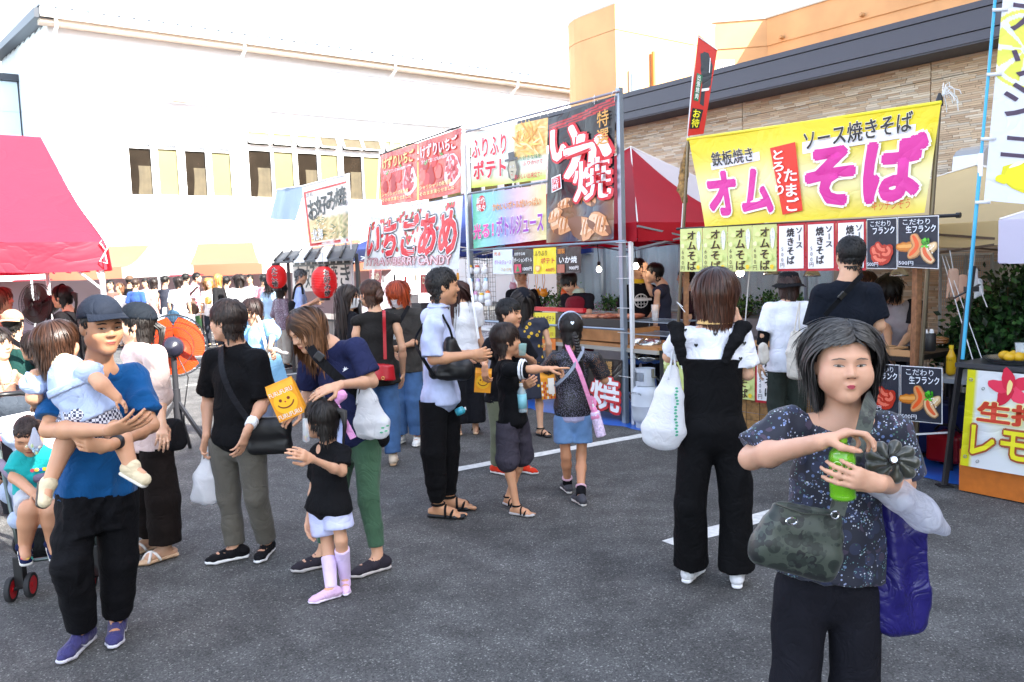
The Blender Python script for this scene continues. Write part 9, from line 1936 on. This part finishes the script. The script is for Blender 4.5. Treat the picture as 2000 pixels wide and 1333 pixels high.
for k in range(3):stamp(p,p.t,'globe_line',pla('c8c4c0'),1252,588,[(-.9+.0*k,-.5+.45*k),(.9,-.5+.45*k),(.9,-.42+.45*k),(-.9,-.42+.45*k)],.082,.008);stamp(p,p.t,'globe_line',pla('c8c4c0'),1252,588,[(-.5+.45*k,-.9),(-.42+.45*k,-.9),(-.42+.45*k,.9),(-.5+.45*k,.9)],.082,.008)
stamp(p,p.t,'print_bar',pla('d8d4d0'),1252,586,[(-1.5,-.12),(1.5,-.12),(1.5,.2),(-1.5,.2)],.085,.010);p.band(p.J['neck']-A3((0,0,.01)),p.J['neck']+A3((0,0,.04)),(.09,.07),fab('c8a828'),name='towel')
folk('vendor in navy and grey tee raising a hand to his face',1292,9.35,1.68,285,('2a2c3a',.9,dict(fit=.024,sfit=.036)),('t','1c1c22'),SH,female=False,fc=288,kp=dict(head=(1278,534),er=(1274,574,-.1),wr=(1259,540,-.12),el=(1284,572,-.1)),hands=dict(r=dict(d=(1262,520,.0),curl=.3)))
folk('woman in dark maroon top behind the wooden post',1342,10.0,1.56,285,('2a161c',.9),('t','222226'),SH,fc=275)
p=folk('person in black bucket hat white tee and olive trousers from behind',1538,6.8,1.58,2,('dfe2ec',.88,dict(fit=.026,sfit=.04,hem=.10,hemw=.02)),('t','2c322e',dict(knee=.03,hemr=.035)),dict(col='2c1812',L=(.06,.09,.085),vol=.010,bare=.05,nape=-.08),lod=1,fc=20,kp=dict(head=(1541,560),el=(1490,655,.02),er=(1572,660,.02)));bucket(p,'141417')
for e in 'lr':s0,e0,w0_=p.J['s'+e],p.J['e'+e],p.J['w'+e];p.band(s0+(e0-s0)*.62,e0+(w0_-e0)*.35,(.052,.046),fab('101013'),name='arm_sleeve')
cream=fab('c8c2b8');sack('cream canvas tote hanging from the bucket hat persons shoulder',[pt(zL(390,690),6.55),pt(zL(390,800),6.52),pt(zL(405,930),6.52)],[.055,.085,.10],cream,(1,0,.1),flat=.4,name='tote_bag',amp=.010,f=40,an=(1,1,.3),handles=[[pt(zL(408,500),6.62),pt(zL(392,580),6.55),pt(zL(375,680),6.53)],[pt(zL(410,500),6.66),pt(zL(405,600),6.60),pt(zL(410,690),6.58)]])
sack('small cream cloth bag at the bucket hat persons left side',[pt(zL(185,760),6.7),pt(zL(188,850),6.7)],[.035,.055],cream,(1,0,0),flat=.5,name='cloth_bag',amp=.006)
p=folk('tall man in dark navy tee from behind at the noodle counter',1652,5.15,1.79,4,('10151f',.80,dict(fit=.026,sfit=.040,hem=.12)),('t','1a1c22'),dict(SH,col='0e0c0c',L=(.02,.016,.016),n=2600,wid=.003),lod=0,female=False,hs=.232,b=1.08,armr=1.12,kp=dict(head=(1661,500),neck=(1655,545),sl=zL(545,440),sr=zL(840,430),el=zL(490,700,.04),er=zL(885,640,.04),wl=zL(500,790,.14),wr=zL(840,700,.26)))
t=thing('body_bag','black strap and buckle across the navy tee mans back','bag',tuple(pt(zL(640,480),4.98)));strapmesh([pt(zL(790,330),5.03),pt(zL(740,380),4.99),pt(zL(660,470),4.965),pt(zL(560,580),4.98)],.030,fab('0c0d11'),'strap',t,A3(t.location),nrmv=(0,-1,.1));mb=MB();mb.box(pt(zL(665,460),4.955),(.055,.014,.035),M=Matrix.Rotation(-.8,3,'Y'));mb.build('buckle',mat('buckle','060608',rough=.2),t,bevel=.005)
p=folk('vendor in pale grey quilted vest bending over the griddle',1752,7.2,1.56,205,(mat('quilted_vest','8a8288',rough=.5,var=.1,vscale=20,bump=1,bscale=25),0,dict(fit=.035,hem=.02)),('t','1c1e26'),dict(col='17100e',L=(.10,.14,.13),vol=.020,bare=.04,rgh=.12),lod=1,fc=215,pitch=48,kp=dict(head=(1737,565,-.1),neck=zL(1010,500,-.05),er=zL(940,640,-.15),wr=zL(950,800,-.45),el=zL(1085,680,-.1),wl=zL(1000,795,-.42)))
for e in 'lr':p.band(p.J['s'+e]-A3((0,0,-.01)),p.J['s'+e]+(p.J['e'+e]-p.J['s'+e])*.75,(.072,.064),fab('1a1a1e'),name='sleeve')
folk('person with reddish brown hair half hidden behind the tall man',1692,7.7,1.50,200,('3a2c2c',.9),('t','222226'),dict(BOB,col='3a1a12'),fc=190)
p=folk('woman in black with high dark ponytail in profile under the red tent',128,8.3,1.63,272,('100f12',1.6,dict(fit=.02)),('t','17171a'),dict(col='140f0e',L=(.05,.06,.05),vol=.008,bare=.06),lod=1,fc=275,kp=dict(head=(121,580)));p.strand([(0,-.10,.03),(0,-.14,.02),(.0,-.15,-.06),(0,-.13,-.16),(0,-.11,-.24)],[.020,.034,.034,.028,.01],col='140f0e',n=110);mb=MB();mb.tube([Vector(p.ho+p.HM @ A3((.084*math.sin(a),-.01,.03+.092*math.cos(a)))-p.base)for a in np.linspace(-1.9,1.9,20)],.012,6);raw('headband',np.array(mb.v),mb.f,fab('0e0e10'),p.root,smooth=True)
p=folk('seated person in dark green tee with cap worn backwards',30,7.3,1.62,345,('143430',.9,dict(fit=.03)),('t','2a2a30'),SH,zoff=-.27,kp=dict(head=(26,634)));cap(p,'b08468',back=True)
t=thing('body_bag','black strap across the green tee persons back','bag',tuple(pt((35,690),7.1)));strapmesh([pt((10,655),7.2),pt((28,668),7.12),pt((60,688),7.14)],.045,fab('101014'),'strap',t,A3(t.location),nrmv=(0,-1,.1),n=10);wraw('bag_body',*SD(.02).cone(pt((66,694),7.2),pt((70,706),7.2),.04,.05).mesh(.02),fab('101014'),t)
folk('seated woman with dark hair hidden behind the toddlers head',70,6.6,1.55,250,('3a2c30',.9),('t','2a2a30'),BOB,zoff=-.32,fc=262,kp=dict(head=(66,676)))
p=folk('seated girl in charcoal tee at the picnic table edge',6,5.9,1.45,130,('3c3840',.85),('t','2a2a30'),BOB,zoff=-.32,fc=110,kp=dict(head=(-4,672),wl=(28,728,-.35),el=(40,745,-.2)),hands=dict(l=dict(curl=.8,d=(24,745,-.1))));stamp(p,p.t,'lettering',pla('c8b8b8'),8,735,[(-1,-.3),(1,-.2),(1,.3),(-1,.2)],.03)
folk('person with light brown hair behind the green tee person',-4,8.2,1.60,80,('c8907a',.9),('t','4a4a50'),dict(BOB,col='5a4030'))
Ys=4.28;st_=thing('stroller','pale blue stroller with red wheels and patterned seat at the left edge','stroller',tuple(P(95,1150,Ys).xy.to_3d()));tubem=mat('stroller_tube','5a6462',rough=.3,metal=.7);sx_=P(95,1000,Ys).x
def S_(px,py,d=0):return Vector(pt((px,py),Ys+d))
def wheel(px,py,d,yaw=.15):
 c=S_(px,py,d);c.z=.066;w_=thing_part('wheel',st_,c-st_.location);Mw=Matrix.Rotation(yaw,3,'Z') @ Matrix.Rotation(math.pi/2,3,'Y');
 MB().lathe([(.050,-.014),(.064,-.012),(.066,0),(.064,.012),(.050,.014),(.046,.0),(.050,-.014)],c,26,M=Mw).build('tyre',mat('tyre','2c2c2e',rough=.8),w_,smooth='auto');mb=MB();mb.lathe([(.040,-.010),(.050,-.011),(.050,.011),(.040,.010)],c,26,M=Mw);mb.lathe([(0,-.015),(.014,-.014),(.014,.014),(0,.015)],c,12,M=Mw)
 for k in range(9):a=2*math.pi*k/9;d1=Mw @ Vector((math.cos(a),math.sin(a),0));mb.bar(c+d1*.012,c+d1*.044,.008,.010)
 mb.build('rim',pla('c81a24',rough=.35),w_)
for a in((24,1174,-.12),(62,1162,-.06),(179,1134,.02),(206,1128,.08)):wheel(*a)
for(a,b)in((24,62),(179,206)):
 c1_,c2_=S_(a,1160,-.12 if a<50 else .02),S_(b,1155,-.06 if a<50 else .08);c1_.z=c2_.z=.066;m_=(c1_+c2_)/2;MB().bar(c1_,c2_,.02).bar(m_,m_+Z*.17,.045,.05).build('fork',pla('1c1c1e',rough=.5),st_,bevel=.006)
tubes=[[S_(42,1100,-.08),S_(22,1000,.0),S_(2,900,.1),S_(-12,800,.3)],[S_(192,1080,.05),S_(180,980,.1),S_(165,880,.2),S_(150,800,.38)],[S_(42,1098,-.08),S_(192,1078,.05)],[S_(20,1020,0),S_(60,1090,.45)],[S_(182,1000,.1),S_(200,1060,.5)]]
for q in tubes:MB().tube(q,.011,8).build('frame_tube',tubem,st_,smooth=True)
MB().tube([S_(-14,790,.35),S_(-5,772,.45),S_(40,768,.5),S_(85,775,.48),S_(110,800,.4)],.016,8).build('handle',pla('1a1a1c'),st_,smooth=True)
sm_=fab('a8b4cc',rough=.7);wp_=bpy.data.materials.new('patterned_liner');wp_.use_nodes=True;floral(wp_,'d4d4de',[('c88a98',22,.16,.5),('8aa0c8',28,.12,.5),('5a5458',40,.10,.56)],0,0)
sd=SD(.03);sd.cone(S_(30,850,.16),S_(145,850,.16),.07,.07);sd.cone(S_(25,960,.10),S_(150,955,.10),.07,.07);sd.cone(S_(35,1015,-.02),S_(150,1010,-.02),.05,.05);sd.cone(S_(88,830,.2),S_(88,1000,.06),.17,.17,side=(1,0,0),flat=.3);v,q=sd.mesh(.013);wraw('seat',v,q,sm_,st_)
wraw('seat_liner',*SD(.02).cone(S_(85,860,.04),S_(90,985,-.02),.13,.12,side=(1,0,0),flat=.3).mesh(.012),wp_,st_);wraw('basket',*SD(.03).cone(S_(60,1060,.15),S_(170,1050,.15),.09,.09).mesh(.018),fab('141416'),st_)
MB().tube([S_(0,905,.02),S_(20,928,-.12),S_(75,935,-.18),S_(125,925,-.14),S_(150,900,.0)],.024,10).build('bumper_bar',fab('7a6c80'),st_,smooth=True)
wraw('canopy',*SD(.03).cone(S_(15,800,.30),S_(120,800,.30),.075,.075,side=(1,0,0),flat=.9).mesh(.014),fab('3a4048'),st_);wraw('towel',*SD(.03).cone(S_(8,832,.14),S_(55,822,.18),.05,.05).mesh(.012),fab('dcdce4'),st_)
ch=Person('small child in turquoise tee sitting in the stroller with bowed head',H=.92,hs=.19,az=165,x=80,Y=4.16,zoff=.35,lod=0,face=158,pitch=28,skin_c='c08c6c',female=False,chub=.8,feet='bare',legs=True,kp=dict(head=zS(165,262,-.04),neck=zS(195,370),pelvis=zS(205,590,.0),sr=zS(115,400),sl=zS(285,390),er=zS(85,500,-.05),wr=zS(190,590,-.16),el=zS(320,480),wl=zS(290,560,-.10),hr=zS(165,620),hl=zS(250,620),kr=zS(165,690,-.24),kl=zS(290,690,-.24)))
for e,an_,to in(('r',zS(140,900,-.24),zS(150,985,-.34)),('l',zS(300,880,-.2),zS(320,960,-.3))):ch.J['a'+e]=pt(an_,4.16);ch.J['t'+e]=pt(to,4.16)
sdc=SD(.016);ch.sdb=sdc;J=ch.J;head_prims(sdc,ch.ho,ch.HM,ch.hs,False,.8,True);sdc.cone(loc(ch.HM,ch.ho,(0,-.01,-.04)),J['neck'],.036,.036);sdc.chain([J['neck']+(J['pelvis']-J['neck'])*t_ for t_ in(.12,.5,.95)],[.070,.078,.084],side=ch.sideax,flat=.8)
for e in 'lr':
 sdc.chain([J['s'+e],J['e'+e],J['w'+e]],[.032,.030,.021]);hand_prims(sdc,J['w'+e],nrm(J['w'+e]-J['e'+e]),(0,.3,-1),size=.09,curl=.5,side=-1 if e=='r' else 1);sdc.chain([J['h'+e],J['k'+e],J['k'+e]+(J['a'+e]-J['k'+e])*.3,J['a'+e]],[.056,.046,.046,.028]);sdc.cone(J['a'+e],J['a'+e]+nrm(J['t'+e]-J['a'+e])*.08,.028,.024)
ch.finish_body();ch.face(closed=True);ch.hair(col='2c1c16',L=(.014,.014,.014),vol=.006,bare=.055,nape=-.06,n=2200,wid=.003)
A_=lambda t:J['neck']+(J['pelvis']-J['neck'])*t;sd=SD(.03);sd.cone(A_(.08),A_(.5),.085,.098,side=ch.sideax,flat=.82);sd.cone(A_(.5),A_(.98),.098,.108,side=ch.sideax,flat=.82,cap=1);
for e in 'lr':sd.cone(J['s'+e],J['s'+e]+(J['e'+e]-J['s'+e])*.72,.052,.060,cap=1)
o=ch._cloth(sd,'t_shirt',fab('1c9a9a'),.005,70)
for k,c in enumerate(('c8283a','e0b828','2a5ac8','e0b828')):stamp(ch,o,'printed_shape',pla(c),*zS(185+22*k,462-3*k)[:2],circ(0,0,1,8,.8),.012)
sd=SD(.02);sd.cone(A_(.9),A_(1.05),.100,.100,side=ch.sideax,flat=.85)
for e in 'lr':sd.cone(J['h'+e],J['h'+e]+(J['k'+e]-J['h'+e])*.82,.068,.066,cap=1)
ch._cloth(sd,'shorts',fab('b4b8c0'),.004,70)
for e in 'lr':
 fdv=nrm(J['t'+e]-J['a'+e]);sxv=nrm(np.cross(fdv,[0,0,1.]));upv=np.cross(sxv,fdv);c_=J['a'+e];sd=SD(.006);sd.cone(c_-fdv*.02-upv*.03,c_+fdv*.095-upv*.028,.034,.030,side=sxv,flat=.4);ch._cloth(sd,'sole',pla('d0cec8'),0,vox=.007,k=3);sd=SD(.008);sd.cone(c_+fdv*.03-upv*.012,c_+fdv*.085-upv*.016,.032,.028,side=sxv,flat=.75,cap=0);sd.cone(c_-sxv*.02+upv*.01,c_+sxv*.02+upv*.01,.022,.022);ch._cloth(sd,'sandal_upper',fab('1c2448'),0,vox=.007,k=4)
 for k,c in enumerate(('c8283a','e0c028','38b0a0')):stamp(ch,[o_ for o_ in ch.root.children if o_.name.startswith('sandal_upper')][-1],'printed_shape',pla(c),*zS(128+26*k,958)[:2],circ(0,0,1,8),.009)
q=pt(zS(200,300),3.98);t=thing('candy_bag','small clear bag of pale sweets held in front of the childs face','bag',tuple(q));v,f_=SD(.008).cone(q+A3((0,0,.07)),q-A3((0,0,.015)),.008,.036,side=(1,0,0),flat=.6).cone(q-A3((0,0,.015)),q-A3((0,0,.06)),.036,.010,side=(1,0,0),flat=.6).mesh(.007);wraw('film',v,f_,mat('thin_clear_plastic','d8dcea'),t)
rs=np.random.RandomState(6)
for k in range(8):MB().lathe([(0,-.009),(.008,0),(0,.009)],q+A3((.018*rs.randn()*.7,-.022,-.03+.014*rs.randn())),7).build('sweet',pla(['c8d8a0','a8c8d8','e8e0c0'][k%3]),t,smooth=True)
FH=dict(SH,vol=.012);rows=[('person in brown top with short dark hair far behind the tent post',214,19.5,1.60,170,'6a5048',.9,'4a4a50',FH),('woman in white blouse far behind the tent post',233,19.0,1.52,200,'e0d8d4',.9,'b8a8a0',dict(BOB,col='6a4a34')),('man in black tee and brown cap beside the blue tee man',252,20.2,1.68,20,'1c1a1c',.9,'3a3a40',FH),('man in blue tee with diagonal strap seen from behind',263,18.8,1.62,5,'2c4a8a',.9,'3a3c48',dict(FH,col='3a2c24')),('person in dusty pink shirt with backpack at the far table',299,19.6,1.62,340,'b08a88',.9,'7a6a5c',dict(BOB,col='241a16')),('person in charcoal sleeveless top leaning at the far table',321,18.9,1.66,10,'30323c',0,'22242c',FH),('woman in white tee and pale jeans with navy tote',347,18.2,1.64,350,'dcdce4',.9,'7a96b8',dict(BOB,L=(.08,.12,.12))),('boy in white tee behind the striped shirt man',362,19.8,1.70,10,'dcd8d8',.9,'8a6a50',FH),('blonde woman in white top with yellow bag',408,18.6,1.58,170,'e4dcd8',.9,'2a2c34',dict(LG,col='a8783c')),('blonde woman in loose black top in profile',425,18.0,1.66,280,'1a1a1c',1.3,'2a2c34',dict(LG,col='a8743c',L=(.1,.16,.16))),('person in white tee with grey shoulder bag',441,18.8,1.60,20,'e4e4e4',.9,'4a4c54',FH),('woman with ponytail in loose white blouse',467,17.6,1.64,340,'e6e2e0',1.4,'8a8a90',dict(LG,L=(.1,.2,.25))),('person in pink top far behind the small lantern',514,19.5,1.62,20,'d8909c',.9,'4a4c54',FH),('person in pale tee in the far shade of the marquee',283,22.0,1.60,190,'c8c0bc',.9,'4a4c54',FH),('person in grey tee far behind the blue blouse woman',488,20.8,1.62,190,'9a9498',.9,'4a4c54',FH)]
for(lb,px,Y,H,az,tc,sl,bc,hr)in rows:
 p=folk(lb,px,Y,H,az,(tc,sl),('t',bc),hr,lod=2,group='visitors crowding before the marquee')
 if 'cap' in lb:cap(p,'5a4436')
sw=bpy.data.materials.new('pink_striped_shirt');sw.use_nodes=True;n_=sw.node_tree;tc_=n_.nodes.new('ShaderNodeTexCoord');sp_=n_.nodes.new('ShaderNodeSeparateXYZ');n_.links.new(tc_.outputs['Object'],sp_.inputs[0]);m1_=n_.nodes.new('ShaderNodeMath');m1_.operation='MULTIPLY';m1_.inputs[1].default_value=12;m2_=n_.nodes.new('ShaderNodeMath');m2_.operation='FRACT';m3_=n_.nodes.new('ShaderNodeMath');m3_.operation='GREATER_THAN';m3_.inputs[1].default_value=.5;mx_=n_.nodes.new('ShaderNodeMix');mx_.data_type='RGBA';mx_.inputs[6].default_value=(*lin('d8788c'),1);mx_.inputs[7].default_value=(*lin('dcd0d0'),1)
n_.links.new(sp_.outputs[2],m1_.inputs[0]);n_.links.new(m1_.outputs[0],m2_.inputs[0]);n_.links.new(m2_.outputs[0],m3_.inputs[0]);n_.links.new(m3_.outputs[0],mx_.inputs[0]);n_.links.new(mx_.outputs[2],n_.nodes['Principled BSDF'].inputs['Base Color'])
folk('man in pink striped shirt and pale green shorts in profile',388,18.7,1.74,80,(sw,.95,dict(fit=.035,sfit=.045)),('t','6a9c68',dict(ln=1.02,thigh=.03,knee=.04,hemr=.045)),FH,female=False,foot=(388,676),kp=dict(head=(385,543)))
q=pt((370,597),18.5);t=thing('waist_bag','brown bag on the striped shirt mans back','bag',tuple(q));wraw('bag_body',*SD(.03).cone(q+A3((-.08,0,.08)),q+A3((.10,0,-.10)),.09,.11).mesh(.02),fab('4a3a30'),t);strapmesh([q+A3((-.05,0,.15)),q+A3((.10,-.02,.3)),q+A3((.2,.05,.42))],.05,fab('2a2220'),'strap',t,A3(t.location),nrmv=(0,-1,0),n=8)
sack('navy tote bag beside the white tee woman far behind',[pt((340,612),18.0),pt((336,625),18.0)],[.13,.16],fab('2c4458'),(1,0,0),flat=.35,name='tote_bag',vox=.025,amp=.01,handles=[[pt((345,585),18.0),pt((338,600),17.95),pt((334,612),17.95)]])
sack('yellow paper bag held by the blonde woman',[pt((407,583),18.4),pt((407,592),18.4)],[.08,.08],fab('e0b058'),(1,0,0),flat=.5,name='carrier_bag',vox=.02,amp=.005)
